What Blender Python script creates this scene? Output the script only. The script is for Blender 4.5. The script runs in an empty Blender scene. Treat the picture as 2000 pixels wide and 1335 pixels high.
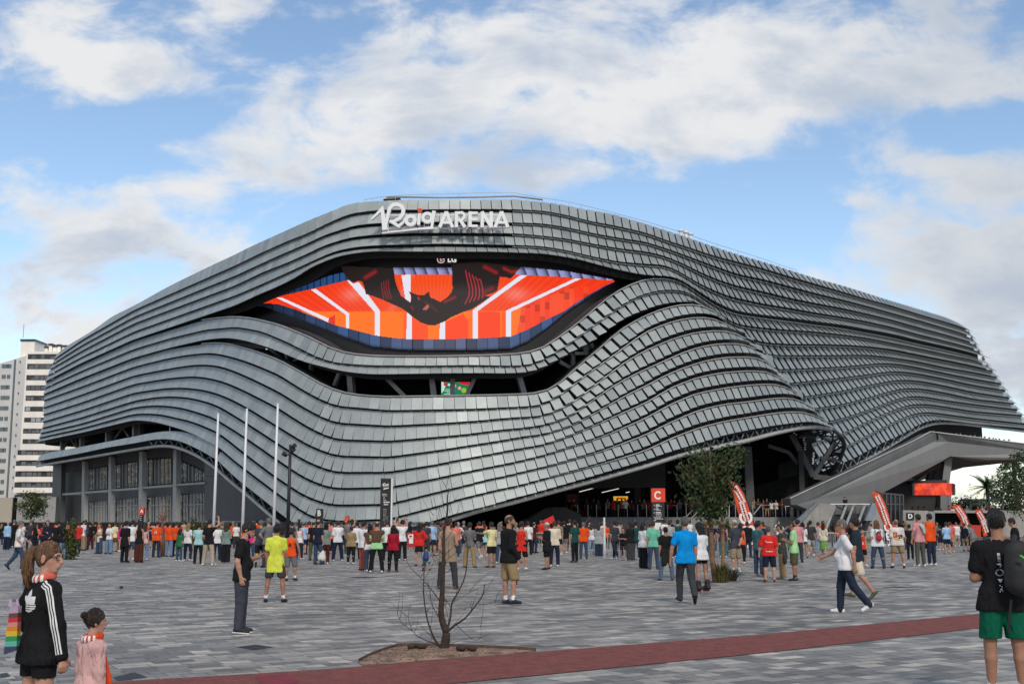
import bpy,math,random
import numpy as np
from mathutils import Vector,Matrix
from mathutils.bvhtree import BVHTree
SC=bpy.context.scene
COL=SC.collection
R=math.radians
rnd=random.Random(7)
# ------------------------------------------------------------------ camera, sky, sun, exposure
F=2200.0;CAMZ=1.65;HOR=1020.0
PITCH=math.atan((HOR-667.5)/F)
CP,SP=math.cos(PITCH),math.sin(PITCH)
cam=bpy.data.objects.new('camera',bpy.data.cameras.new('camera'))
COL.objects.link(cam)
cam.data.sensor_width=36.0;cam.data.lens=36.0*F/2000.0
cam.data.clip_start=0.1;cam.data.clip_end=6000
cam.location=(0,0,CAMZ);cam.rotation_euler=(math.pi/2+PITCH,0,0)
SC.camera=cam
SC.view_settings.view_transform='Standard';SC.view_settings.look='None'
SC.view_settings.exposure=0.0;SC.view_settings.gamma=1.0
def ray(px,py):
 dx=(px-1000.0)/F;dy=-(py-667.5)/F
 return dx,CP-dy*SP,SP+dy*CP
def at(px,py,Y):
 x,y,z=ray(px,py)
 return Vector((x/y*Y,Y,CAMZ+z/y*Y))
def gnd(px,py,z0=0.0):
 x,y,z=ray(px,py)
 t=(z0-CAMZ)/z
 return Vector((x*t,y*t,z0))
SUN_EL,SUN_ROT=40,168
W=bpy.data.worlds.new("World");SC.world=W;W.use_nodes=True
nt=W.node_tree;N=nt.nodes;L=nt.links
bg=N['Background'];bg.inputs['Strength'].default_value=0.15
def nd(tree,typ,**kw):
 n=tree.nodes.new(typ)
 for k,v in kw.items():
  if k in n.bl_rna.properties:setattr(n,k,v)
 return n
def mth(tree,op,a,b=None,c=None,clamp=False):
 n=tree.nodes.new('ShaderNodeMath');n.operation=op;n.use_clamp=clamp
 for i,v in enumerate((a,b,c)):
  if v is None:continue
  if isinstance(v,(int,float)):n.inputs[i].default_value=v
  else:tree.links.new(v,n.inputs[i])
 return n.outputs[0]
def smooth(tree,v,lo,hi,a=0.0,b=1.0):
 n=tree.nodes.new('ShaderNodeMapRange');n.interpolation_type='SMOOTHSTEP'
 n.inputs['From Min'].default_value=lo;n.inputs['From Max'].default_value=hi
 n.inputs['To Min'].default_value=a;n.inputs['To Max'].default_value=b
 tree.links.new(v,n.inputs['Value'])
 return n.outputs['Result']
def mixc(tree,fac,a,b):
 n=tree.nodes.new('ShaderNodeMix');n.data_type='RGBA'
 for s,v in((n.inputs[0],fac),(n.inputs[6],a),(n.inputs[7],b)):
  if isinstance(v,(int,float)):s.default_value=v
  elif isinstance(v,tuple):s.default_value=tuple(v)+(1,)*(4-len(v))
  else:tree.links.new(v,s)
 return n.outputs[2]
sky=N.new('ShaderNodeTexSky');sky.sky_type='NISHITA';sky.sun_disc=False
sky.sun_elevation=R(SUN_EL);sky.sun_rotation=R(SUN_ROT)
sky.air_density=1.0;sky.dust_density=0.35;sky.ozone_density=1.6
tc=N.new('ShaderNodeTexCoord')
sep=N.new('ShaderNodeSeparateXYZ');L.new(tc.outputs['Generated'],sep.inputs[0])
ysafe=mth(nt,'MAXIMUM',mth(nt,'ABSOLUTE',sep.outputs[1]),0.05)
u=mth(nt,'DIVIDE',sep.outputs[0],ysafe);v=mth(nt,'DIVIDE',sep.outputs[2],ysafe)
uv=N.new('ShaderNodeCombineXYZ');L.new(u,uv.inputs[0]);L.new(v,uv.inputs[1])
# layered cloud noise on a flat deck above the plaza
zs=mth(nt,'ADD',mth(nt,'MAXIMUM',sep.outputs[2],0.0),0.16)
pl=N.new('ShaderNodeCombineXYZ')
L.new(mth(nt,'DIVIDE',sep.outputs[0],zs),pl.inputs[0]);L.new(mth(nt,'DIVIDE',sep.outputs[1],zs),pl.inputs[1])
def noise(tree,vec,scale,detail=6.0,rough=0.55,dist=0.0,off=(0,0,0),sc3=(1,1,1)):
 m=tree.nodes.new('ShaderNodeMapping');tree.links.new(vec,m.inputs[0])
 m.inputs['Location'].default_value=off;m.inputs['Scale'].default_value=sc3
 n=tree.nodes.new('ShaderNodeTexNoise');tree.links.new(m.outputs[0],n.inputs['Vector'])
 n.inputs['Scale'].default_value=scale;n.inputs['Detail'].default_value=detail
 n.inputs['Roughness'].default_value=rough;n.inputs['Distortion'].default_value=dist
 return n.outputs['Fac']
n1=noise(nt,pl.outputs[0],1.5,9,0.58,0.25,(3.1,1.7,0))
n2=noise(nt,uv.outputs[0],9.5,10,0.58,0.25,(1.3,4.2,0),(1,1.7,1))
# cloud banks: (px, py, half width, half height, amount)
BANKS=[(150,110,300,85,.36),(720,190,330,120,.30),(1150,150,420,170,.40),(1500,200,340,130,.32),(1750,70,320,110,.30),(560,345,220,60,.25),(330,450,300,75,.34),(110,545,320,75,.30),
 (1900,470,260,150,.45),(1950,330,160,60,.22),(60,340,160,45,.22),(330,290,90,26,.2),(1030,345,260,45,.22),(120,640,300,60,.25),(1980,700,260,150,.42),(250,20,500,50,.2),(1690,400,120,
 50,.16),(560,25,200,45,.16)]
HOLES=[(160,265,190,50,.34),(1560,390,170,75,.36),(1250,395,220,40,.3),(330,215,120,40,.15),(1880,260,120,40,.25),(470,120,90,40,.12),(1450,480,150,60,.3),(600,440,120,40,.2)]
tot=None
for(cx,cy,wx,wy,am),sg in[(b,1)for b in BANKS]+[(b,-1)for b in HOLES]:
 x,y,z=ray(cx,cy)
 s=N.new('ShaderNodeVectorMath');s.operation='SUBTRACT';L.new(uv.outputs[0],s.inputs[0]);s.inputs[1].default_value=(x/y,z/y,0)
 m=N.new('ShaderNodeVectorMath');m.operation='MULTIPLY';L.new(s.outputs[0],m.inputs[0]);m.inputs[1].default_value=(F/wx,F/wy,0)
 le=N.new('ShaderNodeVectorMath');le.operation='LENGTH';L.new(m.outputs[0],le.inputs[0])
 g=smooth(nt,le.outputs['Value'],0.0,1.6,am*sg*0.8,0.0)
 tot=g if tot is None else mth(nt,'ADD',tot,g)
back=smooth(nt,sep.outputs[1],-0.15,0.12,0.75,0.0)  # unseen overcast behind the camera, added to whiten the ambient light
dens=mth(nt,'ADD',mth(nt,'ADD',mth(nt,'MULTIPLY',n1,0.40),mth(nt,'MULTIPLY',n2,1.20)),mth(nt,'ADD',tot,back))
cl=smooth(nt,dens,0.80,1.10)
n3=noise(nt,uv.outputs[0],5.0,7,0.6,0.3,(7.7,2.9,0),(1,2.0,1))
shade=smooth(nt,mth(nt,'ADD',n3,mth(nt,'MULTIPLY',mth(nt,'SUBTRACT',dens,1.15),0.35)),0.40,0.68)
ccol=mixc(nt,shade,(5.5,5.55,5.65),(3.5,3.95,4.65))
rgt=smooth(nt,u,0.18,0.5,0.0,0.5)
ccol=mixc(nt,rgt,ccol,(3.0,3.4,4.0))
skb=N.new('ShaderNodeVectorMath');skb.operation='MULTIPLY';L.new(sky.outputs[0],skb.inputs[0]);skb.inputs[1].default_value=(1.17,1.17,1.13)
SKY_GAIN=skb
L.new(mixc(nt,cl,skb.outputs[0],ccol),bg.inputs['Color'])
sun=bpy.data.objects.new('sun',bpy.data.lights.new('sun','SUN'));COL.objects.link(sun)
sun.data.energy=2.0;sun.data.angle=R(11);sun.data.color=(1.0,0.91,0.79)
# Nishita: rotation measured from +Y clockwise seen from above
sd=Vector((math.sin(R(SUN_ROT))*math.cos(R(SUN_EL)),math.cos(R(SUN_ROT))*math.cos(R(SUN_EL)),math.sin(R(SUN_EL))))
sun.rotation_euler=sd.to_track_quat('Z','Y').to_euler()
# ------------------------------------------------------------------ helpers
def srgb(r,g,b):
 f=lambda c:(c/255/12.92)if c/255<=0.04045 else((c/255+0.055)/1.055)**2.4
 return(f(r),f(g),f(b))
def tag(o,label=None,cat=None,group=None,kind=None):
 if label:o['label']=label
 if cat:o['category']=cat
 if group:o['group']=group
 if kind:o['kind']=kind
 return o
def thing(name,label,cat,loc=(0,0,0),group=None):
 o=bpy.data.objects.new(name,None);COL.objects.link(o);o.location=loc
 o.empty_display_size=0.2
 return tag(o,label,cat,group)
class MB:
 """collects faces; build() links them as one mesh object"""
 def __init__(s):s.v=[];s.f=[];s.m=[];s.cur=0
 def add(s,vs,fs):
  o=len(s.v);s.v+=[tuple(x)for x in vs];s.f+=[tuple(i+o for i in f)for f in fs];s.m+=[s.cur]*len(fs)
 def hexa(s,p):s.add(p,[(3,2,1,0),(4,5,6,7),(0,1,5,4),(1,2,6,5),(2,3,7,6),(3,0,4,7)])
 def box(s,x0,x1,y0,y1,z0,z1):
  s.hexa([(x0,y0,z0),(x1,y0,z0),(x1,y1,z0),(x0,y1,z0),(x0,y0,z1),(x1,y0,z1),(x1,y1,z1),(x0,y1,z1)])
 def obox(s,c,ax,ay,az):
  c,ax,ay,az=Vector(c),Vector(ax),Vector(ay),Vector(az)
  s.hexa([c-ax-ay-az,c+ax-ay-az,c+ax+ay-az,c-ax+ay-az,c-ax-ay+az,c+ax-ay+az,c+ax+ay+az,c-ax+ay+az])
 def bar(s,a,b,w,d=None,up=(0,0,1)):
  a,b=Vector(a),Vector(b);d=d or w;t=(b-a)
  if t.length<1e-6:return
  z=t.normalized();x=z.cross(Vector(up))
  if x.length<1e-3:x=z.cross(Vector((0,1,0)))
  x.normalize();y=z.cross(x)
  s.obox((a+b)/2,x*w/2,y*d/2,t/2)
 def tube(s,pts,r,n=6,cap=True):
  pts=[Vector(p)for p in pts];m=len(pts)
  rs=list(r)if hasattr(r,'__len__')else[r]*m
  vs=[];px=None
  for i,p in enumerate(pts):
   t=(pts[min(i+1,m-1)]-pts[max(i-1,0)])
   if t.length<1e-9:t=Vector((0,0,1))
   t.normalize()
   if px is None:px=t.orthogonal().normalized()
   px=(px-t*px.dot(t))
   if px.length<1e-6:px=t.orthogonal()
   px.normalize();py=t.cross(px)
   for k in range(n):
    a=2*math.pi*k/n
    vs.append(p+(px*math.cos(a)+py*math.sin(a))*rs[i])
  fs=[(i*n+k,i*n+(k+1)%n,(i+1)*n+(k+1)%n,(i+1)*n+k)for i in range(m-1)for k in range(n)]
  if cap:fs+=[tuple(range(n))[::-1],tuple((m-1)*n+k for k in range(n))]
  s.add(vs,fs)
 def prism(s,poly,ext):
  n=len(poly);e=Vector(ext);poly=[Vector(p)for p in poly]
  s.add(poly+[p+e for p in poly],[tuple(range(n))[::-1],tuple(range(n,2*n))]+[(i,(i+1)%n,(i+1)%n+n,i+n)for i in range(n)])
 def ell(s,c,rx,ry,rz,nu=10,nv=6):
  vs=[(c[0],c[1],c[2]-rz)]
  for j in range(1,nv):
   b=-math.pi/2+math.pi*j/nv
   for i in range(nu):
    a=2*math.pi*i/nu
    vs.append((c[0]+rx*math.cos(b)*math.cos(a),c[1]+ry*math.cos(b)*math.sin(a),c[2]+rz*math.sin(b)))
  vs.append((c[0],c[1],c[2]+rz));t=len(vs)-1
  fs=[(0,1+(i+1)%nu,1+i)for i in range(nu)]
  for j in range(nv-2):
   for i in range(nu):
    a=1+j*nu+i;b=1+j*nu+(i+1)%nu
    fs.append((a,b,b+nu,a+nu))
  o=1+(nv-2)*nu
  fs+=[(o+i,o+(i+1)%nu,t)for i in range(nu)]
  s.add(vs,fs)
 def build(s,name,mats,parent=None,smooth=False):
  me=bpy.data.meshes.new(name);me.from_pydata(s.v,[],s.f)
  if not isinstance(mats,(list,tuple)):mats=[mats]
  for m in mats:me.materials.append(m)
  if len(mats)>1:me.polygons.foreach_set('material_index',s.m)
  if smooth:me.polygons.foreach_set('use_smooth',[True]*len(me.polygons))
  me.update()
  o=bpy.data.objects.new(name,me);COL.objects.link(o)
  if parent is not None:adopt(o,parent)
  return o
def world_of(p):
 b=Matrix.LocRotScale(p.location,p.rotation_euler,p.scale)
 return b if p.parent is None else world_of(p.parent)@p.matrix_parent_inverse@b
def adopt(o,parent):
 o.parent=parent
 o.matrix_parent_inverse=world_of(parent).inverted()
def smesh(mb):return mb
# ------------------------------------------------------------------ materials
def mat(name,col,rough=0.6,metal=0.0,spec=0.5,var=0.0,vscale=3.0,bump=0.0,bscale=20.0,streak=0.0):
 m=bpy.data.materials.new(name);m.use_nodes=True;t=m.node_tree;b=t.nodes['Principled BSDF']
 b.inputs['Roughness'].default_value=rough;b.inputs['Metallic'].default_value=metal
 b.inputs['Specular IOR Level'].default_value=spec
 b.inputs['Base Color'].default_value=tuple(col)+(1,)
 if var or bump or streak:
  c=t.nodes.new('ShaderNodeTexCoord')
 if var or streak:
  f=noise(t,c.outputs['Object'],vscale,6,0.6)
  if streak:
   g=noise(t,c.outputs['Object'],vscale,4,0.6,0,(5,3,1),(4,4,0.15))
   f=mth(t,'MULTIPLY',mth(t,'ADD',f,g),0.5)
  lo=tuple(max(0,x*(1-var-streak))for x in col);hi=tuple(min(1,x*(1+var+streak))for x in col)
  t.links.new(mixc(t,smooth(t,f,0.3,0.7),lo,hi),b.inputs['Base Color'])
 if bump:
  bn=t.nodes.new('ShaderNodeBump');bn.inputs['Strength'].default_value=bump;bn.inputs['Distance'].default_value=0.02
  t.links.new(noise(t,c.outputs['Object'],bscale,5,0.6),bn.inputs['Height']);t.links.new(bn.outputs[0],b.inputs['Normal'])
 return m
def glow(name,col,strength=1.0):
 m=bpy.data.materials.new(name);m.use_nodes=True;b=m.node_tree.nodes['Principled BSDF']
 b.inputs['Base Color'].default_value=(0.02,0.02,0.02,1);b.inputs['Emission Color'].default_value=tuple(col)+(1,)
 b.inputs['Emission Strength'].default_value=strength
 return m
def objmat(name,rough,bump,bscale,sc3=(1,1,1),var=0.15,spec=0.3,sss=0.0):
 """colour comes from the object's own colour setting"""
 m=bpy.data.materials.new(name);m.use_nodes=True;t=m.node_tree;b=t.nodes['Principled BSDF']
 oi=t.nodes.new('ShaderNodeObjectInfo');c=t.nodes.new('ShaderNodeTexCoord')
 f=noise(t,c.outputs['Object'],bscale*0.5,4,0.6,0.3,(1,2,3),sc3)
 mul=t.nodes.new('ShaderNodeMix');mul.data_type='RGBA';mul.blend_type='MULTIPLY';mul.inputs[0].default_value=1
 t.links.new(oi.outputs['Color'],mul.inputs[6])
 g=smooth(t,f,0.25,0.75,1-var,1+var*0.6)
 cc=t.nodes.new('ShaderNodeCombineColor')
 for i in range(3):t.links.new(g,cc.inputs[i])
 t.links.new(cc.outputs[0],mul.inputs[7]);t.links.new(mul.outputs[2],b.inputs['Base Color'])
 b.inputs['Roughness'].default_value=rough;b.inputs['Specular IOR Level'].default_value=spec
 bn=t.nodes.new('ShaderNodeBump');bn.inputs['Strength'].default_value=bump;bn.inputs['Distance'].default_value=0.05
 t.links.new(noise(t,c.outputs['Object'],bscale,3,0.5,0.6,(0,0,0),sc3),bn.inputs['Height']);t.links.new(bn.outputs[0],b.inputs['Normal'])
 return m
M={}
M['cloth']=objmat('cloth',0.85,0.9,8.0,(1,1,0.5),0.18,0.2)
M['skin']=objmat('skin',0.55,0.12,30.0,(1,1,1),0.12,0.35)
M['hair']=objmat('hair',0.5,0.9,45.0,(1,1,0.12),0.35,0.4)
M['shoe']=objmat('shoe',0.55,0.2,30.0,(1,1,1),0.1,0.4)
M['white_metal']=mat('white_metal',(0.75,0.76,0.78),0.4)
M['grey_metal']=mat('grey_metal',(0.30,0.31,0.31),0.45,0.3,var=0.12,vscale=0.8)
M['pipe_metal']=mat('pipe_metal',(0.42,0.43,0.42),0.42,0.2,var=0.12,vscale=0.6)
M['dark_metal']=mat('dark_metal',(0.045,0.047,0.05),0.5,0.3)
M['black']=mat('black',(0.014,0.014,0.016),0.55)
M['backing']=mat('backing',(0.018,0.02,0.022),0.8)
M['interior']=mat('interior',(0.012,0.012,0.013),0.9)  # near-black base colour takes on the natural darkness of the closed halls
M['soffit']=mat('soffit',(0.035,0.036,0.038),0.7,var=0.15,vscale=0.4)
M['panel']=mat('panel',(0.085,0.088,0.098),0.5,0.2,var=0.08,vscale=0.3,streak=0.06)
M['panel_frame']=mat('panel_frame',(0.32,0.335,0.34),0.5,0.1,var=0.08,vscale=0.5)
M['concrete']=mat('concrete',(0.30,0.29,0.27),0.85,var=0.14,vscale=0.7,bump=0.15,bscale=8,streak=0.08)
M['concrete_grey']=mat('concrete_grey',(0.24,0.245,0.25),0.85,var=0.16,vscale=0.6,bump=0.12,bscale=8,streak=0.1)
M['ramp']=mat('ramp',(0.20,0.205,0.205),0.5,0.15,var=0.04,vscale=0.35,streak=0.03)
M['white']=mat('white',(0.78,0.78,0.78),0.5)
M['red_sign']=mat('red_sign',(0.62,0.05,0.015),0.5)
M['flag_red']=mat('flag_red',(0.66,0.085,0.035),0.75,var=0.1,vscale=2.0,bump=0.3,bscale=4)
M['soil']=mat('soil',(0.26,0.165,0.115),0.95,var=0.55,vscale=3.5,bump=0.8,bscale=25)
M['corten']=mat('corten',(0.11,0.065,0.045),0.8,var=0.3,vscale=6)
M['bark']=mat('bark',(0.045,0.030,0.024),0.9,var=0.3,vscale=12,bump=0.6,bscale=50)
M['wood']=mat('wood',(0.26,0.15,0.065),0.8,var=0.25,vscale=6,bump=0.3,bscale=30)
M['lane']=mat('lane',(0.205,0.054,0.042),0.9,var=0.30,vscale=5.0,bump=0.6,bscale=90,streak=0.08)
M['lane_patch']=mat('lane_patch',(0.20,0.02,0.03),0.85,var=0.15,vscale=3.0)
M['iron']=mat('iron',(0.03,0.03,0.032),0.6,0.3,var=0.3,vscale=8)
# ------------------------------------------------------------------ ground
def paver_mat():
 m=bpy.data.materials.new('paving');m.use_nodes=True;t=m.node_tree;b=t.nodes['Principled BSDF']
 c=t.nodes.new('ShaderNodeTexCoord');mp=t.nodes.new('ShaderNodeMapping')
 t.links.new(c.outputs['Object'],mp.inputs[0]);mp.inputs['Rotation'].default_value=(0,0,R(-33))
 s=t.nodes.new('ShaderNodeSeparateXYZ');t.links.new(mp.outputs[0],s.inputs[0])
 X,Y=s.outputs[0],s.outputs[1]
 def wn(a,b2=None,off=0.0):
  cb=t.nodes.new('ShaderNodeCombineXYZ');t.links.new(a,cb.inputs[0])
  if b2 is not None:t.links.new(b2,cb.inputs[1])
  cb.inputs[2].default_value=off
  w=t.nodes.new('ShaderNodeTexWhiteNoise');w.noise_dimensions='3D';t.links.new(cb.outputs[0],w.inputs['Vector'])
  return w.outputs['Value']
 hh=0.22
 v=mth(t,'DIVIDE',Y,hh);row=mth(t,'FLOOR',v);fv=mth(t,'SUBTRACT',v,row)
 wl=mth(t,'ADD',0.28,mth(t,'MULTIPLY',mth(t,'FLOOR',mth(t,'MULTIPLY',wn(row,None,3.0),3.0)),0.10))
 uu=mth(t,'ADD',mth(t,'DIVIDE',X,wl),mth(t,'MULTIPLY',wn(row,None,1.0),7.0))
 cc=mth(t,'FLOOR',uu);fu=mth(t,'SUBTRACT',uu,cc)
 h=wn(cc,row,0.5);h2=wn(cc,row,9.5)
 rp=t.nodes.new('ShaderNodeValToRGB');rp.color_ramp.interpolation='LINEAR';t.links.new(h,rp.inputs[0])
 els=rp.color_ramp.elements
 els[0].position=0.0;els[0].color=(0.155,0.148,0.140,1)
 els[1].position=1.0;els[1].color=(0.53,0.48,0.42,1)
 for p,k in((0.25,(0.21,0.20,0.188,1)),(0.5,(0.272,0.257,0.24,1)),(0.72,(0.335,0.312,0.282,1)),(0.88,(0.415,0.382,0.34,1))):
  e=els.new(p);e.color=k
  # mottled faces and broad wear
 na=noise(t,c.outputs['Object'],7.0,6,0.65);nb=noise(t,c.outputs['Object'],0.35,5,0.6,0.4)
 nc=noise(t,c.outputs['Object'],60.0,3,0.6)
 f=mth(t,'MULTIPLY',smooth(t,na,0.25,0.75,0.80,1.18),smooth(t,nb,0.3,0.7,0.80,1.14))
 f=mth(t,'MULTIPLY',f,smooth(t,nc,0.3,0.7,0.9,1.1))
 e1=mth(t,'MULTIPLY',mth(t,'MINIMUM',fv,mth(t,'SUBTRACT',1.0,fv)),hh)
 e2=mth(t,'MULTIPLY',mth(t,'MINIMUM',fu,mth(t,'SUBTRACT',1.0,fu)),wl)
 nd2=noise(t,c.outputs['Object'],0.9,6,0.7,0.8,(4,9,0));f=mth(t,'MULTIPLY',f,smooth(t,nd2,0.28,0.5,0.80,1.03))
 j=smooth(t,mth(t,'MINIMUM',e1,e2),0.003,0.012)
 f=mth(t,'MULTIPLY',f,mth(t,'ADD',0.36,mth(t,'MULTIPLY',j,0.64)))
 g=t.nodes.new('ShaderNodeVectorMath');g.operation='SCALE';t.links.new(rp.outputs[0],g.inputs[0]);t.links.new(f,g.inputs['Scale'])
 t.links.new(g.outputs[0],b.inputs['Base Color'])
 t.links.new(smooth(t,h2,0,1,0.55,0.8),b.inputs['Roughness']);b.inputs['Specular IOR Level'].default_value=0.35
 bn=t.nodes.new('ShaderNodeBump');bn.inputs['Strength'].default_value=0.35;bn.inputs['Distance'].default_value=0.006
 t.links.new(mth(t,'ADD',j,mth(t,'MULTIPLY',nc,0.4)),bn.inputs['Height']);t.links.new(bn.outputs[0],b.inputs['Normal'])
 return m
M['paving']=paver_mat()
g=MB();S_=2500
g.add([(-S_,-300,0),(S_,-300,0),(S_,S_*1.5,0),(-S_,S_*1.5,0)],[(0,1,2,3)])
tag(g.build('paved_ground',M['paving']),kind='structure')
def sheet(name,pts,z,m,label=None,cat=None,kind=None,th=None,rough=0):
 b=MB();P=[gnd(x,y)for x,y in pts]
 if rough:P=[a.lerp(c_,k/40)+Vector((0,rnd.gauss(0,rough),0))for a,c_ in zip(P,P[1:]+P[:1])for k in range(40)]
 b.add([(p.x,p.y,z)for p in P],[tuple(range(len(P)))])
 o=b.build(name,m)
 # face up
 if o.data.polygons[0].normal.z<0:o.data.flip_normals()
 return tag(o,label,cat,None,kind)
 # red lane across the foreground: near and far edges in the photo
far_e=[(-300,1395),(250,1330),(640,1307),(700,1302),(1047,1273),(1500,1238),(1915,1198),(2300,1164)]
near_e=[(2300,1190),(1915,1226),(1500,1274),(1047,1319),(700,1352),(300,1385),(-300,1450)]
sheet('red_lane',far_e+near_e,0.008,M['lane'],kind='structure',rough=.006)
sheet('lane_marking',[(497,1322),(560,1317),(585,1331),(560,1346),(520,1347)],0.012,M['lane_patch'],'small bright red square patch set in the red lane','patch')
sheet('drain_cover',[(462,1263),(500,1258),(533,1263),(497,1269)],0.004,M['iron'],'dark metal drain cover in front of the man in dark jeans','drain cover')
sheet('drain_cover',[(222,1322),(262,1312),(288,1322),(230,1329)],0.004,M['iron'],'dark metal drain cover beside the girl in pink','drain cover')
sheet('drain_cover',[(0,1315),(14,1313),(20,1320),(0,1324)],0.004,M['iron'],'drain cover cut off by the left edge behind the striped jacket','drain cover')
sheet('drain_cover',[(676,1127),(712,1125.5),(745,1127),(712,1128.6)],0.004,M['iron'],'thin dark drain cover behind the man with brown jumper','drain cover')
sheet('drain_cover',[(1720,1146),(1760,1144.6),(1795,1146),(1755,1147.6)],0.004,M['iron'],'thin dark drain cover to the right of the striding man','drain cover')
# planter bed of the bare tree
pl_out=[(700,1293),(722,1281),(757,1268),(775,1263),(800,1261.5),(900,1263.5),(1000,1268),(1047,1271)]
bedpoly=pl_out+[(1000,1277),(900,1285),(800,1293),(710,1301)]
pl=thing('planter_bed','triangular soil bed with rusty steel edging around the bare tree','planter',gnd(870,1275))
b=MB()
P=[gnd(x,y)for x,y in bedpoly]
cpt=sum(P,Vector())/len(P)
ring=[[cpt+(p-cpt)*k for p in P]for k in(1.0,0.75,0.45,0.2)]
vs=[];fs=[]
for k,rg in enumerate(ring):
 for p in rg:vs.append((p.x,p.y,0.009+(0 if k==0 else 0.002*k+rnd.uniform(0,0.014))))
n_=len(P)
for k in range(3):
 for i in range(n_):fs.append((k*n_+i,k*n_+(i+1)%n_,(k+1)*n_+(i+1)%n_,(k+1)*n_+i))
fs.append(tuple(3*n_+i for i in range(n_)))
b.add(vs,fs);b.build('soil',M['soil'],pl,True)
b=MB()
for k in range(420):
 f=rnd.random()**.5;q=cpt+(P[rnd.randrange(n_)].lerp(P[rnd.randrange(n_)],rnd.random())-cpt)*f*.93;r_=rnd.uniform(.006,.022)
 b.ell((q.x,q.y,.022),r_,r_*rnd.uniform(.6,1),r_*.6,5,4)
o=b.build('pebbles',mat('pebble',(.20,.14,.10),.95,var=.5,vscale=40),pl);o['kind']='stuff'
b=MB()
E=[gnd(x,y)for x,y in pl_out]
for a,c in zip(E[:-1],E[1:]):
 b.hexa([(a.x,a.y,0),(c.x,c.y,0),(c.x,c.y+.012,0),(a.x,a.y+.012,0),(a.x,a.y,.045),(c.x,c.y,.045),(c.x,c.y+.012,.045),(a.x,a.y+.012,.045)])
b.build('steel_edging',M['corten'],pl)
for(x,y,r_,lab)in((812,1270,.11,'dark clod lying in the soil bed left of the bare trunk'),(910,1274,.12,'dark flat clod lying in the soil bed right of the bare trunk'),(237,1148.5,.05,
 'small dry leaf scrap lying on open paving at left')):
 b=MB();p=gnd(x,y)
 for k in range(6):
  b.ell((p.x+rnd.uniform(-r_,r_),p.y+rnd.uniform(-.05,.05),.06 if y>1200 else .03),r_*.5,r_*.4,.035,7,4)
 tag(b.build('soil_clod' if y>1200 else 'dry_leaf',M['bark'],None,True),lab,'clod' if y>1200 else 'leaf')
 # ------------------------------------------------------------------ the arena
K=1.15
def wing_pt(px):
 a=(px-1000)/F
 s=(31.4-a*108)/(a*0.788-0.616)
 return(31.4+.616*s,108+.788*s)
def left_pt(px):
 a=(px-1000)/F
 s=(25.6+a*94)/(-a*0.82-0.58)*-1
 # X=-25.6-.58 s , Y=94+.82 s , X = a Y
 s=(-25.6-a*94)/(a*.82+.58)
 return(-25.6-.58*s,94+.82*s)
COMMON=[left_pt(p)for p in(40,60,90,130,180,240,300,360,420,470)]
def tab(l):return[((p-1000)/F*d,d)for p,d in l]
FFP=COMMON+tab([(520,84.4),(570,81.8),(630,79.9),(700,78.9),(800,78.2),(900,78.2),(1000,78.8),(1100,80),(1250,82.8),(1400,86),(1500,88.8),(1580,91.5),(1650,94.5),(1720,98)])
FUP=COMMON+tab([(520,84.4),(570,81.8),(630,79.9),(700,78.9),(800,78.2),(900,78.2),(1000,78.8),(1100,80),(1250,82.8),(1330,84.9)])+[wing_pt(p)for p in(1400,1450,1500,1570,1640,1720,1800,
 1880,1960,2040,2080)]
class Foot:
 def __init__(s,pts):
  P=np.array(pts)*K
  d=np.r_[0,np.cumsum(np.hypot(*np.diff(P,axis=0).T))]
  n=int(d[-1]/0.25);t=np.linspace(0,d[-1],n)
  X=np.interp(t,d,P[:,0]);Y=np.interp(t,d,P[:,1])
  k=np.hanning(41);k/=k.sum()
  pad=lambda q:np.r_[2*q[0]-q[20:0:-1],q,2*q[-1]-q[-2:-22:-1]]
  s.X=np.convolve(pad(X),k,'valid');s.Y=np.convolve(pad(Y),k,'valid')
  s.S=np.r_[0,np.cumsum(np.hypot(np.diff(s.X),np.diff(s.Y)))]
  tx=np.gradient(s.X,s.S);ty=np.gradient(s.Y,s.S);l=np.hypot(tx,ty)
  s.tx,s.ty=tx/l,ty/l
  s.nx,s.ny=s.ty,-s.tx
  s.cache={}
 def off(s,o):
  if o not in s.cache:
   X=s.X+s.nx*o;Y=s.Y+s.ny*o;A=X/Y
   keep=np.r_[True,np.diff(np.maximum.accumulate(A))>1e-9]
   s.cache[o]=(A[keep],Y[keep],s.S[keep])
  return s.cache[o]
 def hit(s,px,py,o=0.0):
  """pixel -> (s, z) on the footprint pushed out by o"""
  x,y,z=ray(px,py);A,Y,Sx=s.off(o);a=x/y
  D=np.interp(a,A,Y)
  return float(np.interp(a,A,Sx)),CAMZ+z/y*float(D)
 def curve(s,pts,o=0.0,step=5):
  pts=sorted(pts);xs=[p[0]for p in pts];ys=[p[1]for p in pts]
  X=np.arange(xs[0],xs[-1]+step,step);X[-1]=xs[-1]
  q=[s.hit(x,float(np.interp(x,xs,ys)),o)for x in X]
  ss=np.array([a for a,_ in q]);zz=np.array([b for _,b in q])
  w=min(9,len(zz)//2*2-1)
  if w>=3:
   k=np.hanning(w+2)[1:-1];k/=k.sum();h=w//2
   zp=np.r_[2*zz[0]-zz[h:0:-1],zz,2*zz[-1]-zz[-2:-h-2:-1]]
   zz=np.convolve(zp,k,'valid')
  return ss,zz
 def pos(s,t,o=0.0):
  return np.interp(t,s.S,s.X)+o*np.interp(t,s.S,s.nx),np.interp(t,s.S,s.Y)+o*np.interp(t,s.S,s.ny)
 def nrm(s,t):
  return float(np.interp(t,s.S,s.nx)),float(np.interp(t,s.S,s.ny))
 def p3(s,px,py,o=0.0):
  t,z=s.hit(px,py,o);x,y=s.pos(t,o)
  return Vector((float(x),float(y),z))
FF,FU=Foot(FFP),Foot(FUP)
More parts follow.
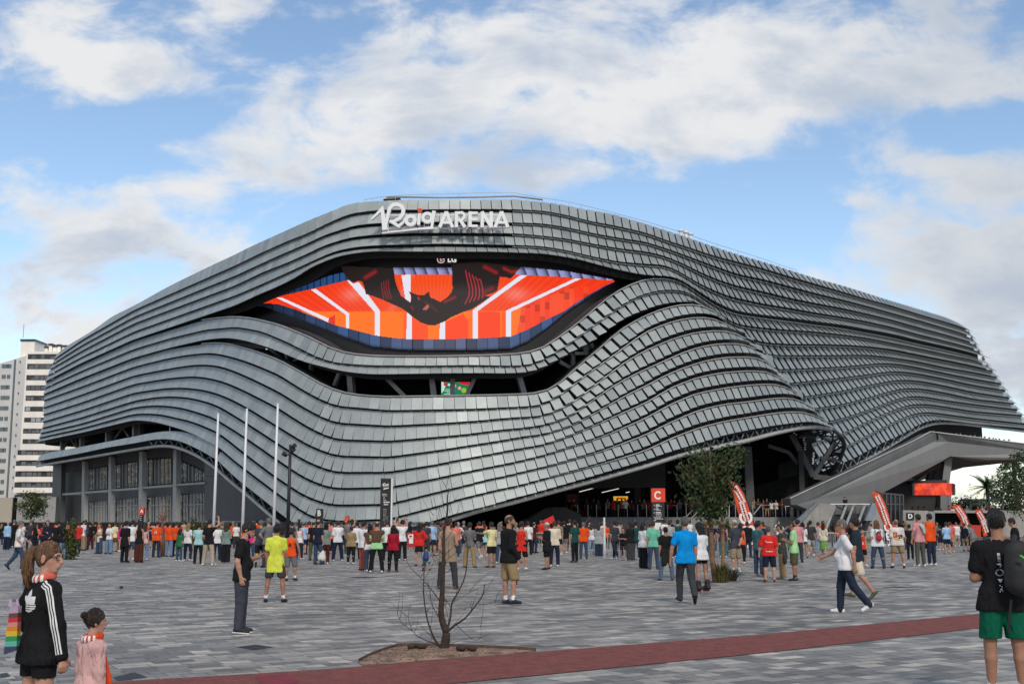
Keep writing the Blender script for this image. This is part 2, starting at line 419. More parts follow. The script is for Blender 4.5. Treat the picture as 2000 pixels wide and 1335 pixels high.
R0=[(107,697),(124,679),(159,659),(188,641),(218,618),(260,598),(287,583),(319,565),(344,552),(380,534.6),(413,518.5),(460,497),(485,484),(551,454),(606,429),(660,407.5),(682,398),(722,
 393.5),(801,390),(860,390),(934,390),(1006,388.5),(1033,392),(1060,394.5),(1102,400),(1122,404.6),(1198,418),(1260,436.5),(1327,458),(1391,480),(1440,496),(1499,513),(1549,529),(1596,
 544),(1640,555.5),(1684,569),(1724,582),(1761,593),(1801,605),(1849,619.5),(1874,631),(1891,643)]
U1=[(104,702),(159,664),(260,606),(460,518),(509,494),(559,471.5),(598,456.6),(633,439),(660,426.5),(685,417),(729,411),(759,409.6),(808,409.6),(860,408.5),(960,408),(1020,409),(1060,
 411),(1104,419),(1154,432),(1198,440),(1260,454),(1309,472),(1334,480),(1391,500),(1440,513),(1489,526),(1539,542),(1588,556),(1640,571),(1689,585.5),(1739,599),(1788,614),(1840,629),
 (1879,640.6),(1896,650)]
U2=[(101,711),(159,674),(260,619),(460,538),(509,515),(559,492.5),(598,476),(633,459),(660,450.5),(685,442),(719,437),(780,434),(860,433),(934,433),(1008,434.5),(1060,436),(1109,444),
 (1164,456.5),(1218,466),(1260,472),(1309,488),(1354,505),(1398,522),(1440,537),(1489,547),(1539,561),(1588,574),(1640,586.5),(1689,599),(1739,613),(1788,626),(1840,641),(1884,654),
 (1903,663)]
U3=[(97,721),(159,685),(260,632),(460,557),(509,533),(559,513.5),(598,496),(633,479),(660,470.5),(685,463.5),(734,458),(800,455),(885,454.5),(1008,455.5),(1060,460),(1109,466),(1159,
 476),(1208,485),(1260,491),(1297,499.5),(1334,515),(1369,533.5),(1408,550),(1440,560),(1489,571),(1539,583.5),(1588,593.5),(1640,603),(1689,614),(1739,626),(1788,640),(1840,653.5),
 (1886,666.5),(1910,676)]
U4=[(92,733.5),(159,697),(260,648),(460,576.5),(509,555.5),(559,533),(598,515),(633,498.7),(660,488.8),(697,482),(734,479),(784,477.5),(860,475.5),(959,477),(1013,478.5),(1060,480.5),
 (1109,488.7),(1159,501),(1208,511),(1260,515.5),(1297,517.5),(1324,528.6),(1359,551),(1393,568),(1423,580),(1440,584),(1489,594.7),(1539,603),(1588,612),(1640,620),(1689,629),(1739,
 640),(1788,653.5),(1840,666),(1891,679),(1917,689)]
U5=[(89,746),(159,710),(260,664.5),(460,597.6),(509,575),(544,560.5),(579,543),(608,523),(638,510),(660,501.5),(697,494.5),(734,491),(779,491.5),(860,492),(959,492),(1033,494.5),(1060,
 495.5),(1097,501),(1134,508),(1169,518),(1208,528),(1243,535.6),(1260,538),(1309,541),(1329,548),(1359,569),(1393,592),(1423,606),(1440,611),(1489,618),(1539,624),(1588,630.6),(1640,
 637),(1689,646),(1739,655),(1788,667),(1840,678),(1894,691),(1925,701)]
LID=[(384,627),(400,623),(418,620.5),(448,618),(460,617),(497,621),(546,633),(603,656),(643,677),(660,684),(682,689),(709,692.6),(759,695),(860,695),(959,692.6),(998,691),(1028,688),
 (1060,679),(1090,658),(1122,635),(1159,603.6),(1188,579),(1221,559),(1238,552),(1260,545),(1285,543),(1309,545),(1334,553)]
L6=[(86,758),(159,724),(260,682),(330,661),(400,644),(460,638.5),(509,647),(559,668),(608,692.7),(633,703),(660,709),(700,712),(734,713.6),(784,713.6),(833,714),(922,712.5),(979,713.6),
 (1008,714),(1038,711),(1060,702),(1090,684),(1114,669),(1151,641),(1179,621),(1208,600),(1240,581),(1260,574),(1285,568),(1309,566),(1339,569),(1364,583),(1398,609),(1433,633),(1465,
 639),(1514,644),(1588,649),(1640,654.5),(1689,661),(1739,671),(1788,680.7),(1840,692),(1899,703.6),(1933,713.5)]
L7=[(84.7,770.6),(159,739),(260,699.5),(330,680),(400,664),(440,660),(460,662),(485,667),(529,680),(579,701),(598,708),(618,713),(660,723.5),(692,728.4),(724,731),(759,731),(808,730),
 (860,729),(934,728.4),(984,729),(1021,727.7),(1043,723.5),(1060,717),(1094,699),(1127,681),(1159,665.4),(1184,647),(1208,628),(1233,615),(1260,605),(1285,596),(1322,590.5),(1354,591),
 (1379,603),(1403,622),(1430,643),(1455,660),(1470,666),(1489,671),(1539,674),(1588,674),(1640,675),(1689,678),(1739,684),(1788,694),(1840,704),(1899,716),(1941,726)]
RAIL=[(384,671),(413,668),(448,669),(460,673),(497,683),(546,701),(598,730),(633,751),(660,762),(685,768),(722,772),(759,773.4),(860,772),(960,770),(1030,768),(1060,764),(1085,753),
 (1109,732),(1134,708),(1164,685),(1193,657),(1223,634.5),(1260,615),(1290,603),(1322,595),(1346,593),(1369,595),(1393,605),(1413,620),(1431,637)]
L8=[(84,782),(159,755),(260,716.5),(320,701.5),(359,694),(400,689.5),(423,690.5),(460,699.5),(494,711),(544,732),(583,757),(618,776.6),(643,787.5),(660,792.7),(759,801),(860,799),(929,
 797.5),(1001,794),(1043,792),(1060,787.5),(1099,768),(1129,743),(1156,722),(1181,705),(1208,685),(1260,647),(1290,635),(1319,625),(1354,619),(1379,619),(1403,624),(1423,635),(1446,
 652)]
L9=[(83,796.5),(159,770.5),(260,733.5),(334,719),(374,713),(400,712),(428,715),(460,726),(494,741),(544,765.5),(593,796),(633,817),(660,825.5),(759,831),(860,826),(899,823),(937,820.6),
 (971,817),(1008,814),(1048,812),(1060,810),(1087,801),(1107,792),(1137,771.5),(1164,749),(1191,728),(1218,707),(1260,683),(1309,662),(1349,650),(1384,645),(1413,645),(1438,650),(1466,
 667)]
L10=[(83,810),(159,786),(260,750),(334,738),(374,735),(400,737),(433,744.7),(460,755.5),(494,771.7),(541,796),(596,831),(633,849.6),(660,857.5),(759,860.7),(860,852),(904,848),(944,
 843),(979,838),(1018,835),(1060,829),(1075,825),(1112,813),(1141,792.5),(1169,771.5),(1198,752),(1228,735),(1260,720),(1334,687),(1364,677),(1398,670.7),(1433,669.5),(1460,673),(1488,
 688)]
L11=[(82,824),(159,801),(260,767),(322,758),(359,757),(400,762),(433,772),(460,784.5),(490,801),(539,831),(598,867),(633,881.7),(660,889.5),(759,891.6),(860,878),(909,870),(949,864),
 (986,858),(1023,851),(1060,847),(1085,840),(1115,831),(1150,812),(1190,789),(1225,769),(1260,753),(1294,734),(1334,717),(1374,704),(1413,697),(1460,695.7),(1480,698),(1500,707),(1524,
 726)]
L12=[(81,836),(159,815),(260,783),(300,776),(329,774),(365,776),(397,783),(426,793),(460,813.5),(487,830),(539,864),(593,898),(633,915),(660,921.5),(759,921),(860,905),(880,900),(919,
 893),(956,886),(996,878),(1031,872),(1060,867),(1100,855),(1140,839),(1180,821),(1220,803),(1260,786),(1309,756),(1359,736.5),(1408,726.6),(1460,723),(1480,723.4),(1500,725.4),(1519,
 734),(1551,756)]
L13=[(77,846),(159,827),(260,795.5),(290,792),(321,792),(357,797),(389,806.5),(416,815.6),(460,842.5),(500,869),(539,896.5),(593,932),(633,948.5),(660,953),(759,951),(860,931.5),(885,
 925.5),(924,917.6),(961,910),(998,902.7),(1035,894),(1060,888),(1100,876),(1140,864),(1180,850),(1220,833),(1260,815.6),(1309,788),(1359,767),(1418,756),(1460,751),(1490,749),(1514,
 749),(1534,754),(1551,764),(1577,785)]
L14=[(75,854.6),(159,836),(260,808.2),(290,807.5),(315,809.5),(341,815.6),(373,822.7),(401,834),(422,843),(442,857),(460,872),(500,903),(539,932),(593,967),(633,982),(660,985.5),(759,
 983.5),(860,958.5),(909,947),(949,936),(986,928.7),(1025,919),(1060,911),(1100,901),(1140,890),(1180,878),(1220,863),(1260,848),(1309,823),(1364,799.6),(1413,788),(1460,783.5),(1494,
 778.6),(1524,775.6),(1549,776.6),(1569,783.5),(1604,808)]
L15=[(72,863),(159,845),(260,820.5),(280,821.7),(304,824.7),(341,835),(365,843),(389,854),(414,867),(426,873),(442,887),(460,902.7),(477,915),(539,962),(593,1000),(618,1011.5),(660,
 1017),(759,1012.7),(860,986),(895,974),(934,964.5),(974,954.6),(1011,947.5),(1060,934),(1100,924),(1140,914),(1180,903),(1220,891),(1260,878.7),(1309,855),(1364,834),(1418,820.6),(1460,
 814),(1494,808),(1534,803),(1569,803),(1598,813),(1632,834)]
L16=[(422,897.5),(442,916),(460,933.5),(509,972),(534,992),(561,1014),(600,1035),(660,1048),(759,1042),(860,1012),(880,1005),(919,995),(959,985.5),(998,973),(1038,963.5),(1060,957),
 (1120,940),(1190,919),(1260,898),(1309,881),(1364,865),(1418,848),(1460,839.5),(1509,830.5),(1559,824),(1588,822),(1608,828),(1632,836)]
LEDT=[(72,892),(92,884),(159,872),(260,852.5),(285,847),(310,843),(330,841),(349,842),(370,845),(385,852)]
LEDB=[(72,900),(104,894),(159,884),(208,873),(260,865),(290,859),(314,856),(341,858),(361,865),(381,874),(401,885),(422,897.5)]
PIPE_L=[(72,910),(104,904),(159,895),(260,877.5),(300,871.6),(319,869.6),(337,871),(361,878),(389,891),(418,910.6),(460,948),(485,967),(509,989),(544,1019),(556,1030)]
PIPE_R=[(840,1027),(880,1014),(934,996.7),(998,981.5),(1060,964.5),(1160,938),(1260,910),(1334,887),(1384,876),(1460,860),(1509,846.5),(1559,835.5),(1598,833),(1628,840)]
WG={7:[(1440,655),(1470,666),(1489,671),(1539,674),(1588,674),(1640,675),(1689,678),(1739,684),(1788,694),(1840,704),(1899,716),(1941,726)],8:[(1460,682),(1489,691),(1514,695),(1539,
 695),(1588,695),(1640,694.5),(1689,694),(1739,699),(1788,706.6),(1840,718),(1899,728),(1950,738)],9:[(1480,723),(1524,722),(1544,722),(1588,719.6),(1640,717),(1689,713),(1714,710),
 (1751,711.6),(1788,718),(1840,729),(1899,740.7),(1958,750.6)],10:[(1500,752),(1551,748),(1588,744),(1640,738.5),(1689,732.6),(1726,727),(1751,726),(1788,730),(1840,740),(1899,753),
 (1966,764)],11:[(1530,780),(1576,774),(1640,764.5),(1689,753.6),(1739,744),(1768,742.5),(1801,746),(1840,753.6),(1899,766.6),(1974,778)],12:[(1550,803),(1606,795.5),(1640,790.5),(1689,
 778),(1739,763.5),(1768,758.5),(1798,760),(1840,767),(1899,780),(1983,789)],13:[(1570,832),(1630,820),(1640,818),(1689,802),(1739,783),(1768,774.6),(1798,774.6),(1840,782),(1899,790),
 (1990,801)],14:[(1580,866),(1640,847.6),(1689,824),(1739,802),(1773,790.7),(1803,789.5),(1840,794.4),(1899,804),(1999,812)],15:[(1590,896),(1647,873),(1689,851),(1739,826),(1778,809),
 (1808,805),(1840,809),(1899,817),(2000,828),(2010,829)],16:[(1596,925),(1640,905),(1665,895),(1709,870.6),(1759,848),(1798,826),(1825,820),(1840,821),(1899,828.5),(2000,837),(2020,
 839)]}
WPIPE=[(1625,934),(1640,927),(1689,898),(1739,870.6),(1778,846),(1801,833.5),(1823,827),(1840,825.6),(1874,827),(2000,842),(2060,850)]
def tile_mat():
 m=bpy.data.materials.new('cladding_tile');m.use_nodes=True;t=m.node_tree;b=t.nodes['Principled BSDF']
 at_=t.nodes.new('ShaderNodeVertexColor');at_.layer_name='tone'
 s=t.nodes.new('ShaderNodeSeparateColor');t.links.new(at_.outputs['Color'],s.inputs[0])
 c=t.nodes.new('ShaderNodeTexCoord')
 n=noise(t,c.outputs['Object'],1.2,5,0.6)
 col=mixc(t,s.outputs[0],(0.23,0.265,0.28),(0.47,0.505,0.50))
 f=smooth(t,n,0.3,0.7,0.92,1.06)
 g=t.nodes.new('ShaderNodeVectorMath');g.operation='SCALE';t.links.new(col,g.inputs[0]);t.links.new(f,g.inputs['Scale'])
 t.links.new(g.outputs[0],b.inputs['Base Color'])
 b.inputs['Metallic'].default_value=0.3
 t.links.new(mth(t,'ADD',0.50,mth(t,'MULTIPLY',s.outputs[1],0.1)),b.inputs['Roughness'])
 return m
M['tile']=tile_mat()
arena=thing('arena','huge wave-shaped arena clad in rows of grey metal tiles round an eye-shaped video screen','arena',(0,92,0))
TILE=0.86
row_no=0
BACKS=MB()
def tile_row(foot,top,bot,px0,px1,tgap,bgap,ext_l=True,ext_r=0.0,rails=False,flmul=1.0):
 """one band of overlapping tiles between two traced edges, px0..px1 along the wall"""
 global row_no
 row_no+=1
 rr=random.Random(row_no*31)
 def adj(c,g):return[(x,y+(g(x)if callable(g)else g))for x,y in c]
 st,zt=foot.curve(adj(top,tgap),0.0)
 sb,zb=foot.curve(adj(bot,bgap),0.4)
 s0=max(foot.hit(px0,np.interp(px0,*zip(*bot)),0.4)[0],sb[0])if px0 else sb[0]
 s1=foot.hit(px1,np.interp(px1,*zip(*bot)),0.4)[0]if px1 else sb[-1]
 kR,kW=foot.hit(1330,700)[0],foot.hit(1520,700)[0];ts=[s0]
 while ts[-1]<s1:ts.append(ts[-1]+(float(np.interp(ts[-1],[kR,kW],[TILE,1.5]))if foot is FU else TILE))
 ts=np.array(ts);ts=s0+(ts-s0)*(s1-s0)/(ts[-1]-s0)
 cols=[]
 for a,b in zip(ts[:-1],ts[1:]):cols.append((a,b,0.0,0.0))
 mb=MB();tone=[];rl=[]
 def frame(t):
 # position and outward normal, with the ends of the row curling away round the corner
  if t<s0:
   d=s0-t;x,y=foot.pos(s0);nx,ny=foot.nrm(s0);tx,ty=-ny,nx
   ang=min(d/7.0,1.0)*1.5;pts=24
   cx,cy=float(x),float(y)
   for k in range(pts):
    aa=min(d*(k+.5)/pts/7.0,1.0)*1.5
    c_,s_=math.cos(-aa),math.sin(-aa)
    vx,vy=-(tx*c_-ty*s_),-(tx*s_+ty*c_)
    cx+=vx*d/pts;cy+=vy*d/pts
   c_,s_=math.cos(-ang),math.sin(-ang)
   return cx,cy,nx*c_-ny*s_,nx*s_+ny*c_
  if t>s1:
   d=t-s1;x,y=foot.pos(s1);nx,ny=foot.nrm(s1);tx,ty=-ny,nx
   Rr=5.0;pts=24;cx,cy=float(x),float(y)
   for k in range(pts):
    aa=min(d*(k+.5)/pts/Rr,1.0)*1.35
    c_,s_=math.cos(aa),math.sin(aa)
    cx+=(tx*c_-ty*s_)*d/pts;cy+=(tx*s_+ty*c_)*d/pts
   aa=min(d/Rr,1.0)*1.35;c_,s_=math.cos(aa),math.sin(aa)
   return cx,cy,nx*c_-ny*s_,nx*s_+ny*c_
  x,y=foot.pos(t);nx,ny=foot.nrm(t)
  return float(x),float(y),nx,ny
 if ext_l:
  k=int(22/TILE)
  cols=[(s0-(i+1)*TILE,s0-i*TILE,0,0)for i in range(k)][::-1]+cols
 if ext_r:
  k=max(1,int(ext_r/TILE))
  cols=cols+[(s1+i*TILE,s1+(i+1)*TILE,0,0)for i in range(k)]
 ft=lambda t:float(np.interp(t,st,zt));fb=lambda t:float(np.interp(t,sb,zb))
 # how open the row is at this place along the wall
 sL,sC,sR,sW=[foot.hit(p,700)[0]for p in(520,900,1330,1560)]
 sG=[foot.hit(p,700)[0]for p in(520,780,950,1150,1330,1450)];vG=(.02,.035,.07,.10,.15,.24)if foot is FU else(.02,.03,.05,.075,.11,.14)
 for a,b,_,_ in cols:
  mid=(a+b)/2;w=b-a
  gap=float(np.interp(mid,sG,vG))
  fl=float(np.interp(mid,[sL,sC,sR,sW],[.34,.34,.42,.72 if foot is FU else .45]))*flmul
  tw=float(np.interp(mid,[sL,sC,sR,sW],[.0,-.02,-.055,-.05]))
  if row_no<=7 and foot is FU:tw=float(np.interp(mid,[sL,sC,sR,sW],[.0,-.05,-.07,-.05]))
  a2=a+gap*w*.5;b2=b-gap*w*.5
  if mid<s0 or mid>s1:gap,fl,tw=.04,fl*(.55 if mid<s0 else .2),0.0
  a2=a+gap*w*.5;b2=b-gap*w*.5
  ztm,zbm=ft(mid),fb(mid);h=ztm-zbm
  if h<0.08:continue
  eps=1.0
  slope=(fb(mid+eps)-fb(mid-eps))/(2*eps);slope=max(-1.1,min(1.1,slope))
  ds=slope*h*0.75
  q=[]
  sk=float(np.interp(mid,sG,(1,.97,.85,.74,.72,.8)));hw=(b2-a2)/2*sk*slope
  zB,zT=fb(mid+ds),ft(mid)
  for(t,fo,z)in((a2+ds,fl,zB-hw),(b2+ds,fl+tw,zB+hw),(b2,0.03+tw,zT+hw),(a2,0.03,zT-hw)):
   x,y,nx,ny=frame(t)
   q.append(Vector((x+nx*fo,y+ny*fo,z)))
  q[2]=q[1]+(q[3]-q[0])
  nn=(q[1]-q[0]).cross(q[3]-q[0])
  if nn.length<1e-6:continue
  nn.normalize();th=nn*-0.05
  mb.add(q+[p+th for p in q],[(0,1,2,3),(7,6,5,4),(0,4,5,1),(1,5,6,2),(2,6,7,3),(3,7,4,0)])
  tv=min(1,max(0,0.47+rr.gauss(0,.11)+(0.5 if rr.random()<.004 else 0)))  # rare tiles painted brighter to stand for sky reflection; the rest vary at random
  tone+=[(tv,rr.random())]*6
 mb_o=mb.build('tile_band',M['tile'],arena)
 ca=mb_o.data.color_attributes.new('tone','FLOAT_COLOR','CORNER')
 arr=np.zeros((len(mb_o.data.loops),4),np.float32);arr[:,3]=1
 arr[:,0]=np.repeat([t[0]for t in tone],4);arr[:,1]=np.repeat([t[1]for t in tone],4)
 ca.data.foreach_set('color',arr.ravel())
 # dark wall behind the tiles
 allc=[c[0]for c in cols]+[cols[-1][1]]
 vs=[]
 for t in allc:
  x,y,nx,ny=frame(t)
  bo=.75+.06*(row_no%2);vs+=[(x-nx*bo,y-ny*bo,ft(t)+(.7 if row_no in(9,10,11,12,13,14,15,16)or row_no>17 or 1<row_no<6 else .10)),(x-nx*bo,y-ny*bo,fb(t)-.30)]
 BACKS.add(vs,[(2*i,2*i+1,2*i+3,2*i+2)for i in range(len(allc)-1)])
 if rails:
  pts=[]
  for t in np.arange(max(s0,rails if rails is not True else s0),s1,1.2):
   x,y,nx,ny=frame(t)
   pts.append((x+nx*.10,y+ny*.10,ft(t)+.09))
  if len(pts)>2:
   r=MB();r.tube(pts,.055,5);r.build('band_rail',M['pipe_metal'],mb_o)
 return mb_o
tg_=lambda x:float(np.interp(x,[0,700,1060,1260,1400,1700,2000],[2,2,2,4,5,3.4,2.6]))
bg_=lambda x:float(np.interp(x,[0,700,1060,1260,1400,1700,2000],[-1,-1,-.5,-1,-2,-1.6,-1]))
sRail=FU.hit(1000,600)[0]
tgU=lambda x:float(np.interp(x,[0,560,720,1300,1420,1700,2000],[2,2.5,6,6.5,6,3.6,2.6]))
U=[R0,U1,U2,U3,U4,U5]
for i in range(5):
 tile_row(FU,U[i],U[i+1],None,None,(0 if i==0 else tgU),bg_,True,3.0,sRail if i else False,1.5 if i==4 else 1.0)
j6=[p for p in U5 if p[0]<375]+LID+[(x,y+4)for x,y in U5 if x>1345]
tile_row(FU,j6,L6,None,None,lambda x:2 if x<375 or x>1345 else 2.5,bg_,True,3.0,FU.hit(395,640)[0])
tile_row(FU,L6,L7,None,None,tg_,bg_,True,3.0,FU.hit(1080,640)[0],1.3)
j8=[p for p in L7 if p[0]<375]+RAIL
tgf=lambda x:float(np.interp(x,[0,700,1060,1200,1700],[2,3,2.5,3,3]))
bgf=lambda x:float(np.interp(x,[0,700,1060,1200,1300,1700],[-1,-1,0,-4,-8,-8]))
sRf=FF.hit(1070,800)[0]
tile_row(FF,j8,L8,None,1434,lambda x:3 if x>375 else 2,bgf,True,5.0,FF.hit(395,690)[0])
chain=[L8,L9,L10,L11,L12,L13,L14,L15]
for i,(a,b,e)in enumerate(zip(chain[:-1],chain[1:],(1452,1470,1492,1525,1553,1578,1605))):
 tile_row(FF,a,b,None,e,tgf,bgf,True,5.0,sRf)
tile_row(FF,[p for p in L15 if p[0]>380],L16,385,1632,tgf,lambda x:0,False,4.0,sRf)
tile_row(FF,LEDT,LEDB,None,421,0,0,True,0)
for k,e in zip(range(8,17),(1450,1468,1490,1512,1540,1565,1588,1592,1598)):
 tile_row(FU,WG[k-1],WG[k],e,None,3.5,-1.5,False,3.0,True)
BACKS.build('backing_wall',M['backing'],arena)
# roof behind the top edge
s_,z_=FU.curve(R0,-.3)
mb=MB();vs=[]
for t,z in zip(s_[::3],z_[::3]):
 x,y=FU.pos(t,-.3);nx,ny=FU.nrm(t)
 vs+=[(x,y,z-.1),(x-nx*4,y-ny*4,z+.35),(float(x)*.75+4,max(float(y)+20,125),z+.3)]
k=len(vs)//3
mb.add(vs,[(3*i+j,3*i+j+1,3*i+j+4,3*i+j+3)for i in range(k-1)for j in range(2)])
mb.build('roof',M['soffit'],arena)
# roof edge: fascia strip, safety line and posts
mb=MB();top=[(755,384.5),(800,385),(860,386),(934,385),(1003,383),(1060,390)]
P=[FU.p3(x,y,-1.2)for x,y in top]
mb.tube(P,.07,6)
mb.build('roof_edge',M['pipe_metal'],arena)
mb=MB();line=[(712,390),(745,384.5),(800,380.5),(860,379),(934,376.5),(1000,376),(1060,386.5),(1110,394),(1160,406),(1198,415.5),(1260,432),(1330,453),(1400,477),(1480,502),(1560,529)]
P=[FU.p3(x,y,-1.0)for x,y in line];mb.tube(P,.022,4)
for a,b_ in zip(P[:-1],P[1:]):
 for f in(0,.5):
  p=a.lerp(b_,f);mb.tube([p,p-Vector((0,0,.75))],.025,4)
mb.build('safety_rail',M['pipe_metal'],arena)
mb=MB();a,b_,c_=FU.p3(748,389,-2),FU.p3(764,383,-2),FU.p3(782,387,-2)
mb.prism([a,c_,b_],(0,1.5,0));mb.build('roof_hatch',M['grey_metal'],arena)
for x in(1330,1340,1349):
 mb=MB();p=FU.p3(x,457+(x-1330)*.33,-1.6);mb.tube([p-Vector((0,0,.6)),p+Vector((0,0,.25))],.18,8);mb.ell(p+Vector((0,0,.3)),.28,.28,.18,8,5)
 mb.build('roof_vent',M['white_metal'],arena,True)
 # pipes along the open edges and the lattice above them
def edge_pipe(foot,pts,o,r,name='edge_pipe',n=8):
 xs=[p[0]for p in pts];ys=[p[1]for p in pts]
 P=[]
 for x in np.arange(xs[0],xs[-1]+1,9):P.append(foot.p3(x,float(np.interp(x,xs,ys)),o))
 for _ in range(2):
  Q=[p.copy()for p in P]
  for i in range(1,len(P)-1):P[i]=(Q[i-1]+Q[i]*2+Q[i+1])/4
 m_=MB();m_.tube(P,r,n);m_.build(name,M['pipe_metal'],arena,True)
 return P
pl_=edge_pipe(FF,PIPE_L,-.3,.17)
pr_=edge_pipe(FF,PIPE_R,-.3,.20)
wp_=edge_pipe(FU,WPIPE,-.6,.18)
def lattice(foot,pipe,up,x0,x1,n,o_up):
 m_=MB();px_=[p[0]for p in pipe];py_=[p[1]for p in pipe];ux=[p[0]for p in up];uy=[p[1]for p in up]
 xs=np.linspace(x0,x1,n)
 for i,x in enumerate(xs):
  a=foot.p3(x,float(np.interp(x,px_,py_)),-.4)
  for d in(-.5,.5):
   x2=min(max(x+d*(xs[1]-xs[0]),ux[0]),ux[-1])
   b2=foot.p3(x2,float(np.interp(x2,ux,uy)),o_up);m_.tube([a,b2],.06,5)
 m_.build('edge_lattice',M['pipe_metal'],arena)
lattice(FF,PIPE_L,LEDB+[p for p in L16 if 425<p[0]<560],300,540,13,-.9)
lattice(FF,PIPE_R,L16,1350,1560,12,-1.0)
lattice(FU,WPIPE,WG[16],1640,1840,13,-.9)
# the curled lattice nose under the fold: space frame between two rims
nose=[(1598,833),(1628,839),(1645,853),(1650,868),(1645,885),(1636,907),(1622,934)]
P=[at(x,y,108+i*1.1)for i,(x,y)in enumerate(nose)]
m_=MB();m_.tube(P,.2,8);m_.build('nose_rim',M['panel'],arena,True)
inner=[(1560,852),(1600,850),(1626,862),(1624,884),(1608,893),(1600,915),(1588,932)]
Q=[at(x,y,112+i*.9)for i,(x,y)in enumerate(inner)]
m_=MB();m_.tube(Q,.22,6)
for i in range(len(P)):
 m_.tube([P[i],Q[i]],.12,5)
 if i+1<len(P):m_.tube([P[i],Q[i+1]],.08,5);m_.tube([Q[i],P[i+1]],.08,5)
m_.build('nose_lattice',M['panel'],arena)
m_=MB()
for a,b_,r_ in(((1545,848),(1588,930),.55),((1588,930),(1622,934),.5),((1588,930),(1632,862),.42),((1500,870),(1540,883),.35),((1540,883),(1558,905),.35),((1602,893),(1640,900),.3)):
 m_.bar(at(*a,113),at(*b_,113),r_,r_)
m_.build('nose_brace',M['panel'],arena)
m_=MB()
for(x0,y0,x1,y1,n_)in((1570,855,1573,877,6),(1598,852,1593,870,6),(1590,884,1587,905,7),(1500+50,845,1554,848,2),(1577,824,1575,832,3),(1604,828,1606,834,2)):
 for i in range(n_):
  p=at(x0+(x1-x0)*i/max(1,n_-1)+rnd.uniform(-1,1),y0+(y1-y0)*i/max(1,n_-1),109.5);m_.ell(p,.11,.11,.07,6,4)
m_.build('bracket_plate',M['white_metal'],arena)
# ---------------------------------------------------------------- inner volumes: dark lining of the openings
def lining(foot,up,lo,x0,x1,o,dz0,dz1,name,m,n=60):
 m_=MB();vs=[]
 for x in np.linspace(x0,x1,n):
  t,zu=foot.hit(x,float(np.interp(x,*zip(*up))));_,zl=foot.hit(x,float(np.interp(x,*zip(*lo))))
  X,Y=foot.pos(t,o);vs+=[(float(X),float(Y),zu+dz0),(float(X),float(Y),zl-dz1)]
 m_.add(vs,[(2*i,2*i+1,2*i+3,2*i+2)for i in range(n-1)])
 return m_.build(name,m,arena)
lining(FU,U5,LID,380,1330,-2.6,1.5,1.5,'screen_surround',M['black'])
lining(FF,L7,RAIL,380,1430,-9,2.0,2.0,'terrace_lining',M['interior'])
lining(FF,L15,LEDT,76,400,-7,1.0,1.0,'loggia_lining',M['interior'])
lining(FU,WG[16],[(1596,985),(1700,985),(2000,890)],1598,1975,-4.5,1.0,0,'added_dark_wall',M['interior'])  # dark wall added so the concourse under the wing reads as shaded
# floors and ceilings closing the openings
def shelf(foot,cv,x0,x1,o0,o1,dz,name,m,n=50):
 m_=MB();vs=[]
 for x in np.linspace(x0,x1,n):
  t,z=foot.hit(x,float(np.interp(x,*zip(*cv))))
  X0,Y0=foot.pos(t,o0);X1,Y1=foot.pos(t,o1);vs+=[(float(X0),float(Y0),z+dz),(float(X1),float(Y1),z+dz)]
 m_.add(vs,[(2*i,2*i+1,2*i+3,2*i+2)for i in range(n-1)])
 return m_.build(name,m,arena)
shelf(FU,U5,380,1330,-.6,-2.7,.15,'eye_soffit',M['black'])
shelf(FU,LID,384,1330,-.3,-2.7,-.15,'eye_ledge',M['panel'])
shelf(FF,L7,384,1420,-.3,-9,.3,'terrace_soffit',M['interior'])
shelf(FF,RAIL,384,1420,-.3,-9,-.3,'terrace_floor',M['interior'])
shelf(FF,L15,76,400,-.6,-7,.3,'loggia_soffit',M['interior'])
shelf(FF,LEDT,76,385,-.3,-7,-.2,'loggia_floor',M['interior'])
# struts inside the long opening
def strut(a,b_,w,o=-2.5,name='strut',m='grey_metal'):
 m_=MB();m_.bar(FF.p3(*a,o),FF.p3(*b_,o),w,w);return m_.build(name,M[m],arena)
for a,b_,w in(((684,722),(688,772),.5),((665,725),(651,758),.32),((745,728),(792,775),.34),((842,728),(848,776),.45),((884,726),(884,774),.4),((933,726),(910,774),.32),((1010,724),(1024,
 772),.45),((608,708),(608,738),.3),((1092,706),(1124,724),.3),((1118,690),(1118,722),.35),((1153,671),(1164,690),.35),((520,676),(560,706),.22),((560,690),(562,704),.3),((585,700),
 (560,712),.2)):
 strut(a,b_,w)
m_=MB();m_.bar(FF.p3(1122,690,-2.2),FF.p3(1160,690,-2.2),.25,.25);m_.bar(FF.p3(1136,686,-3),FF.p3(1152,684,-3),.7,.9);m_.build('service_unit',M['pipe_metal'],arena)
# columns and braces of the left loggia
for x in(122,160,211,264,276,152,218):
 if x in(152,218,276):o_=-3.5
 else:o_=-1.8
 yt=float(np.interp(x,*zip(*L15)));yb=float(np.interp(x,*zip(*LEDT)))
 strut((x,yt-6),(x,yb+5),.55,o_,'loggia_column')
for a,b_ in(((127,872),(137,852)),((137,852),(146,869)),((226,855),(240,834)),((240,834),(252,852))):strut(a,b_,.22,-2.4)
m_=MB();p=FF.p3(332,833,-.2);m_.tube([p,p-Vector((0,0,1.1))],.06,6);m_.build('hanging_rod',M['white_metal'],arena)
# small lit fittings in the eye's upper lid
M['lamp']=glow('lamp',(1.0,0.95,0.85),1.3)
m_=MB();m_.bar(FU.p3(584,545,-2.3),FU.p3(594,541.5,-2.3),.12,.12);m_.bar(FU.p3(596,541,-2.3),FU.p3(601,539.5,-2.3),.12,.12);m_.bar(FU.p3(632.5,528,-2.3),FU.p3(637,527,-2.3),.12,.12);m_.build('soffit_lamp',
 M['lamp'],arena)
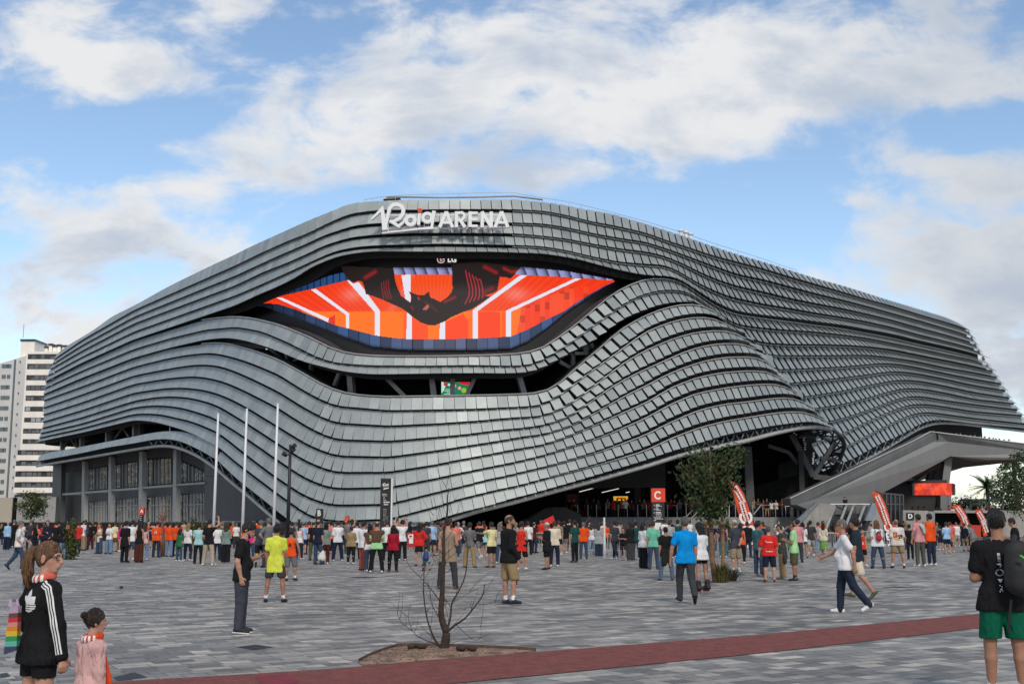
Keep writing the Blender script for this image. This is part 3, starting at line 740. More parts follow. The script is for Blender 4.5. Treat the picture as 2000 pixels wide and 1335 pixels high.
# ---------------------------------------------------------------- the video screen in the eye (its picture is pixels of the screen)
def pip(poly,X,Y):
 c=np.zeros(X.shape,bool);n=len(poly)
 for i in range(n):
  x1,y1=poly[i];x2,y2=poly[i-1]
  if y1==y2:continue
  k=((y1>Y)!=(y2>Y))&(X<(x2-x1)*(Y-y1)/(y2-y1)+x1)
  c^=k
 return c
def A_(l):return[(480+x/5.263,500+y/5.263)for x,y in l]
def B_(l):return[(840+x/5.263,500+y/5.263)for x,y in l]
def build_screen():
 step=1.25
 xs=np.arange(462,1212,step);ys=np.arange(506,690,step)
 X,Y=np.meshgrid(xs+step/2,ys+step/2)
 col=np.zeros(X.shape+(3,));col[:]=(.004,.004,.005)
 rg=np.random.default_rng(3)
 def paint(poly,c,f=None):
  k=pip(poly,X,Y)
  c=np.array(c,float)
  if f is not None:col[k]=(c*f[...,None])[k]if f.ndim==2 else f[k]
  else:col[k]=c
  return k
  # scale tiles round the rim
 low_in=A_([(100,485),(320,490),(500,545),(700,620),(920,710),(1060,745),(1330,815),(1600,850),(2000,855)])+B_([(500,845),(830,825),(1000,755),(1180,660),(1370,570),(1560,440),(1780,
 310),(1900,260)])
 low_out=A_([(60,492),(300,565),(700,705),(1000,825),(1300,930),(1600,962),(2000,965)])+B_([(500,965),(830,950),(1000,880),(1200,740),(1420,560),(1600,440),(1800,310),(1900,262)])
 band=low_in+low_out[::-1]
 tw=21.0
 fade=np.clip((X-500)/180,0.12,1)
 ph=((X-700)/tw);ti=np.floor(ph);fr=ph-ti
 shade=(0.75+.5*np.sin(ti*12.9898+1.7))*.9
 blue=np.stack([.030+.075*np.clip(1-abs(X-870)/170,0,1),.075+.045*np.clip(1-abs(X-870)/220,0,1),.22+0*X],-1)
 blue=blue*(0.75+.35*np.sin(ti*2.3))[...,None]*fade[...,None]
 yl=np.interp(X,*zip(*low_in));yo=np.interp(X,*zip(*low_out))
 q=np.clip((Y-yl)/np.maximum(yo-yl,1),0,1)
 blue=blue*(1-.85*np.clip((q-.75)/.25,0,1))[...,None]
 blue[(fr<.07)]*=.15
 k=pip(band,X,Y);col[k]=blue[k]
 up_b=A_([(150,480),(340,400),(600,305),(860,200),(1010,165),(1060,250),(680,340),(350,415)])
 ph=(X-500)/12.5;fr=ph-np.floor(ph);bl=np.stack([.02+0*X,.075+0*X,.21+0*X],-1)*np.clip((X-520)/120,.1,1)[...,None];bl[fr<.12]*=.25
 k=pip(up_b,X,Y);col[k]=bl[k]
 for poly in(A_([(1515,120),(2120,120),(2120,190),(1530,190)]),B_([(860,190),(935,110),(1380,152),(1880,240),(1880,255),(1560,225),(1200,205)])):
  ph=(X-769)/21.5+(Y-530)*-.018;fr=ph-np.floor(ph)
  w=np.stack([.30+0*X,.33+0*X,.62+0*X],-1)*(1.0-.85*np.clip(fr*1.1,0,1)**2)[...,None]*np.clip((Y-519)/9,.1,1)[...,None]
  k=pip(poly,X,Y);col[k]=w[k]
  # the orange room
 room=A_([(140,484),(350,412),(680,337),(1050,247),(1530,190),(2000,190)])+B_([(870,190),(1200,205),(1560,227),(1890,252)])+low_in[::-1]
 room=[p for p in room]
 k=pip(room,X,Y)
 # ceiling: red-orange planks running to the vanishing point; walls: orange
 vx,vy=848,742
 th=np.arctan2(X-vx,vy-Y);pl=np.abs((th*26)%1-.5)*2
 ce=np.stack([.98+0*X,.042+.035*np.exp(-((X-850)/160)**2)+0*X,.004+0*X],-1)*(0.82+.18*pl)[...,None]
 gl=np.exp(-((np.abs(X-848)/(Y-470+1e-3)-.62)**2)/.004)*.05+np.exp(-((Y-575)/12)**2)*np.exp(-((np.abs(X-848)-160)/20)**2)*.12
 ce[...,1]+=gl;ce[...,2]+=gl*.9
 wa=np.stack([1.0+0*X,.17+0*X,.004+0*X],-1)
 hz=np.where(X<800,608,607.5)
 mix=np.clip((Y-hz+1.5)/3,0,1)[...,None]
 both=ce*(1-mix)+wa*mix
 col[k]=both[k]
 for poly,c in((A_([(1650,580),(1870,690),(1870,870),(1700,870),(1650,600)]),(.98,.075,.008)),(A_([(1620,560),(1655,580),(1655,860),(1620,860)]),(.98,.10,.006)),(B_([(150,680),(340,
 590),(390,660),(395,850),(150,855)]),(.97,.058,.006)),(B_([(395,660),(440,570),(440,850),(395,850)]),(1,.14,.006)),(B_([(495,570),(720,575),(720,845),(495,845)]),(.94,.050,.008)),(B_([(735,
 580),(780,580),(780,835),(735,835)]),(.98,.10,.006)),(B_([(835,570),(940,520),(910,640),(890,800),(835,825)]),(1,.17,.01)),(A_([(850,640),(920,600),(920,720),(860,690)]),(.75,.03,.01))):
  kk=pip(poly,X,Y)&k;col[kk]=c
  # right wall of stepped blocks
 wallr=B_([(940,540),(1560,260),(1880,258),(1780,310),(1560,440),(1370,570),(1180,660),(1000,755),(890,800)])
 ci=np.floor(X/9.5);h_=(np.sin(ci*78.233)*43758.5)%1
 bl=np.stack([.92+0*X,.035+.05*h_,.008+.012*h_],-1)*(np.where((Y+h_*60)%60<14,.62,1.0))[...,None]
 kk=pip(wallr,X,Y)&k&(Y>560);col[kk]=bl[kk]
 wht=(.78,.76,.86)
 for poly in(A_([(318,430),(368,425),(850,640),(848,680),(800,655)]),A_([(668,345),(718,335),(1062,588),(1062,745),(1028,737),(1028,602)]),A_([(1040,250),(1072,247),(1105,285),(1160,
 265),(1382,565),(1378,822),(1324,815),(1324,572)]),A_([(1600,195),(1692,190),(1697,480),(1640,440)]),A_([(1655,580),(1707,610),(1705,858),(1650,855)]),B_([(100,690),(152,670),(152,
 855),(98,855)]),B_([(920,200),(1000,196),(492,562),(494,848),(438,850),(440,555)]),B_([(1490,228),(1562,226),(832,572),(834,828),(780,832),(780,560)])):
  kk=pip(poly,X,Y)&k;col[kk]=wht
  # a bat hanging in the room
 bat=A_([(980,100),(1000,165),(1050,240),(1100,275),(1160,252),(1200,265),(1222,330),(1235,390),(1300,408),(1400,445),(1500,490),(1600,535),(1655,572),(1720,628),(1800,682),(1870,706),
 (1930,712)])+B_([(40,714),(150,670),(220,625),(350,570),(440,540),(530,480),(620,418),(560,405),(640,380),(690,355),(702,290),(718,212),(770,215),(830,232),(870,185),(930,118),(760,
 90),(500,60)])+B_([(222,80),(226,200),(232,330),(218,372),(180,420),(105,470),(30,432),(-20,425)])+A_([(1900,430),(1882,360),(1830,402),(1762,396),(1676,362),(1702,420),(1695,478),
 (1650,446),(1600,412),(1570,350),(1540,270),(1515,125)])
 kb=pip(bat,X,Y)
 nz=rg.random(X.shape)*.006
 col[kb]=np.stack([.012+nz,.007+nz*.5,.006+nz*.5],-1)[kb]
 def line(pts,w,c):
  for(x1,y1),(x2,y2)in zip(pts[:-1],pts[1:]):
   L2=(x2-x1)**2+(y2-y1)**2
   t=np.clip(((X-x1)*(x2-x1)+(Y-y1)*(y2-y1))/L2,0,1)
   d=np.hypot(X-x1-t*(x2-x1),Y-y1-t*(y2-y1))
   a=np.clip(1-d/w,0,1)[...,None]*kb[...,None]
   col[:]=np.maximum(col,np.array(c)*a)
 for i in range(5):
  o=i*34
  line(B_([(365+o,150+i*22),(385+o*1.0,250),(405+o,340),(400+o*1.05,410),(360+o*1.3,490-i*15)]),1.7,(.55,.03,.05))
 for i in range(4):
  line(A_([(1392+i*24,270-i*8),(1400+i*24,350),(1420+i*26,440)]),1.2,(.35,.02,.03))
 line(A_([(1230,220),(1330,160)]),6,(.30,.01,.01));line(B_([(560,110),(680,170)]),6,(.28,.012,.01));line(B_([(760,125),(840,165),(900,150)]),5,(.30,.02,.01));line(B_([(560,370),(640,
 330)]),8,(.16,.006,.02));line(B_([(150,470),(260,420)]),4,(.25,.012,.012))
 line(A_([(1772,425),(1782,445)]),2,(.7,.05,.04));line(A_([(1830,545),(1870,505)]),2.5,(.8,.15,.12));line(A_([(1850,550),(1880,520)]),1.5,(.8,.3,.25));line(A_([(1700,520),(1720,545)]),
 3,(.2,.01,.01))
 line(A_([(1840,470),(1890,500),(1960,560)]),6,(.06,.02,.01))
 # mesh
 nx,ny=len(xs),len(ys)
 gx=np.r_[xs,xs[-1]+step];gy=np.r_[ys,ys[-1]+step]
 V=[]
 for y in gy:
  for x in gx:
   V.append(FU.p3(x,y,float(np.interp(x,[470,640],[-.9,-2.35]))))
 used=[(j,i)for j in range(ny)for i in range(nx)if col[j,i].sum()>.0135 or kb[j,i]]
 me=bpy.data.meshes.new('video_screen')
 me.from_pydata([tuple(v)for v in V],[],[(j*(nx+1)+i,(j+1)*(nx+1)+i,(j+1)*(nx+1)+i+1,j*(nx+1)+i+1)for j,i in used])
 ca=me.color_attributes.new('picture','FLOAT_COLOR','CORNER')
 arr=np.ones((len(used),4,4),np.float32)
 cc=np.array([col[j,i]for j,i in used]);arr[:,:,:3]=cc[:,None,:]
 ca.data.foreach_set('color',arr.ravel())
 m=bpy.data.materials.new('screen_picture');m.use_nodes=True;t=m.node_tree;b=t.nodes['Principled BSDF']
 vc=t.nodes.new('ShaderNodeVertexColor');vc.layer_name='picture'
 b.inputs['Base Color'].default_value=(.01,.01,.01,1);b.inputs['Roughness'].default_value=.7
 t.links.new(vc.outputs[0],b.inputs['Emission Color']);b.inputs['Emission Strength'].default_value=1.0
 me.materials.append(m)
 o=bpy.data.objects.new('video_screen',me);COL.objects.link(o);adopt(o,arena)
build_screen()
# ---------------------------------------------------------------- lettering
def strokes(lines,w,depth,O,ux,uy,name,m,parent=None,round_=False):
 """thick flat strokes in a plane: O origin, ux/uy unit axes (metres per unit), extruded away from the viewer"""
 O,ux,uy=Vector(O),Vector(ux),Vector(uy);n=ux.cross(uy).normalized()
 mb=MB();O0=O;ns=0
 for ln in lines:
  O=O0+n*depth*.03*(ns%9);ns+=1
  pts=ln[0];ww=ln[1]if len(ln)>1 else w
  P=[Vector((p[0],p[1]))for p in pts];closed=(P[0]-P[-1]).length<1e-6
  Lf,Rt=[],[]
  for i,p in enumerate(P):
   if closed:d0=p-P[i-1 if i else-2];d1=P[(i+1)if i+1<len(P)else 1]-p
   else:d0=p-P[i-1]if i else P[1]-p;d1=P[i+1]-p if i+1<len(P)else p-P[i-1]
   d0=d0 .normalized();d1=d1 .normalized();t=(d0+d1)
   if t.length<1e-3:t=d1
   t.normalize();nn=Vector((-t.y,t.x));k=min(2.0,1/max(.4,nn.dot(Vector((-d1 .y,d1 .x)))))
   wi=ww[i]if isinstance(ww,(list,tuple))else ww
   Lf.append(p+nn*wi/2*k);Rt.append(p-nn*wi/2*k)
  for i in range(len(P)-1):
   q=[O+n*depth*.004*(i%2)+ux*a.x+uy*a.y for a in(Rt[i],Rt[i+1],Lf[i+1],Lf[i])]
   mb.hexa([x-n*depth for x in q]+q)
 return mb.build(name,m,parent)
def arc(cx,cy,rx,ry,a0,a1,n=14):
 return[(cx+rx*math.cos(R(a0+(a1-a0)*i/n)),cy+ry*math.sin(R(a0+(a1-a0)*i/n)))for i in range(n+1)]
 # roof sign, in crop units (6.25 per photo pixel), y down
def signP(l):return[(x,-y)for x,y in l]
M['sign_white']=glow('sign_white',(1,1,1),0.0);M['sign_white'].node_tree.nodes['Principled BSDF'].inputs['Base Color'].default_value=(.85,.85,.87,1)
M['red_dot']=mat('red_dot',(.75,.05,.02),.4)
so=FU.p3(860,430,1.3);sx0=at(700,430,so.y);
uu=(at(1000,430,so.y)-at(700,430,so.y)).length/(300*6.25)
SO=at(700,370,so.y);SX=Vector((uu,0,0));SY=Vector((0,0,uu*1.01))
SX=Vector((uu,0,0))
script=[(signP([(165,372),(292,240),(335,500)]),[20,42,66]),(signP([(335,500),(372,300),(385,235),(430,190),(480,185),(530,205),(555,250),(550,300),(515,355),(440,395),(385,400)]),[30,
 40,42,46,46,46,44,44,40,34,26]),(signP([(395,390),(500,455),(560,405)]),[34,36,26]),(signP([(555,410),(590,350)]),22),(signP(arc(645,385,55,52,0,360,24)),42),(signP([(755,300),(742,
 440)]),36),(signP(arc(850,352,54,52,0,360,24)),38),(signP([(930,270),(905,470)]),[46,30]),(signP([(925,478),(760,492),(300,545)]),[34,22,14])]
sg=strokes(script,30,.35,SO,SX,SY,'script_lettering',M['sign_white'],arena)
mb=MB();c=SO+SX*757+SY*-262
mb.tube([c+Vector((0,-.05,0)),c+Vector((0,.3,0))],uu*27,18);mb.build('red_dot',M['red_dot'],arena)
def block(word,x0,yb,h,w,gap,sw):
 out=[];x=x0
 for chx in word:
  if chx=='A':out+=[([(x,yb),(x+w/2,yb-h)],sw),([(x+w/2,yb-h),(x+w,yb)],sw),([(x+w*.24,yb-h*.3),(x+w*.76,yb-h*.3)],sw*.72)]
  if chx=='R':out+=[([(x+sw/2,yb),(x+sw/2,yb-h)],sw),([(x,yb-h+sw*.36),(x+w*.5,yb-h+sw*.36)]+[(x+w*.5+w*.34*math.sin(R(a)),yb-h*.72-h*.235*math.cos(R(a)))for a in range(20,180,20)]+[(x+w*.5,
 yb-h*.46),(x,yb-h*.46)],sw*.78),([(x+w*.48,yb-h*.46),(x+w*.9,yb)],sw)]
  if chx=='E':out+=[([(x+sw/2,yb),(x+sw/2,yb-h)],sw)]+[([(x,yb-h*f-(0.38*sw if f==0 else-0.38*sw if f==1 else 0)),(x+w*.8,yb-h*f-(0.38*sw if f==0 else-0.38*sw if f==1 else 0))],sw*.76)for f in(0,
 .5,1)]
  if chx=='N':out+=[([(x+sw/2,yb),(x+sw/2,yb-h)],sw),([(x+sw*.4,yb-h),(x+w-sw*.4,yb)],sw),([(x+w-sw/2,yb),(x+w-sw/2,yb-h)],sw)]
  x+=w+gap
 return[(signP(p),s)for p,s in out]
arena_w=[]
for chx,x0,w in(('A',1000,160),('R',1185,140),('E',1352,140),('N',1500,150),('A',1675,160)):
 arena_w+=block(chx,x0,472,195,w,0,40)
strokes(arena_w,36,.35,SO,SX,SY,'block_lettering',M['sign_white'],arena)
mb=MB()
for(x0,y,x1)in((310,305,1790),(375,468,1800)):
 a=SO+SX*x0-SY*y+Vector((0,.45,0));b_=SO+SX*x1-SY*y+Vector((0,.45,0));mb.bar(a,b_,.10,.10)
for x in(365,640,745,808,1180,1340,1500):
 a=SO+SX*x-SY*300+Vector((0,.5,0));b_=SO+SX*x-SY*(520 if x==365 else 470)+Vector((0,.5,0));mb.bar(a,b_,.08,.08);mb.bar(a,a+Vector((0,2.0,0)),.08,.08)
mb.build('sign_frame',M['white_metal'],arena)
def text(s,O,h,m,name,parent=None,ux=(1,0,0),uy=(0,0,1),bold=0.0,ext=.01,align='CENTER',xs=1.0):
 cu=bpy.data.curves.new(name,'FONT');cu.body=s;cu.size=h*1.38;cu.extrude=ext;cu.offset=bold;cu.align_x=align;cu.resolution_u=3
 to=bpy.data.objects.new(name,cu);COL.objects.link(to)
 dg=bpy.context.evaluated_depsgraph_get();dg.update()
 me=bpy.data.meshes.new_from_object(to.evaluated_get(dg));bpy.data.objects.remove(to);bpy.data.curves.remove(cu)
 ux,uy=Vector(ux).normalized(),Vector(uy).normalized();uz=ux.cross(uy)
 X=Matrix(((ux.x*xs,uy.x,uz.x,O[0]),(ux.y*xs,uy.y,uz.y,O[1]),(ux.z*xs,uy.z,uz.z,O[2]),(0,0,0,1)))
 me.transform(X);me.materials.clear();me.materials.append(m)
 o=bpy.data.objects.new(name,me);COL.objects.link(o)
 if parent is not None:adopt(o,parent)
 return o
M['letter']=mat('letter',(.82,.82,.82),.5)
# brand plate over the screen
lg=FU.p3(874,507,-1.9);mm=(at(1000,507,lg.y)-at(900,507,lg.y)).length/100
mb=MB();mb.box(lg.x-21*mm,lg.x+20*mm,lg.y,lg.y+.2,lg.z-8.5*mm,lg.z+8*mm);mb.build('brand_plate',M['black'],arena)
M['brand_red']=glow('brand_red',(.18,.004,.02),1.0);M['lit_white']=glow('lit_white',(.75,.75,.75),1.0)
mb=MB();c=lg+Vector((-12.5*mm,-.06,.4*mm));mb.tube([c,c+Vector((0,.05,0))],7.6*mm,24);mb.build('brand_disc',M['brand_red'],arena)
face=[(signP(arc(0,0,7.2,7.2,20,325,24)),1.1),(signP([(7.2,0),(2.6,0)]),1.0),(signP([(-.6,-3.6),(-.6,2.9),(2.2,2.9)]),1.0),(signP(arc(-3.4,-2.8,.5,.5,0,360,8)),1.0)]
strokes([(p,w)for p,w in face],1,.03,c+Vector((0,-.05,0)),(mm,0,0),(0,0,mm),'brand_emblem',M['lit_white'],arena)
text('LG',lg+Vector((9*mm,-.08,-5*mm)),10.5*mm,M['lit_white'],'brand_lettering',arena,bold=.02,ext=.02)
# little video panel in the long opening
def quad_panel(x0,y0,x1,y1,Y,name,m,parent,depth=.12):
 a=at(x0,y1,Y);b_=at(x1,y0,Y);mb=MB();mb.box(a.x,b_.x,Y,Y+depth,a.z,b_.z);return mb.build(name,m,parent)
Yp=97.5
vp=quad_panel(862,745.5,918,772,Yp,'menu_screen',glow('menu_green',(.015,.25,.10),.8),arena)
M['menu_red']=glow('menu_red',(.75,.01,.05),.9);M['menu_pale']=glow('menu_pale',(.55,.85,.75),.9);M['menu_pink']=glow('menu_pink',(.8,.35,.5),.9);M['menu_lime']=glow('menu_lime',(.35,
 .55,.03),.9)
def ppoly(pts,Y,m,name,parent):
 mb=MB();P=[at(x,y,Y)for x,y in pts];mb.add(P,[tuple(range(len(P)))]);return mb.build(name,m,parent)
ppoly([(897,745.5),(918,745.5),(917,752),(908,751),(896,748)],Yp-.02,M['menu_red'],'menu_picture',vp)
ppoly([(862,745.5),(866,745.5),(870,754),(867,762),(862,768)],Yp-.02,M['menu_pale'],'menu_picture',vp)
for(x,y,r_,m_)in((870,750,3.6,'menu_red'),(888,753,3.2,'menu_pink'),(897.5,757.5,3.4,'menu_pink'),(906,762,5,'menu_lime'),(877,751,2.5,'menu_pale')):
 ppoly([(x+r_*math.cos(k*.5236),y+r_*math.sin(k*.5236))for k in range(12)],Yp-.03,M[m_],'menu_picture',vp)
for y,x0,x1 in((760,870.5,887),(763,868,889),(766,873,886),(769,868,888)):
 x=x0
 while x<x1:
  w=rnd.uniform(1.4,2.8);ppoly([(x,y-.8),(min(x+w,x1),y-.8),(min(x+w,x1),y+.8),(x,y+.8)],Yp-.04,M['menu_pale'],'menu_text',vp);x+=w+.8
  # ---------------------------------------------------------------- glazed block under the left overhang
OB=-2.6
def wb(px,py,o=OB):return FF.p3(px,py,o)
def wpanel(mb,quad,o=OB,th=.3):
# quad: pixel corners (lt, rt, rb, lb); a flat slab on the wall line
 P=[wb(*q,o)for q in quad];n=(P[1]-P[0]).cross(P[3]-P[0]).normalized()
 if n.y>0:n=-n
 mb.hexa([P[3],P[2],P[2]-n*th,P[3]-n*th,P[0],P[1],P[1]-n*th,P[0]-n*th])
def pipeL(x):return float(np.interp(x,*zip(*PIPE_L)))
def zline(px,z,o=OB):
 """pixel row of height z on the wall line at column px"""
 lo,hi=600,1150
 for _ in range(40):
  m_=(lo+hi)/2
  if FF.p3(px,m_,o).z>z:lo=m_
  else:hi=m_
 return lo
 # end pier + return wall, right solid wall
mb=MB()
wpanel(mb,[(104,896),(120,896),(118,1045),(99,1045)],OB+.25,.6)
mb.build('end_pier',M['panel'],arena)
mb=MB();wpanel(mb,[(399.5,pipeL(400)-16),(400,pipeL(400)-16),(400,1042),(399.5,1042)],OB+.1,4.2)
xs=[400,420,440,460,480,500,520,540,556]
for a,b_ in zip(xs[:-1],xs[1:]):
 wpanel(mb,[(a,pipeL(a)-16),(b_,pipeL(b_)-16),(b_,1042),(a,1042)],OB+.1,.35)
mb.build('solid_wall',M['panel'],arena)
mb=MB();wpanel(mb,[(400,928),(403,928),(403,930),(400,930)],OB+.12);
a=wb(402,929,OB+.12);b_=wb(470,944-2,OB+.12);mb.bar(a,wb(455,930.5,OB+.12),.05,.05);mb.build('wall_joint',M['black'],arena)
# recessed dark room walls behind the bays
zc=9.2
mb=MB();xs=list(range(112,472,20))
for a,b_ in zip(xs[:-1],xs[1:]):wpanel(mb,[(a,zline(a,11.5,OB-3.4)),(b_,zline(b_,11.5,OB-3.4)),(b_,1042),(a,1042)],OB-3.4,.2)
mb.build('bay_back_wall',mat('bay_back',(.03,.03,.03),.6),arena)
mb=MB()
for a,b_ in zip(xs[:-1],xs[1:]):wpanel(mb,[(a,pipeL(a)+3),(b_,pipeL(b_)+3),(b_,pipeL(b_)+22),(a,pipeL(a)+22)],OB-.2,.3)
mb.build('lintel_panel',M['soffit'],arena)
# soffit from wall to the pipe
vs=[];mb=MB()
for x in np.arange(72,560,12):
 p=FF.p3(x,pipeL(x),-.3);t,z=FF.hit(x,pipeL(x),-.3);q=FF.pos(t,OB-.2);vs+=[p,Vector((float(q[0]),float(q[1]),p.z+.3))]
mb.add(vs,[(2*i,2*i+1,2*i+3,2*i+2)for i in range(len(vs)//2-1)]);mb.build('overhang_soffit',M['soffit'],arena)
# columns, beams
COLS=[(158,163),(210,215),(269.5,276),(336,342.5)]
for a,b_ in COLS:
 mb=MB();m_=(a+b_)/2
 wpanel(mb,[(a+2.2,pipeL(m_)+6),(b_+2.2,pipeL(m_)+6),(b_,1042),(a,1042)],OB+.3,.55);mb.build('bay_column',M['panel_frame'],arena)
beam=[(122,962),(158,957.5),(210,952),(270,945.5),(336,938.5),(400,936)]
def beamy(x):return float(np.interp(x,[122,400],[963,940]))
mb=MB()
for a,b_ in zip((122,163,215,276,342),(158,210,270,336,400)):wpanel(mb,[(a,beamy(a)),(b_,beamy(b_)),(b_,beamy(b_)+4.6),(a,beamy(a)+3.6)],OB+.22,.35)
mb.build('mid_beam',M['panel_frame'],arena)
mb=MB()
for a,b_ in zip((163,215,276,342),(210,270,336,400)):wpanel(mb,[(a+3,beamy(a)+3),(b_,beamy(b_)+4),(b_,beamy(b_)+24),(a+3,beamy(a)+19)],OB-1.3,.3)
mb.build('spandrel',mat('spandrel',(.11,.12,.135),.5,.1,var=.1,vscale=.4),arena)
mb=MB();wpanel(mb,[(118,1019.5),(400,1018),(400,1023),(118,1023)],OB+.4,.3);wpanel(mb,[(400,1016.5),(556,1016.5),(556,1022),(400,1022)],OB+.5,.3);mb.build('plinth',M['panel_frame'],
 arena)
mb=MB();wpanel(mb,[(120,912),(158,907),(158,1042),(118,1042)],OB-1.6,.3);mb.build('recess_wall',mat('recess_wall',(.10,.10,.095),.6,var=.1),arena)
# glass
mg=bpy.data.materials.new('bay_glass');mg.use_nodes=True;bb=mg.node_tree.nodes['Principled BSDF']
bb.inputs['Base Color'].default_value=(.012,.014,.014,1);bb.inputs['Roughness'].default_value=.02;bb.inputs['Specular IOR Level'].default_value=1.0;bb.inputs['IOR'].default_value=3.4
tcn=mg.node_tree.nodes.new('ShaderNodeTexCoord');bn=mg.node_tree.nodes.new('ShaderNodeBump');bn.inputs['Strength'].default_value=.25;bn.inputs['Distance'].default_value=.05
mg.node_tree.links.new(noise(mg.node_tree,tcn.outputs['Object'],.9,2,.5),bn.inputs['Height']);mg.node_tree.links.new(bn.outputs[0],bb.inputs['Normal'])
for a,b_ in((165,208.5),(217.5,268),(279,334),(346,399)):
 for up in(True,False):
  yt=(lambda x:pipeL(x)+24)if up else(lambda x:beamy(x)+22)
  yb=(lambda x:beamy(x)-2)if up else(lambda x:1040)
  mb=MB();wpanel(mb,[(a,yt(a)),(b_,yt(b_)),(b_,yb(b_)),(a,yb(a))],OB-.75,.05)
  w_=mb.build('bay_window',mg,arena)
  mb=MB();n_=7 if up else 8
  for i in range(n_+1):
   x=a+(b_-a)*i/n_
   mb.bar(wb(x,yt(x),OB-.65),wb(x,yb(x),OB-.65),.09,.12)
  if not up:mb.bar(wb(a,985+(400-a)*.02,OB-.65),wb(b_,984+(400-b_)*.02,OB-.65),.08,.1)
  mb.build('mullion',M['panel_frame'],w_)
  # ---------------------------------------------------------------- podium, concourse and belly of the arena
PZ=2.15;PY=105.0
def X_at(px,Y):return ray(px,HOR)[0]/ray(px,HOR)[1]*Y
pod=thing('podium','grey concrete podium under the arena belly with a row of rail posts','podium',(X_at(1300,PY),PY,0))
mb=MB();mb.box(X_at(1132,PY),X_at(1600,PY),PY,PY+45,0,PZ);mb.build('podium_wall',M['concrete_grey'],pod)
mb=MB()
for x in list(range(1132,1600,19)):
 if x in(1340,1359):continue
 X=X_at(x+rnd.uniform(-5,5),PY);mb.tube([(X,PY+.25,PZ),(X,PY+.25,PZ+1.15)],.035,5)
mb.build('rail_post',M['pipe_metal'],pod)
g_=bpy.data.materials.new('rail_glass');g_.use_nodes=True;b0=g_.node_tree.nodes['Principled BSDF'];b0 .inputs['Transmission Weight'].default_value=.95;b0 .inputs['Roughness'].default_value=.05;b0 .inputs['Base Color'].default_value=(.55,
 .6,.6,1);b0 .inputs['IOR'].default_value=1.05
M['rail_glass']=g_
mb=MB()
for(a,b_)in((1338,1352),(1350,1366)):
 p=at(a,1011,PY-.3);q=at(b_,996,PY+.5);mb=MB();mb.tube([p-Vector((0,0,1.2)),p,q],.05,5);mb.build('hand_rail',M['pipe_metal'],pod)
for p,q in((at(1364,1008,PY),at(1388,991,PY+1)),(at(1472,1004,PY),at(1487,985,PY+1)),(at(1142,1020,PY-.5),at(1153,1008,PY)),(at(1258,1022,PY-.5),at(1270,1010,PY))):
 mb=MB();mb.tube([p,q],.055,5);mb.build('hand_rail',M['pipe_metal'],pod)
 # stair flank at the left of the podium
fl=thing('stair_flank','grey sloping stair wall with handrail at the left end of the podium','stair',at(1080,1020,103))
mb=MB();P=[at(985,1036,103),at(1066,990,103),at(1104,990,103),at(1135,1004,103),at(1135,1050,103),at(985,1050,103)];mb.prism(P,(0,3,0));mb.build('flank_wall',mat('flank',(.085,.085,
 .085),.85,var=.1),fl)
mb=MB();mb.tube([at(1030,1014,102.8),at(1066,991,102.8),at(1078,991,102.8),at(1078,1020,102.8)],.05,5);mb.build('hand_rail',M['dark_metal'],fl)
# belly: sloping soffit from the pipe inwards, dark hall behind
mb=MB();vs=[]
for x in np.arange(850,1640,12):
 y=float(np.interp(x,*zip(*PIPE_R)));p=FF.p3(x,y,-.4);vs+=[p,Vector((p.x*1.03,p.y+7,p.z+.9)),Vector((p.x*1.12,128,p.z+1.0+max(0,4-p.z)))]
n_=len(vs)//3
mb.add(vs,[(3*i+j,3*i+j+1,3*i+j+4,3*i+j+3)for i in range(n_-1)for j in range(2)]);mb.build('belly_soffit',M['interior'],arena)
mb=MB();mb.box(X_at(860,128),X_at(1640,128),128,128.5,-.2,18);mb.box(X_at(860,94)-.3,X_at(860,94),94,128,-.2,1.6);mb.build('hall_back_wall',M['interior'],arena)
mb=MB();P=[at(1060,966,108),at(1290,910,108),at(1300,932,108),at(1300,952,108),at(1060,966,108)]
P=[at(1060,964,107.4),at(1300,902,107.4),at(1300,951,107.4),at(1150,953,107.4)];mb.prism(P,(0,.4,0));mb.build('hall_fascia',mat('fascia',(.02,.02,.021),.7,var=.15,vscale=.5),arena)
mb=MB();mb.box(X_at(1240,116),X_at(1253,116),116,117,PZ,7.0);mb.build('hall_column',mat('hall_col',(.05,.052,.052),.8),arena)
mb=MB();mb.bar(at(1459,872,108),at(1466,1010,108),.75,.75);mb.build('hall_column',mat('hall_col2',(.075,.078,.08),.7),arena)
mb=MB();mb.bar(at(1563,880,112),at(1567,1000,112),.5,.5);mb.build('hall_column',M['soffit'],arena)
mb=MB();mb.prism([at(1290,1004,122),at(1560,925,122),at(1575,1004,122)],(0,.4,0));mb.build('seating_rake',mat('rake',(.016,.016,.014),.9,var=.5,vscale=2),arena)
M['strip']=glow('strip',(.9,.88,.78),.9)
for a,b_ in(((1131.5,959.8),(1159,952.6)),((1176,961),(1208,953.5)),((1223,961.2),(1229,959.8))):
 mb=MB();mb.bar(at(*a,111),at(*b_,113.5),.10,.05);mb.build('strip_light',M['strip'],arena)
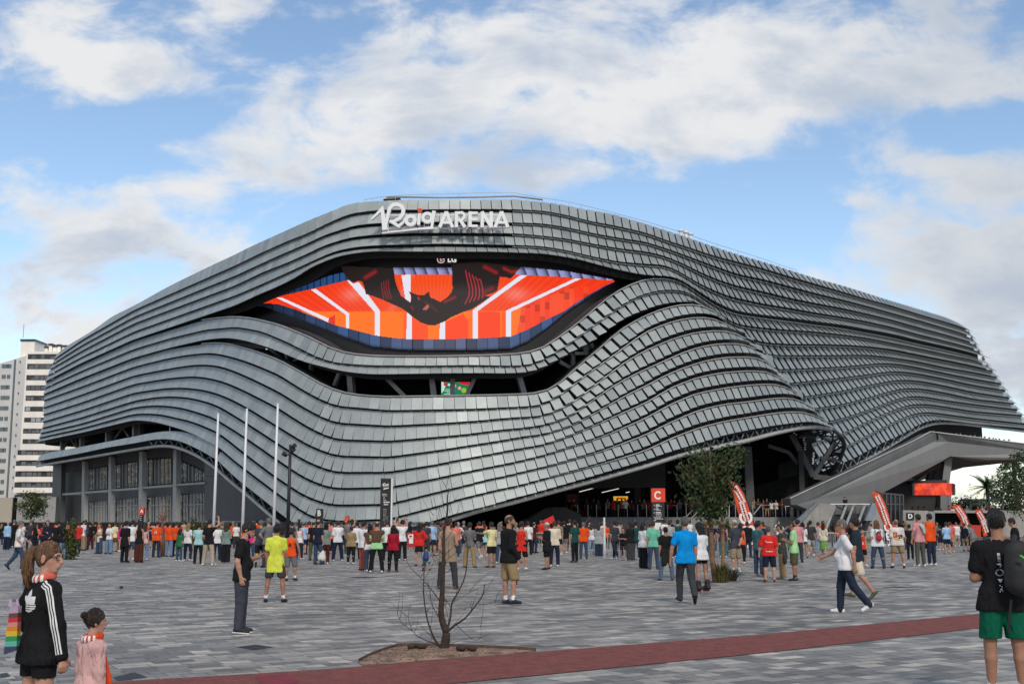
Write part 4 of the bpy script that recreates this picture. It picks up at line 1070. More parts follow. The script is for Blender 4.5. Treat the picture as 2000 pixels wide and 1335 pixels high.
 # bar with a yellow sign, red kiosk
ks=thing('kiosk','dark red and grey kiosk at the left end of the concourse','kiosk',(X_at(1120,109),109,PZ))
mb=MB();mb.box(X_at(1108,109),X_at(1128,109),109,109.4,3.5,4.35);mb.build('red_board',mat('kr',(.16,.012,.014),.6),ks)
mb=MB();mb.box(X_at(1108,109),X_at(1128,109),109,109.3,2.95,3.48);mb.build('grey_board',mat('kg',(.12,.12,.12),.6),ks)
mb=MB();mb.box(X_at(1104,109.5),X_at(1106,109.5),109.5,109.7,PZ,7.0);mb.box(X_at(1130,109.5),X_at(1132,109.5),109.5,109.7,PZ,7.0);mb.build('kiosk_post',M['dark_metal'],ks)
mb=MB()
for i in range(10):mb.box(X_at(1104+i*5.5,109.2),X_at(1107.5+i*5.5,109.2),109.1,109.2,PZ+.1,PZ+.5+.4*rnd.random())
mb.build('red_counter',mat('kc',(.20,.012,.014),.6),ks)
ys=thing('bar_sign','lit yellow bar sign hanging in the dark concourse','sign',at(1212,972,110))
M['yellow']=glow('yellow',(.85,.36,.02),.85)
mb=MB();P=[at(x,y,110)for x,y in((1198.5,968.5),(1226,968.2),(1226.5,973),(1223,977),(1199,976.8))];mb.prism(P,(0,.3,0));mb.build('sign_box',M['yellow'],ys)
mb=MB();x=1204.5
while x<1219.5:
 w=rnd.uniform(.8,1.5);p=at(x,974,109.97);q=at(x+w,971.2,109.97);mb.box(p.x,q.x,109.95,109.99,p.z,q.z);x+=w+.45
mb.build('sign_lettering',mat('ylet',(.25,.02,.01),.6),ys)
for k,x in enumerate((1417,1541,1552)):
 tb=thing('high_table',('white high table behind the nearest feather flag','white high table near the ramp foot, left of its pair','white high table near the ramp foot, right of its pair')[k],
 'table',(X_at(x,107),107,PZ))
 X=X_at(x,107);mb=MB();mb.box(X-.4,X+.4,106.7,107.3,PZ+1.0,PZ+1.05);mb.build('table_top',M['white'],tb)
 for dx,dy in((-.33,-.25),(.33,-.25),(-.33,.25),(.33,.25)):
  mb=MB();mb.box(X+dx-.025,X+dx+.025,107+dy-.025,107+dy+.025,PZ,PZ+1.0);mb.build('leg',M['white'],tb)
  # ---------------------------------------------------------------- the great outdoor stair ramp at the right
rp=thing('stair_ramp','massive grey clad stair ramp rising right under the arena','ramp',at(1700,1020,106))
def rY(px):return float(np.interp(px,[1540,1830,1860,2010],[101,108,108.3,107]))
def slab(name,pts,m,dy=0.0,th=5.0,parent=rp):
 mb=MB();P=[at(x,y,rY(x)+dy)for x,y in pts];mb.prism(P,(0,th,0));return mb.build(name,m,parent)
slab('outer_wall',[(1556,985),(1600,972),(1640,951),(1823,862.5),(1852,862),(1940,871),(2040,884),(2040,896),(1928,897),(1857,890.5),(1784,930),(1724,962),(1700,986),(1700,1004),(1600,
 1004)],M['ramp'],0,3.2)
slab('parapet',[(1543,973),(1784,861),(1817,843),(1830,844.5),(2040,871),(2040,884),(1940,871),(1852,862),(1823,862.5),(1640,951),(1600,972),(1556,986),(1545,985)],mat('ramp_cap',(.125,
 .128,.13),.5,.15,var=.06,vscale=.35,streak=.1),.35,3.0)
mb=MB();mb.tube([at(x,y,rY(x)+.3)for x,y in((1543,972.5),(1784,860.5),(1817,842.5),(1830,844),(2040,870.5))],.06,5);mb.build('coping',M['pipe_metal'],rp)
mb=MB();p=at(1830.5,845,108.2);q=at(1832,858,108.2);mb.bar(p,q,.25,.06);mb.build('expansion_joint',M['black'],rp)
# brown soffit under the landing
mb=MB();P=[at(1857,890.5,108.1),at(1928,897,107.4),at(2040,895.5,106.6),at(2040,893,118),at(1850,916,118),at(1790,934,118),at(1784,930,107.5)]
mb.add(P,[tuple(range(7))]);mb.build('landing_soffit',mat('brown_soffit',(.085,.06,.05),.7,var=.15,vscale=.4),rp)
mb=MB();mb.bar(at(1850,892,109.5),at(1844,942,109.5),.9,.7);mb.bar(at(1843,966,110),at(1843,998,110),.95,.95);mb.bar(at(1854,966,109.6),at(1854,1000,109.6),.3,.3);mb.build('support_pier',
 M['ramp'],rp)
mb=MB()
for a,b_,w in(((1786,934),(1812,915),1.0),((1812,938),(1822,914),.55),((1822,938),(1834,908),.6),((1830,938),(1840,905),.4),((1838,938),(1846,905),.35)):mb.bar(at(*a,113),at(*b_,113),
 w,.4)
mb.build('stair_strut',M['black'],rp)
mb=MB();P=[at(x,y,109)for x,y in((1784,938),(1850,936.5),(1850,944),(1784,944))];mb.prism(P,(0,3,0));mb.build('landing_slab',M['soffit'],rp)
# red curved video board
bd=thing('video_board','glowing red-orange video board curving under the stair ramp','screen',at(1826,955,106))
mb=MB();P=[]
for i in range(21):
 x=1785+(1862-1785)*i/20;Y=105.2+1.4*(i/20-.45)**2*3;P.append((x,Y))
vs=[]
for x,Y in P:vs+=[at(x,943.5-.9*(1-abs(x-1835)/50),Y),at(x,966.3,Y)]
mb.add(vs,[(2*i,2*i+1,2*i+3,2*i+2)for i in range(20)])
mbm=bpy.data.materials.new('board_picture');mbm.use_nodes=True;t=mbm.node_tree;b0=t.nodes['Principled BSDF'];c0=t.nodes.new('ShaderNodeTexCoord')
t.links.new(mixc(t,smooth(t,noise(t,c0 .outputs['Object'],.9,6,.65,.5),.40,.62),(.55,.012,.004),(1.0,.085,.01)),b0 .inputs['Emission Color']);b0 .inputs['Emission Strength'].default_value=1.0;b0 .inputs['Base Color'].default_value=(.02,
 .02,.02,1)
mb.build('board_face',mbm,bd)
mb=MB();P2=[at(1785,943,105.6),at(1864,943,106.0),at(1864,966.5,106.0),at(1785,966.5,105.6)];mb.prism([p+Vector((0,.35,0))for p in P2],(0,.6,0));mb.prism([at(1862.4,943.5,106.2),at(1866,
 945,106.6),at(1866,966,106.6),at(1862.4,966.3,106.2)],(0,.3,0));mb.build('board_case',M['dark_metal'],bd)
# dark understorey, glass box, concrete walls, escalators
us=thing('under_stair_wall','dark wall and opening under the red video board','wall',at(1790,1020,109))
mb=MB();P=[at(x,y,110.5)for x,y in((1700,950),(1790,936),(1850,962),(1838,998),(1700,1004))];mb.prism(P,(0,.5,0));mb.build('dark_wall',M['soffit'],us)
gb=thing('glass_box','tall glazed box with thin mullions between the escalators and the letter D wall','glass box',at(1745,1020,104))
mb=MB();P=[at(x,y,104)for x,y in((1722,962),(1763,966),(1765,1046),(1722,1046))];mb.prism(P,(0,3,0));mb.build('glazing',mat('dark_glass',(.02,.024,.026),.08),gb)
mb=MB()
for x in(1722.5,1731,1739.5,1748,1756.5,1764):mb.bar(at(x,962.5+(x-1722)*.09,103.9),at(x+1,1046,103.9),.09,.12)
mb.bar(at(1722,983.5,103.9),at(1764,984.5,103.9),.1,.1);mb.bar(at(1722,962.5,103.9),at(1764,966,103.9),.12,.12);mb.build('mullion',M['panel'],gb)
cw=thing('escalator_flank','pale concrete flank wall with blue-grey sloping coping left of the escalators','wall',at(1600,1020,100))
mb=MB();P=[at(x,y,100)for x,y in((1594,981),(1632,985),(1612,1048),(1540,1048),(1556,1022))];mb.prism(P,(0,1.2,0));mb.build('flank_wall',M['concrete'],cw)
mb=MB();P=[at(x,y,99.85)for x,y in((1594,980),(1600,981),(1561,1024),(1548,1030),(1530,1034),(1564,1008))];mb.prism(P,(0,.5,0));mb.build('coping',mat('blue_coping',(.17,.20,.235),.6,
 var=.1),cw)
cw2=thing('escalator_flank','pale concrete flank wall with blue-grey sloping coping right of the escalators','wall',at(1715,1020,100))
mb=MB();P=[at(x,y,100)for x,y in((1712,982),(1726,986),(1728,1048),(1690,1048))];mb.prism(P,(0,1.2,0));mb.build('flank_wall',M['concrete'],cw2)
mb=MB();P=[at(x,y,99.85)for x,y in((1704,981),(1715,981),(1708,1000),(1704,1016),(1690,1016),(1698,996))];mb.prism(P,(0,.5,0));mb.build('coping',mat('blue_coping2',(.22,.26,.31),.6,
 var=.1),cw2)
for k,(xl,xr)in enumerate(((1628,1650),(1664,1686))):
 es=thing('escalator',('escalator carrying a standing person, beside the left concrete flank','empty escalator beside the right concrete flank')[k],'escalator',at((xl+xr)/2-8,1020,96))
 for sx in(xl,xr):
  mb=MB();a=at(sx-16,1036,97);b_=at(sx+3,987,103.5);c_=at(sx+12,987,105.5)
  prof=[a,b_,c_,c_-Vector((0,0,.9)),b_-Vector((0,0,.9)),a-Vector((0,0,.9))];mb.prism(prof,(.06,0,0));mb.build('balustrade',mat('bal%d%d'%(k,sx),(.16,.175,.18),.15,.2),es)
  mb=MB();mb.tube([a-Vector((0,0,.5)),a,b_,c_],.12,6);mb.build('handrail',M['pipe_metal'],es)
 mb=MB();a,b_=at(xl-15,1046,97),at(xr-15,1046,97);n_=9
 for i in range(n_):
  f=i/(n_-1);p=at(xl-16+18*f,1046-44*f,97+6.5*f);q=at(xr-16+18*f,1046-44*f,97+6.5*f);mb.box(p.x,q.x,p.y,p.y+.9,p.z-.35,p.z)
 mb.build('step',M['dark_metal'],es)
mb=MB();P=[at(x,y,106)for x,y in((1600,984.5),(1728,984.5),(1728,1048),(1600,1048))];mb.prism(P,(0,.5,0));tag(mb.build('stairwell_wall',mat('stw',(.045,.047,.05),.7)),'dark grey wall closing the escalator well',
 'wall')
mb=MB();mb.tube([at(1560,984.2,103),at(1726,984.2,103)],.07,5);tag(mb.build('guard_rail',M['pipe_metal']),'thin metal guard rail along the top of the escalators','rail')
# wall with the letter D, open kitchen front, roof slab and terrace
dw=thing('concrete_wall','concrete wall carrying a black plate with the letter D','wall',at(1790,1020,102))
mb=MB();P=[at(x,y,102)for x,y in((1764,995.5),(1812,996.5),(1812,1048),(1764,1048))];mb.prism(P,(0,.5,0));mb.build('wall_face',M['concrete'],dw)
mb=MB();P=[at(x,y,101.9)for x,y in((1770.5,1000.5),(1785.5,1000.2),(1785.5,1014.3),(1770.5,1014.3))];mb.prism(P,(0,.08,0));pt=mb.build('letter_plate',M['black'],dw)
p=at(1778,1011.6,101.86);text('D',p,.40,M['letter'],'letter',pt,bold=.02)
kt=thing('kitchen_front','low dark open kitchen front with a pale roof slab behind the feather flags','pavilion',at(1880,1020,104))
mb=MB();P=[at(x,y,103.5)for x,y in((1824,996),(2040,996.5),(2040,1001),(1824,1001))];mb.prism(P,(0,4,0));mb.build('roof_slab',M['concrete'],kt)
mb=MB();P=[at(x,y,106.5)for x,y in((1810,1000),(1950,1000),(1950,1048),(1810,1048))];mb.prism(P,(0,.3,0));mb.build('dark_opening',M['interior'],kt)
mb=MB();P=[at(x,y,103.6)for x,y in((1856,1023.5),(1916,1025),(1916,1048),(1856,1048))];mb.prism(P,(0,.6,0));mb.build('red_counter',mat('redc',(.45,.04,.015),.6),kt)
mb=MB();P=[at(x,y,102.4)for x,y in((1812,998),(1826,998),(1826,1048),(1812,1048))];mb.prism(P,(0,3,0));mb.build('side_wall',M['concrete_grey'],kt)
mb=MB();P=[at(x,y,103)for x,y in((1955,999),(2040,1003),(2040,1048),(1955,1048))];mb.prism(P,(0,.4,0));tag(mb.build('concrete_wall',M['concrete']),'pale concrete wall at the right edge below the dark tree',
 'wall')
pg=thing('pergola','grey-green steel pergola frame on the terrace right of the ramp','pergola',at(1920,1000,114))
mb=MB();gm=mat('pergola_green',(.17,.20,.17),.6)
for a,b_ in(((1876,977),(1958,973.5)),((1876,977),(1876,998)),((1895,976),(1896,998)),((1928,975),(1929,998)),((1958,973.5),(1958,998)),((1905,985),(1916,978)),((1916,978),(1952,977.5))):mb.bar(at(*a,
 114),at(*b_,114),.16,.16)
for k in range(8):mb.bar(at(1876+k*11,976.6-k*.48,114),at(1876+k*11,975.6-k*.48,118),.10,.14)
mb.tube([at(1905+14*math.cos(R(a)),997-14*math.sin(R(a)),114)for a in range(10,171,16)],.12,5);mb.build('frame',gm,pg)
mb=MB();P=[at(1874,977,113.8),at(1898,976,113.8),at(1898,976,120),at(1874,977,120)];mb.prism(P,(0,0,.12));mb.build('roof_panel',M['dark_metal'],pg)
# ---------------------------------------------------------------- fence, poles, mast, totems, flags
fe=thing('fence','long black bar fence in front of the arena','fence',(X_at(430,86),86,0))
mb=MB()
def fY(px):return float(np.interp(px,[-40,100,400,560,900],[118,112,92,82.5,80]))
fx=-40.0;pts=[]
while fx<885:
 pts.append(at(fx,1020,fY(fx)));fx+=2.6
for p in pts:mb.bar((p.x,p.y,0.05),(p.x,p.y,1.72),.05,.05)
mb.build('bars',M['black'],fe)
mb=MB()
for z in(.12,1.58):mb.tube([(p.x,p.y,z)for p in pts[::6]+[pts[-1]]],.04,4)
mb.build('fence_rail',M['black'],fe)
for p in pts[::40]+[pts[-2],pts[-42]]:
 mb=MB();mb.bar((p.x,p.y-.05,0),(p.x,p.y-.05,1.9),.16,.16);mb.build('post',M['black'],fe)
mb=MB()
for a,b_ in zip(pts[0:210:10],pts[10:220:10]):
 mb.hexa([(a.x,a.y+.12,0),(b_.x,b_.y+.12,0),(b_.x,b_.y+.15,0),(a.x,a.y+.15,0),(a.x,a.y+.12,1.66),(b_.x,b_.y+.12,1.66),(b_.x,b_.y+.15,1.66),(a.x,a.y+.15,1.66)])
mb.build('screen_panel',M['black'],fe)
for k,(xb,xt,yt,lab)in enumerate(((417.5,424,809,'shortest white flagpole, leftmost of three'),(474,479,800,'white flagpole standing between two others'),(535,541,790,'tallest white flagpole, nearest the light mast'))):
 Y=76-k*2;p=at(xb,1020,Y);top=at(xt,yt,Y);o=thing('flagpole',lab,'flagpole',(p.x,Y,0),'white flagpoles before the arena')
 mb=MB();mb.tube([(p.x,Y,0),(p.x,Y,top.z)],[.11,.065],10);mb.build('pole',M['white_metal'],o,True)
 mb=MB();mb.ell((p.x,Y,top.z+.04),.09,.09,.06,8,5);mb.build('finial',M['white_metal'],o,True)
 mb=MB();mb.tube([(p.x,Y,0),(p.x,Y,.18)],.2,12);mb.build('base_collar',M['grey_metal'],o)
Y=72;p=at(562.5,1020,Y);tp=at(567.5,868,Y);ms=thing('light_mast','black light mast with three floodlights right of the flagpoles','street lamp',(p.x,Y,0))
mb=MB();mb.tube([(p.x,Y,0),(p.x,Y,tp.z)],[.13,.09],10);mb.build('mast',M['black'],ms,True)
for(dx,py,s)in((.18,872,1),(.12,880,1),(-.22,888,-1)):
 z=at(567,py,Y).z;mb=MB();mb.tube([(p.x,Y,z),(p.x+dx,Y-.1,z)],.035,5);mb.tube([(p.x+dx,Y-.1,z-.05),(p.x+dx+s*.16,Y-.3,z+.08)],[.10,.15],10);mb.build('floodlight',M['black'],ms)
def slab_sign(px0,px1,py0,Y,th,m,name,parent,py1=None):
 a=at(px0,py0,Y);b_=at(px1,py0,Y);z0=0 if py1 is None else at(px0,py1,Y).z
 mb=MB();mb.box(a.x,b_.x,Y,Y+th,z0,a.z);return mb.build(name,m,parent)
def dashes(px0,px1,rows,Y,m,name,parent,h=1.0,seed=1,fill=.8):
 r_=random.Random(seed);mb=MB()
 for y,x0,x1,hh in rows:
  x=x0
  while x<x1:
   w=r_.uniform(.5,2.0)if fill<1 else(x1-x0)
   p=at(x,y+hh/2,Y);q=at(min(x+w,x1),y-hh/2,Y)
   mb.box(p.x,q.x,Y-.012,Y,p.z,q.z);x+=w+.45
 return mb.build(name,m,parent)
 # tall arena totem
tt=thing('totem_sign','tall black information totem with white script emblem before the tiles','sign',at(755,1020,66))
tt.location.z=0
sl=slab_sign(743.5,764,933.5,66,.35,M['black'],'totem_body',tt)
slab_sign(764,767,933.5,66.02,.31,M['white_metal'],'edge_strip',tt)
O=at(745.8,939.5,65.98);um=(at(764,950,66)-at(744,950,66)).length/20
rot=R(8);ex=Vector((math.cos(rot),0,math.sin(rot)))*um*.0165;ey=Vector((-math.sin(rot),0,math.cos(rot)))*um*.021
strokes([(p,[x*1.15 for x in w]if isinstance(w,list)else w*1.2)for p,w in script],34,.01,at(742.6,940.0,65.97),ex,ey,'emblem',M['letter'],sl)
text('ARENA',at(754.3,954.2,65.97),2.3*um,M['letter'],'emblem_word',sl,(math.cos(R(14)),0,math.sin(R(14))),(-math.sin(R(14)),0,math.cos(R(14))),bold=.008)
for s,y in(('C',972),('B A',976),('B A L A',980.7),('A D A',985)):pass
dashes(0,0,[(964.5,746.5,755,1.5),(967.3,747,757,.9)],65.99,M['letter'],'totem_lines',sl,seed=4)
dashes(0,0,[(971.5,749.5,751.3,2.6),(975.8,749.3,751,2.4),(975.8,752.6,754,2.4),(980,749.3,760.8,2.6),(984.5,749.8,758,2.4)],65.99,M['letter'],'totem_symbols',sl,seed=8)
dashes(0,0,[(994,748.5,755,1.5)]+[(996.3+k*1.6,748.5,756.5-(k%3),.55)for k in range(6)]+[(1005.5,748.5,753.5,1.3)]+[(1007.6+k*1.6,748.8,759-k%3,.5)for k in range(5)]+[(1015,749,751,
 1.4),(1018,749,754,.6),(1021.5,750,756,1.3)],65.99,mat('grey_letter',(.35,.35,.35),.6),'totem_text',sl,seed=12)
# letter C totem
Y=80;ct=thing('totem_sign','black totem topped by an orange square with the letter C','sign',(at(1285,1020,Y).x,Y,0))
bdy=slab_sign(1273.5,1297.5,979.5,Y,.4,M['black'],'totem_body',ct)
M['orange_sign']=mat('orange_sign',(.70,.055,.012),.5)
hd=slab_sign(1272.3,1299,952.8,Y-.03,.46,M['orange_sign'],'orange_head',ct,979.6)
c=at(1285.3,966.6,Y-.05);um=(at(1298,966,Y)-at(1273,966,Y)).length/25
strokes([(signP(arc(0,0,6.0,6.6,38,322,22)),3.0)],3,.02,c,(um,0,0),(0,0,um),'letter',M['letter'],hd)
dashes(0,0,[(985.2,1281,1288,2.0),(987.6,1281,1292,1.2),(989.8,1281,1285,.9),(993,1281,1286,2.0),(995.5,1281,1291,1.0),(1000,1281,1291,2.2),(1002.8,1281,1292,1.2),(1006.5,1281,1292,
 1.0),(1010,1277,1291,1.0),(1012.5,1279,1295,1.2),(1015.6,1277,1281.5,1.3)],Y-.01,M['letter'],'totem_text',bdy,seed=21)
mb=MB()
for y in(986,994,1000.7):p=at(1278.3,y,Y-.01);mb.tube([p,p+Vector((0,.01,0))],1.3*um,10)
mb.build('totem_icon',mat('icon',(.4,.4,.45),.5),bdy)
slab_sign(1278,1296,1020,Y-.02,.2,M['white'],'white_base',ct,1040)
# letter A totem
Y=96;at_=thing('totem_sign','black totem with an orange head and letter A before the glass bays','sign',(at(275,1020,Y).x,Y,0))
bdy=slab_sign(272.5,279,1004,Y,.3,M['black'],'totem_body',at_)
hd=slab_sign(272,281.2,990.5,Y-.03,.35,M['orange_sign'],'orange_head',at_,1004.5)
text('A',at(276.6,1000.3,Y-.05),.26,M['letter'],'letter',hd,bold=.012)
dashes(0,0,[(1007.5,273.3,277,1.1),(1011.5,273.3,277,1.1),(1015,273.3,276,1.1)],Y-.01,M['letter'],'totem_text',bdy,seed=31)
# letter B sign
Y=74;bs=thing('totem_sign','black sign with a white letter B standing before the tiles','sign',(at(624,1020,Y).x,Y,0))
bdy=slab_sign(617.7,630.5,993,Y,.3,M['black'],'totem_body',bs)
text('B',at(623,1006.5,Y-.03),.37,M['letter'],'letter',bdy,bold=.012,xs=.8)
dashes(0,0,[(1014.8,620,624,1.2)],Y-.01,M['letter'],'totem_text',bdy,seed=2)
# CI board among the crowd
Y=gnd(800,1072).y;cb=thing('notice_board','red board with white letters CI beside the photographing fan','sign',(gnd(800,1072).x,Y,0))
bdy=slab_sign(795.5,809.5,1039,Y,.08,mat('ci_red',(.42,.02,.03),.6),'board',cb,1068)
text('CI',at(802,1050.6,Y-.02),.26,M['letter'],'letter',bdy,bold=.02)
slab_sign(799,807,1051.5,Y-.01,.01,M['white'],'notice_paper',bdy,1060.5)
mb=MB()
for x in(797,808):p=at(x,1066,Y);mb.box(p.x-.02,p.x+.02,Y+.02,Y+.06,0,p.z)
mb.build('board_leg',M['dark_metal'],cb)
# white post in the queue
Y=gnd(1181,1090).y;wpz=at(1180,1010,Y);wp2=thing('white_post','slim white post on a flat foot in the crowd below the podium','post',(gnd(1181,1090).x,Y,0))
mb=MB();mb.tube([(wp2 .location.x,Y,0),(wpz.x,Y,wpz.z)],.045,8);mb.build('shaft',M['white_metal'],wp2)
mb=MB();mb.box(wp2 .location.x-.1,wp2 .location.x+.45,Y-.12,Y+.12,0,.03);mb.build('foot',M['white_metal'],wp2)
Y=gnd(1109,1062).y
mb=MB();q=at(1109,1022,Y);mb.tube([(q.x,Y,0),(q.x,Y,q.z)],.08,8);tag(mb.build('pale_post',mat('pale_post',(.5,.58,.58),.5)),'pale short post behind the dark green T-shirt','post')
Y=gnd(707,1060).y
mb=MB();q=at(708,1017,Y);mb.box(q.x-.09,q.x+.09,Y,Y+.02,q.z-.28,q.z);mb.box(q.x-.02,q.x+.02,Y+.02,Y+.04,0,q.z);tag(mb.build('placard',M['white']),'small white placard on a stick over the crowd',
 'placard')
def feather_flag(edge_l,edge_r,Y,label,letters,foot):
 """outline traced as a left and right edge from tip to foot; cloth with ripples on a bent pole"""
 o=thing('feather_flag',label,'flag',(foot.x,foot.y,0),'orange feather flags')
 n=26;mb=MB();vs=[]
 def ev(e,f):
  d=[0]
  for a,b_ in zip(e[:-1],e[1:]):d.append(d[-1]+math.hypot(b_[0]-a[0],b_[1]-a[1]))
  return float(np.interp(f*d[-1],d,[p[0]for p in e])),float(np.interp(f*d[-1],d,[p[1]for p in e]))
 m_=6
 for i in range(n+1):
  f=i/n;l=ev(edge_l,f);r=ev(edge_r,f)
  for j in range(m_+1):
   g_=j/m_;x=l[0]+(r[0]-l[0])*g_;y=l[1]+(r[1]-l[1])*g_
   vs.append(at(x,y,Y+.05*math.sin(f*14+g_*3)*(1-g_)))
 k=m_+1
 mb.add(vs,[(i*k+j,(i+1)*k+j,(i+1)*k+j+1,i*k+j+1)for i in range(n)for j in range(m_)])
 cl=mb.build('cloth',M['flag_red'],o,True)
 sol=cl.modifiers.new('th','SOLIDIFY');sol.thickness=.012
 mb=MB();pole=[at(*ev(edge_r,i/n),Y+.02)+Vector((.03,0,.02))for i in range(n+1)]
 mb.tube(pole+[Vector((foot.x,foot.y,0))],.028,6);mb.build('pole',M['black'],o,True)
 mb=MB();mb.box(foot.x-.3,foot.x+.3,foot.y-.25,foot.y+.25,0,.05);mb.build('base_plate',M['dark_metal'],o)
 for s,f,h in letters:
  l=ev(edge_l,f);r=ev(edge_r,f);l2=ev(edge_l,min(1,f+.06));r2=ev(edge_r,min(1,f+.06))
  c1=at((l[0]+r[0])/2,(l[1]+r[1])/2,Y-.10);c2=at((l2[0]+r2[0])/2,(l2[1]+r2[1])/2,Y-.10)
  dn=(c2-c1).normalized();side=Vector((dn.z,0,-dn.x))
  if side.x<0:side=-side
  # letters run up the cloth
  if s=='-':
   mb=MB();r_=random.Random(int(f*100));t=0
   while t<h:
    w=r_.uniform(.03,.09)
    for q in(-1,1):
     p0=c1+dn*t+side*(.02+.075*q);mb.obox(p0+dn*w/2,dn*w/2,side*.045,Vector((0,.006,0)))
    t+=w+.03
   mb.build('flag_text',M['letter'],cl)
  else:text(s,c1-side*h*.45,h,M['letter'],'flag_letter',cl,-dn,side,bold=.02,ext=.005)
 return o
fp=gnd(1478,1088)
feather_flag([(1422,942),(1432,965),(1441,1000),(1450,1035),(1461,1068)],[(1428,940),(1440,945),(1452,962),(1462,990),(1472,1025),(1477,1064)],fp.y,'orange feather flag with white ABC letters, nearest to the staked tree',
 [('-',.10,.9),('-',.34,1.05),('ABC',.755,.62)],Vector((gnd(1478,1088).x,fp.y,0)))
fp=gnd(1745,1080)
feather_flag([(1702,960.5),(1710,985),(1722,1015),(1734,1050)],[(1708,959.5),(1718,963),(1728,980),(1736,1005),(1742,1035),(1744,1050)],fp.y,'orange feather flag in front of the glass box',
 [('-',.12,.75),('-',.42,.8),('ABC',.93,.42)],Vector((fp.x,fp.y,0)))
fp=gnd(1898,1070)
feather_flag([(1860.5,988),(1868,1002),(1878,1020),(1886,1040)],[(1864,985.5),(1874,986),(1884,998),(1892,1018),(1897,1040)],fp.y,'orange feather flag before the dark kitchen front, left of two',
 [('-',.14,.9),('-',.5,.8)],Vector((fp.x,fp.y,0)))
fp=gnd(1930,1074)
feather_flag([(1903,996),(1908,1006),(1914,1020),(1922,1040)],[(1907,994.5),(1914,995),(1922,1006),(1927,1022),(1930,1040)],fp.y,'orange feather flag before the dark kitchen front, right of two',
 [('-',.15,.75),('-',.5,.7)],Vector((fp.x,fp.y,0)))
fp=gnd(676,1062)
feather_flag([(671.5,1014),(672,1022),(673,1034),(675,1050)],[(676,1008),(680,1007),(681.5,1013),(680,1026),(677,1050)],fp.y,'small dark red flag over the crowd right of the letter B sign',
 [('-',.22,.3)],Vector((fp.x,fp.y,0)))
# crowd barriers
bar_spots=[(1040,1078),(1062,1078),(1112,1080),(1150,1082),(1178,1084),(1215,1084),(1432,1085),(1452,1085),(1600,1076),(1628,1080),(1700,1070)]
bl=['metal crowd barrier behind the maroon T-shirt','metal crowd barrier behind the beige shirt','metal crowd barrier left of the dark green T-shirt','metal crowd barrier right of the orange hoodie',
 'metal crowd barrier behind the white post','metal crowd barrier behind the charcoal T-shirt','metal crowd barrier behind the young tree stakes','metal crowd barrier by the man in the pale cap',
 'metal crowd barrier behind the green skirt','metal crowd barrier at the foot of the escalators','metal crowd barrier behind the orange basketball vest']
b0=thing('crowd_barrier',bl[0],'barrier',(0,0,0),'metal crowd barriers')
mb=MB();mb.tube([(-1,0,.12),(-1,0,1.0),(-.92,0,1.08),(.92,0,1.08),(1,0,1.0),(1,0,.12)],.022,6);mb.tube([(-1,0,.25),(1,0,.25)],.02,6);mb.build('frame',M['pipe_metal'],b0)
mb=MB()
for k in range(15):mb.tube([(-.9+k*.1286,0,.25),(-.9+k*.1286,0,1.07)],.009,4)
mb.build('bars',M['pipe_metal'],b0)
for sx in(-.75,.75):
 mb=MB();mb.tube([(sx,-.3,.03),(sx,0,.14),(sx,.3,.03)],.02,5);mb.build('foot',M['pipe_metal'],b0)
for k,(x,y)in enumerate(bar_spots):
 o=b0
 if k:
  o=b0 .copy();COL.objects.link(o)
  for ch in list(b0 .children):
   c=ch.copy();COL.objects.link(c);c.parent=o
 o.location=gnd(x,y);o.rotation_euler=(0,0,R(rnd.uniform(-15,15)));o['label']=bl[k]
 # ---------------------------------------------------------------- apartment tower and low buildings at the left
YT=300.0
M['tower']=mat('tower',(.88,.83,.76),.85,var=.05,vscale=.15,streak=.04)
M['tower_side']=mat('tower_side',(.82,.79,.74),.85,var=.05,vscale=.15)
M['tower_dark']=mat('tower_dark',(.045,.045,.05),.35,var=.3,vscale=.5)
M['shutter']=mat('shutter',(.13,.135,.15),.6,var=.3,vscale=.4)
tw=thing('apartment_tower','white apartment tower with dark window bands behind the left end of the arena','building',at(60,1020,YT))
zt=at(46,686,YT).z;xr0=at(41,850,YT).x;xr1=at(122,850,YT).x;uT=(xr1-xr0)/81
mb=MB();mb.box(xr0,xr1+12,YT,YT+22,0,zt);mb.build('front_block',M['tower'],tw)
# left wing, its face turned away to the left
xl=at(-30,850,YT+26).x
pts=[(xr0,YT+.02),(xr0,YT+22),(xl,YT+46),(xl,YT+24)]
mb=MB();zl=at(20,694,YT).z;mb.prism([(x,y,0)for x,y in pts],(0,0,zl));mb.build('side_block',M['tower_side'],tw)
mb=MB();mb.box(at(26,700,YT).x,at(53,700,YT).x,YT+4,YT+12,zt-1,at(40,661.5,YT).z);mb.build('stair_head',M['tower'],tw)
mb=MB();mb.box(at(26,700,YT).x-.2,at(53,700,YT).x+.2,YT+3.8,YT+12.2,at(40,661.5,YT).z,at(40,657.5,YT).z);mb.build('dark_cap',M['tower_dark'],tw)
for x0,x1,y in((81,88,665),(89,97,668),(98,104,666.5),(108,117,668),(73,79,670)):
 ch=MB();ch.box(at(x0,y,YT).x,at(x1,y,YT).x,YT+5,YT+8,zt-.5,at(80,y+4,YT).z);c_=ch.build('chimney',M['tower'],tw)
 ch=MB();ch.box(at(x0,y,YT).x-.15,at(x1,y,YT).x+.15,YT+4.8,YT+8.2,at(80,y+4,YT).z,at(80,y,YT).z);ch.build('chimney_cap',M['tower_dark'],c_)
mb=MB();p=at(45,660,YT+6);mb.tube([p,p+Vector((0,0,4.0))],.06,4);mb.build('antenna',M['dark_metal'],tw)
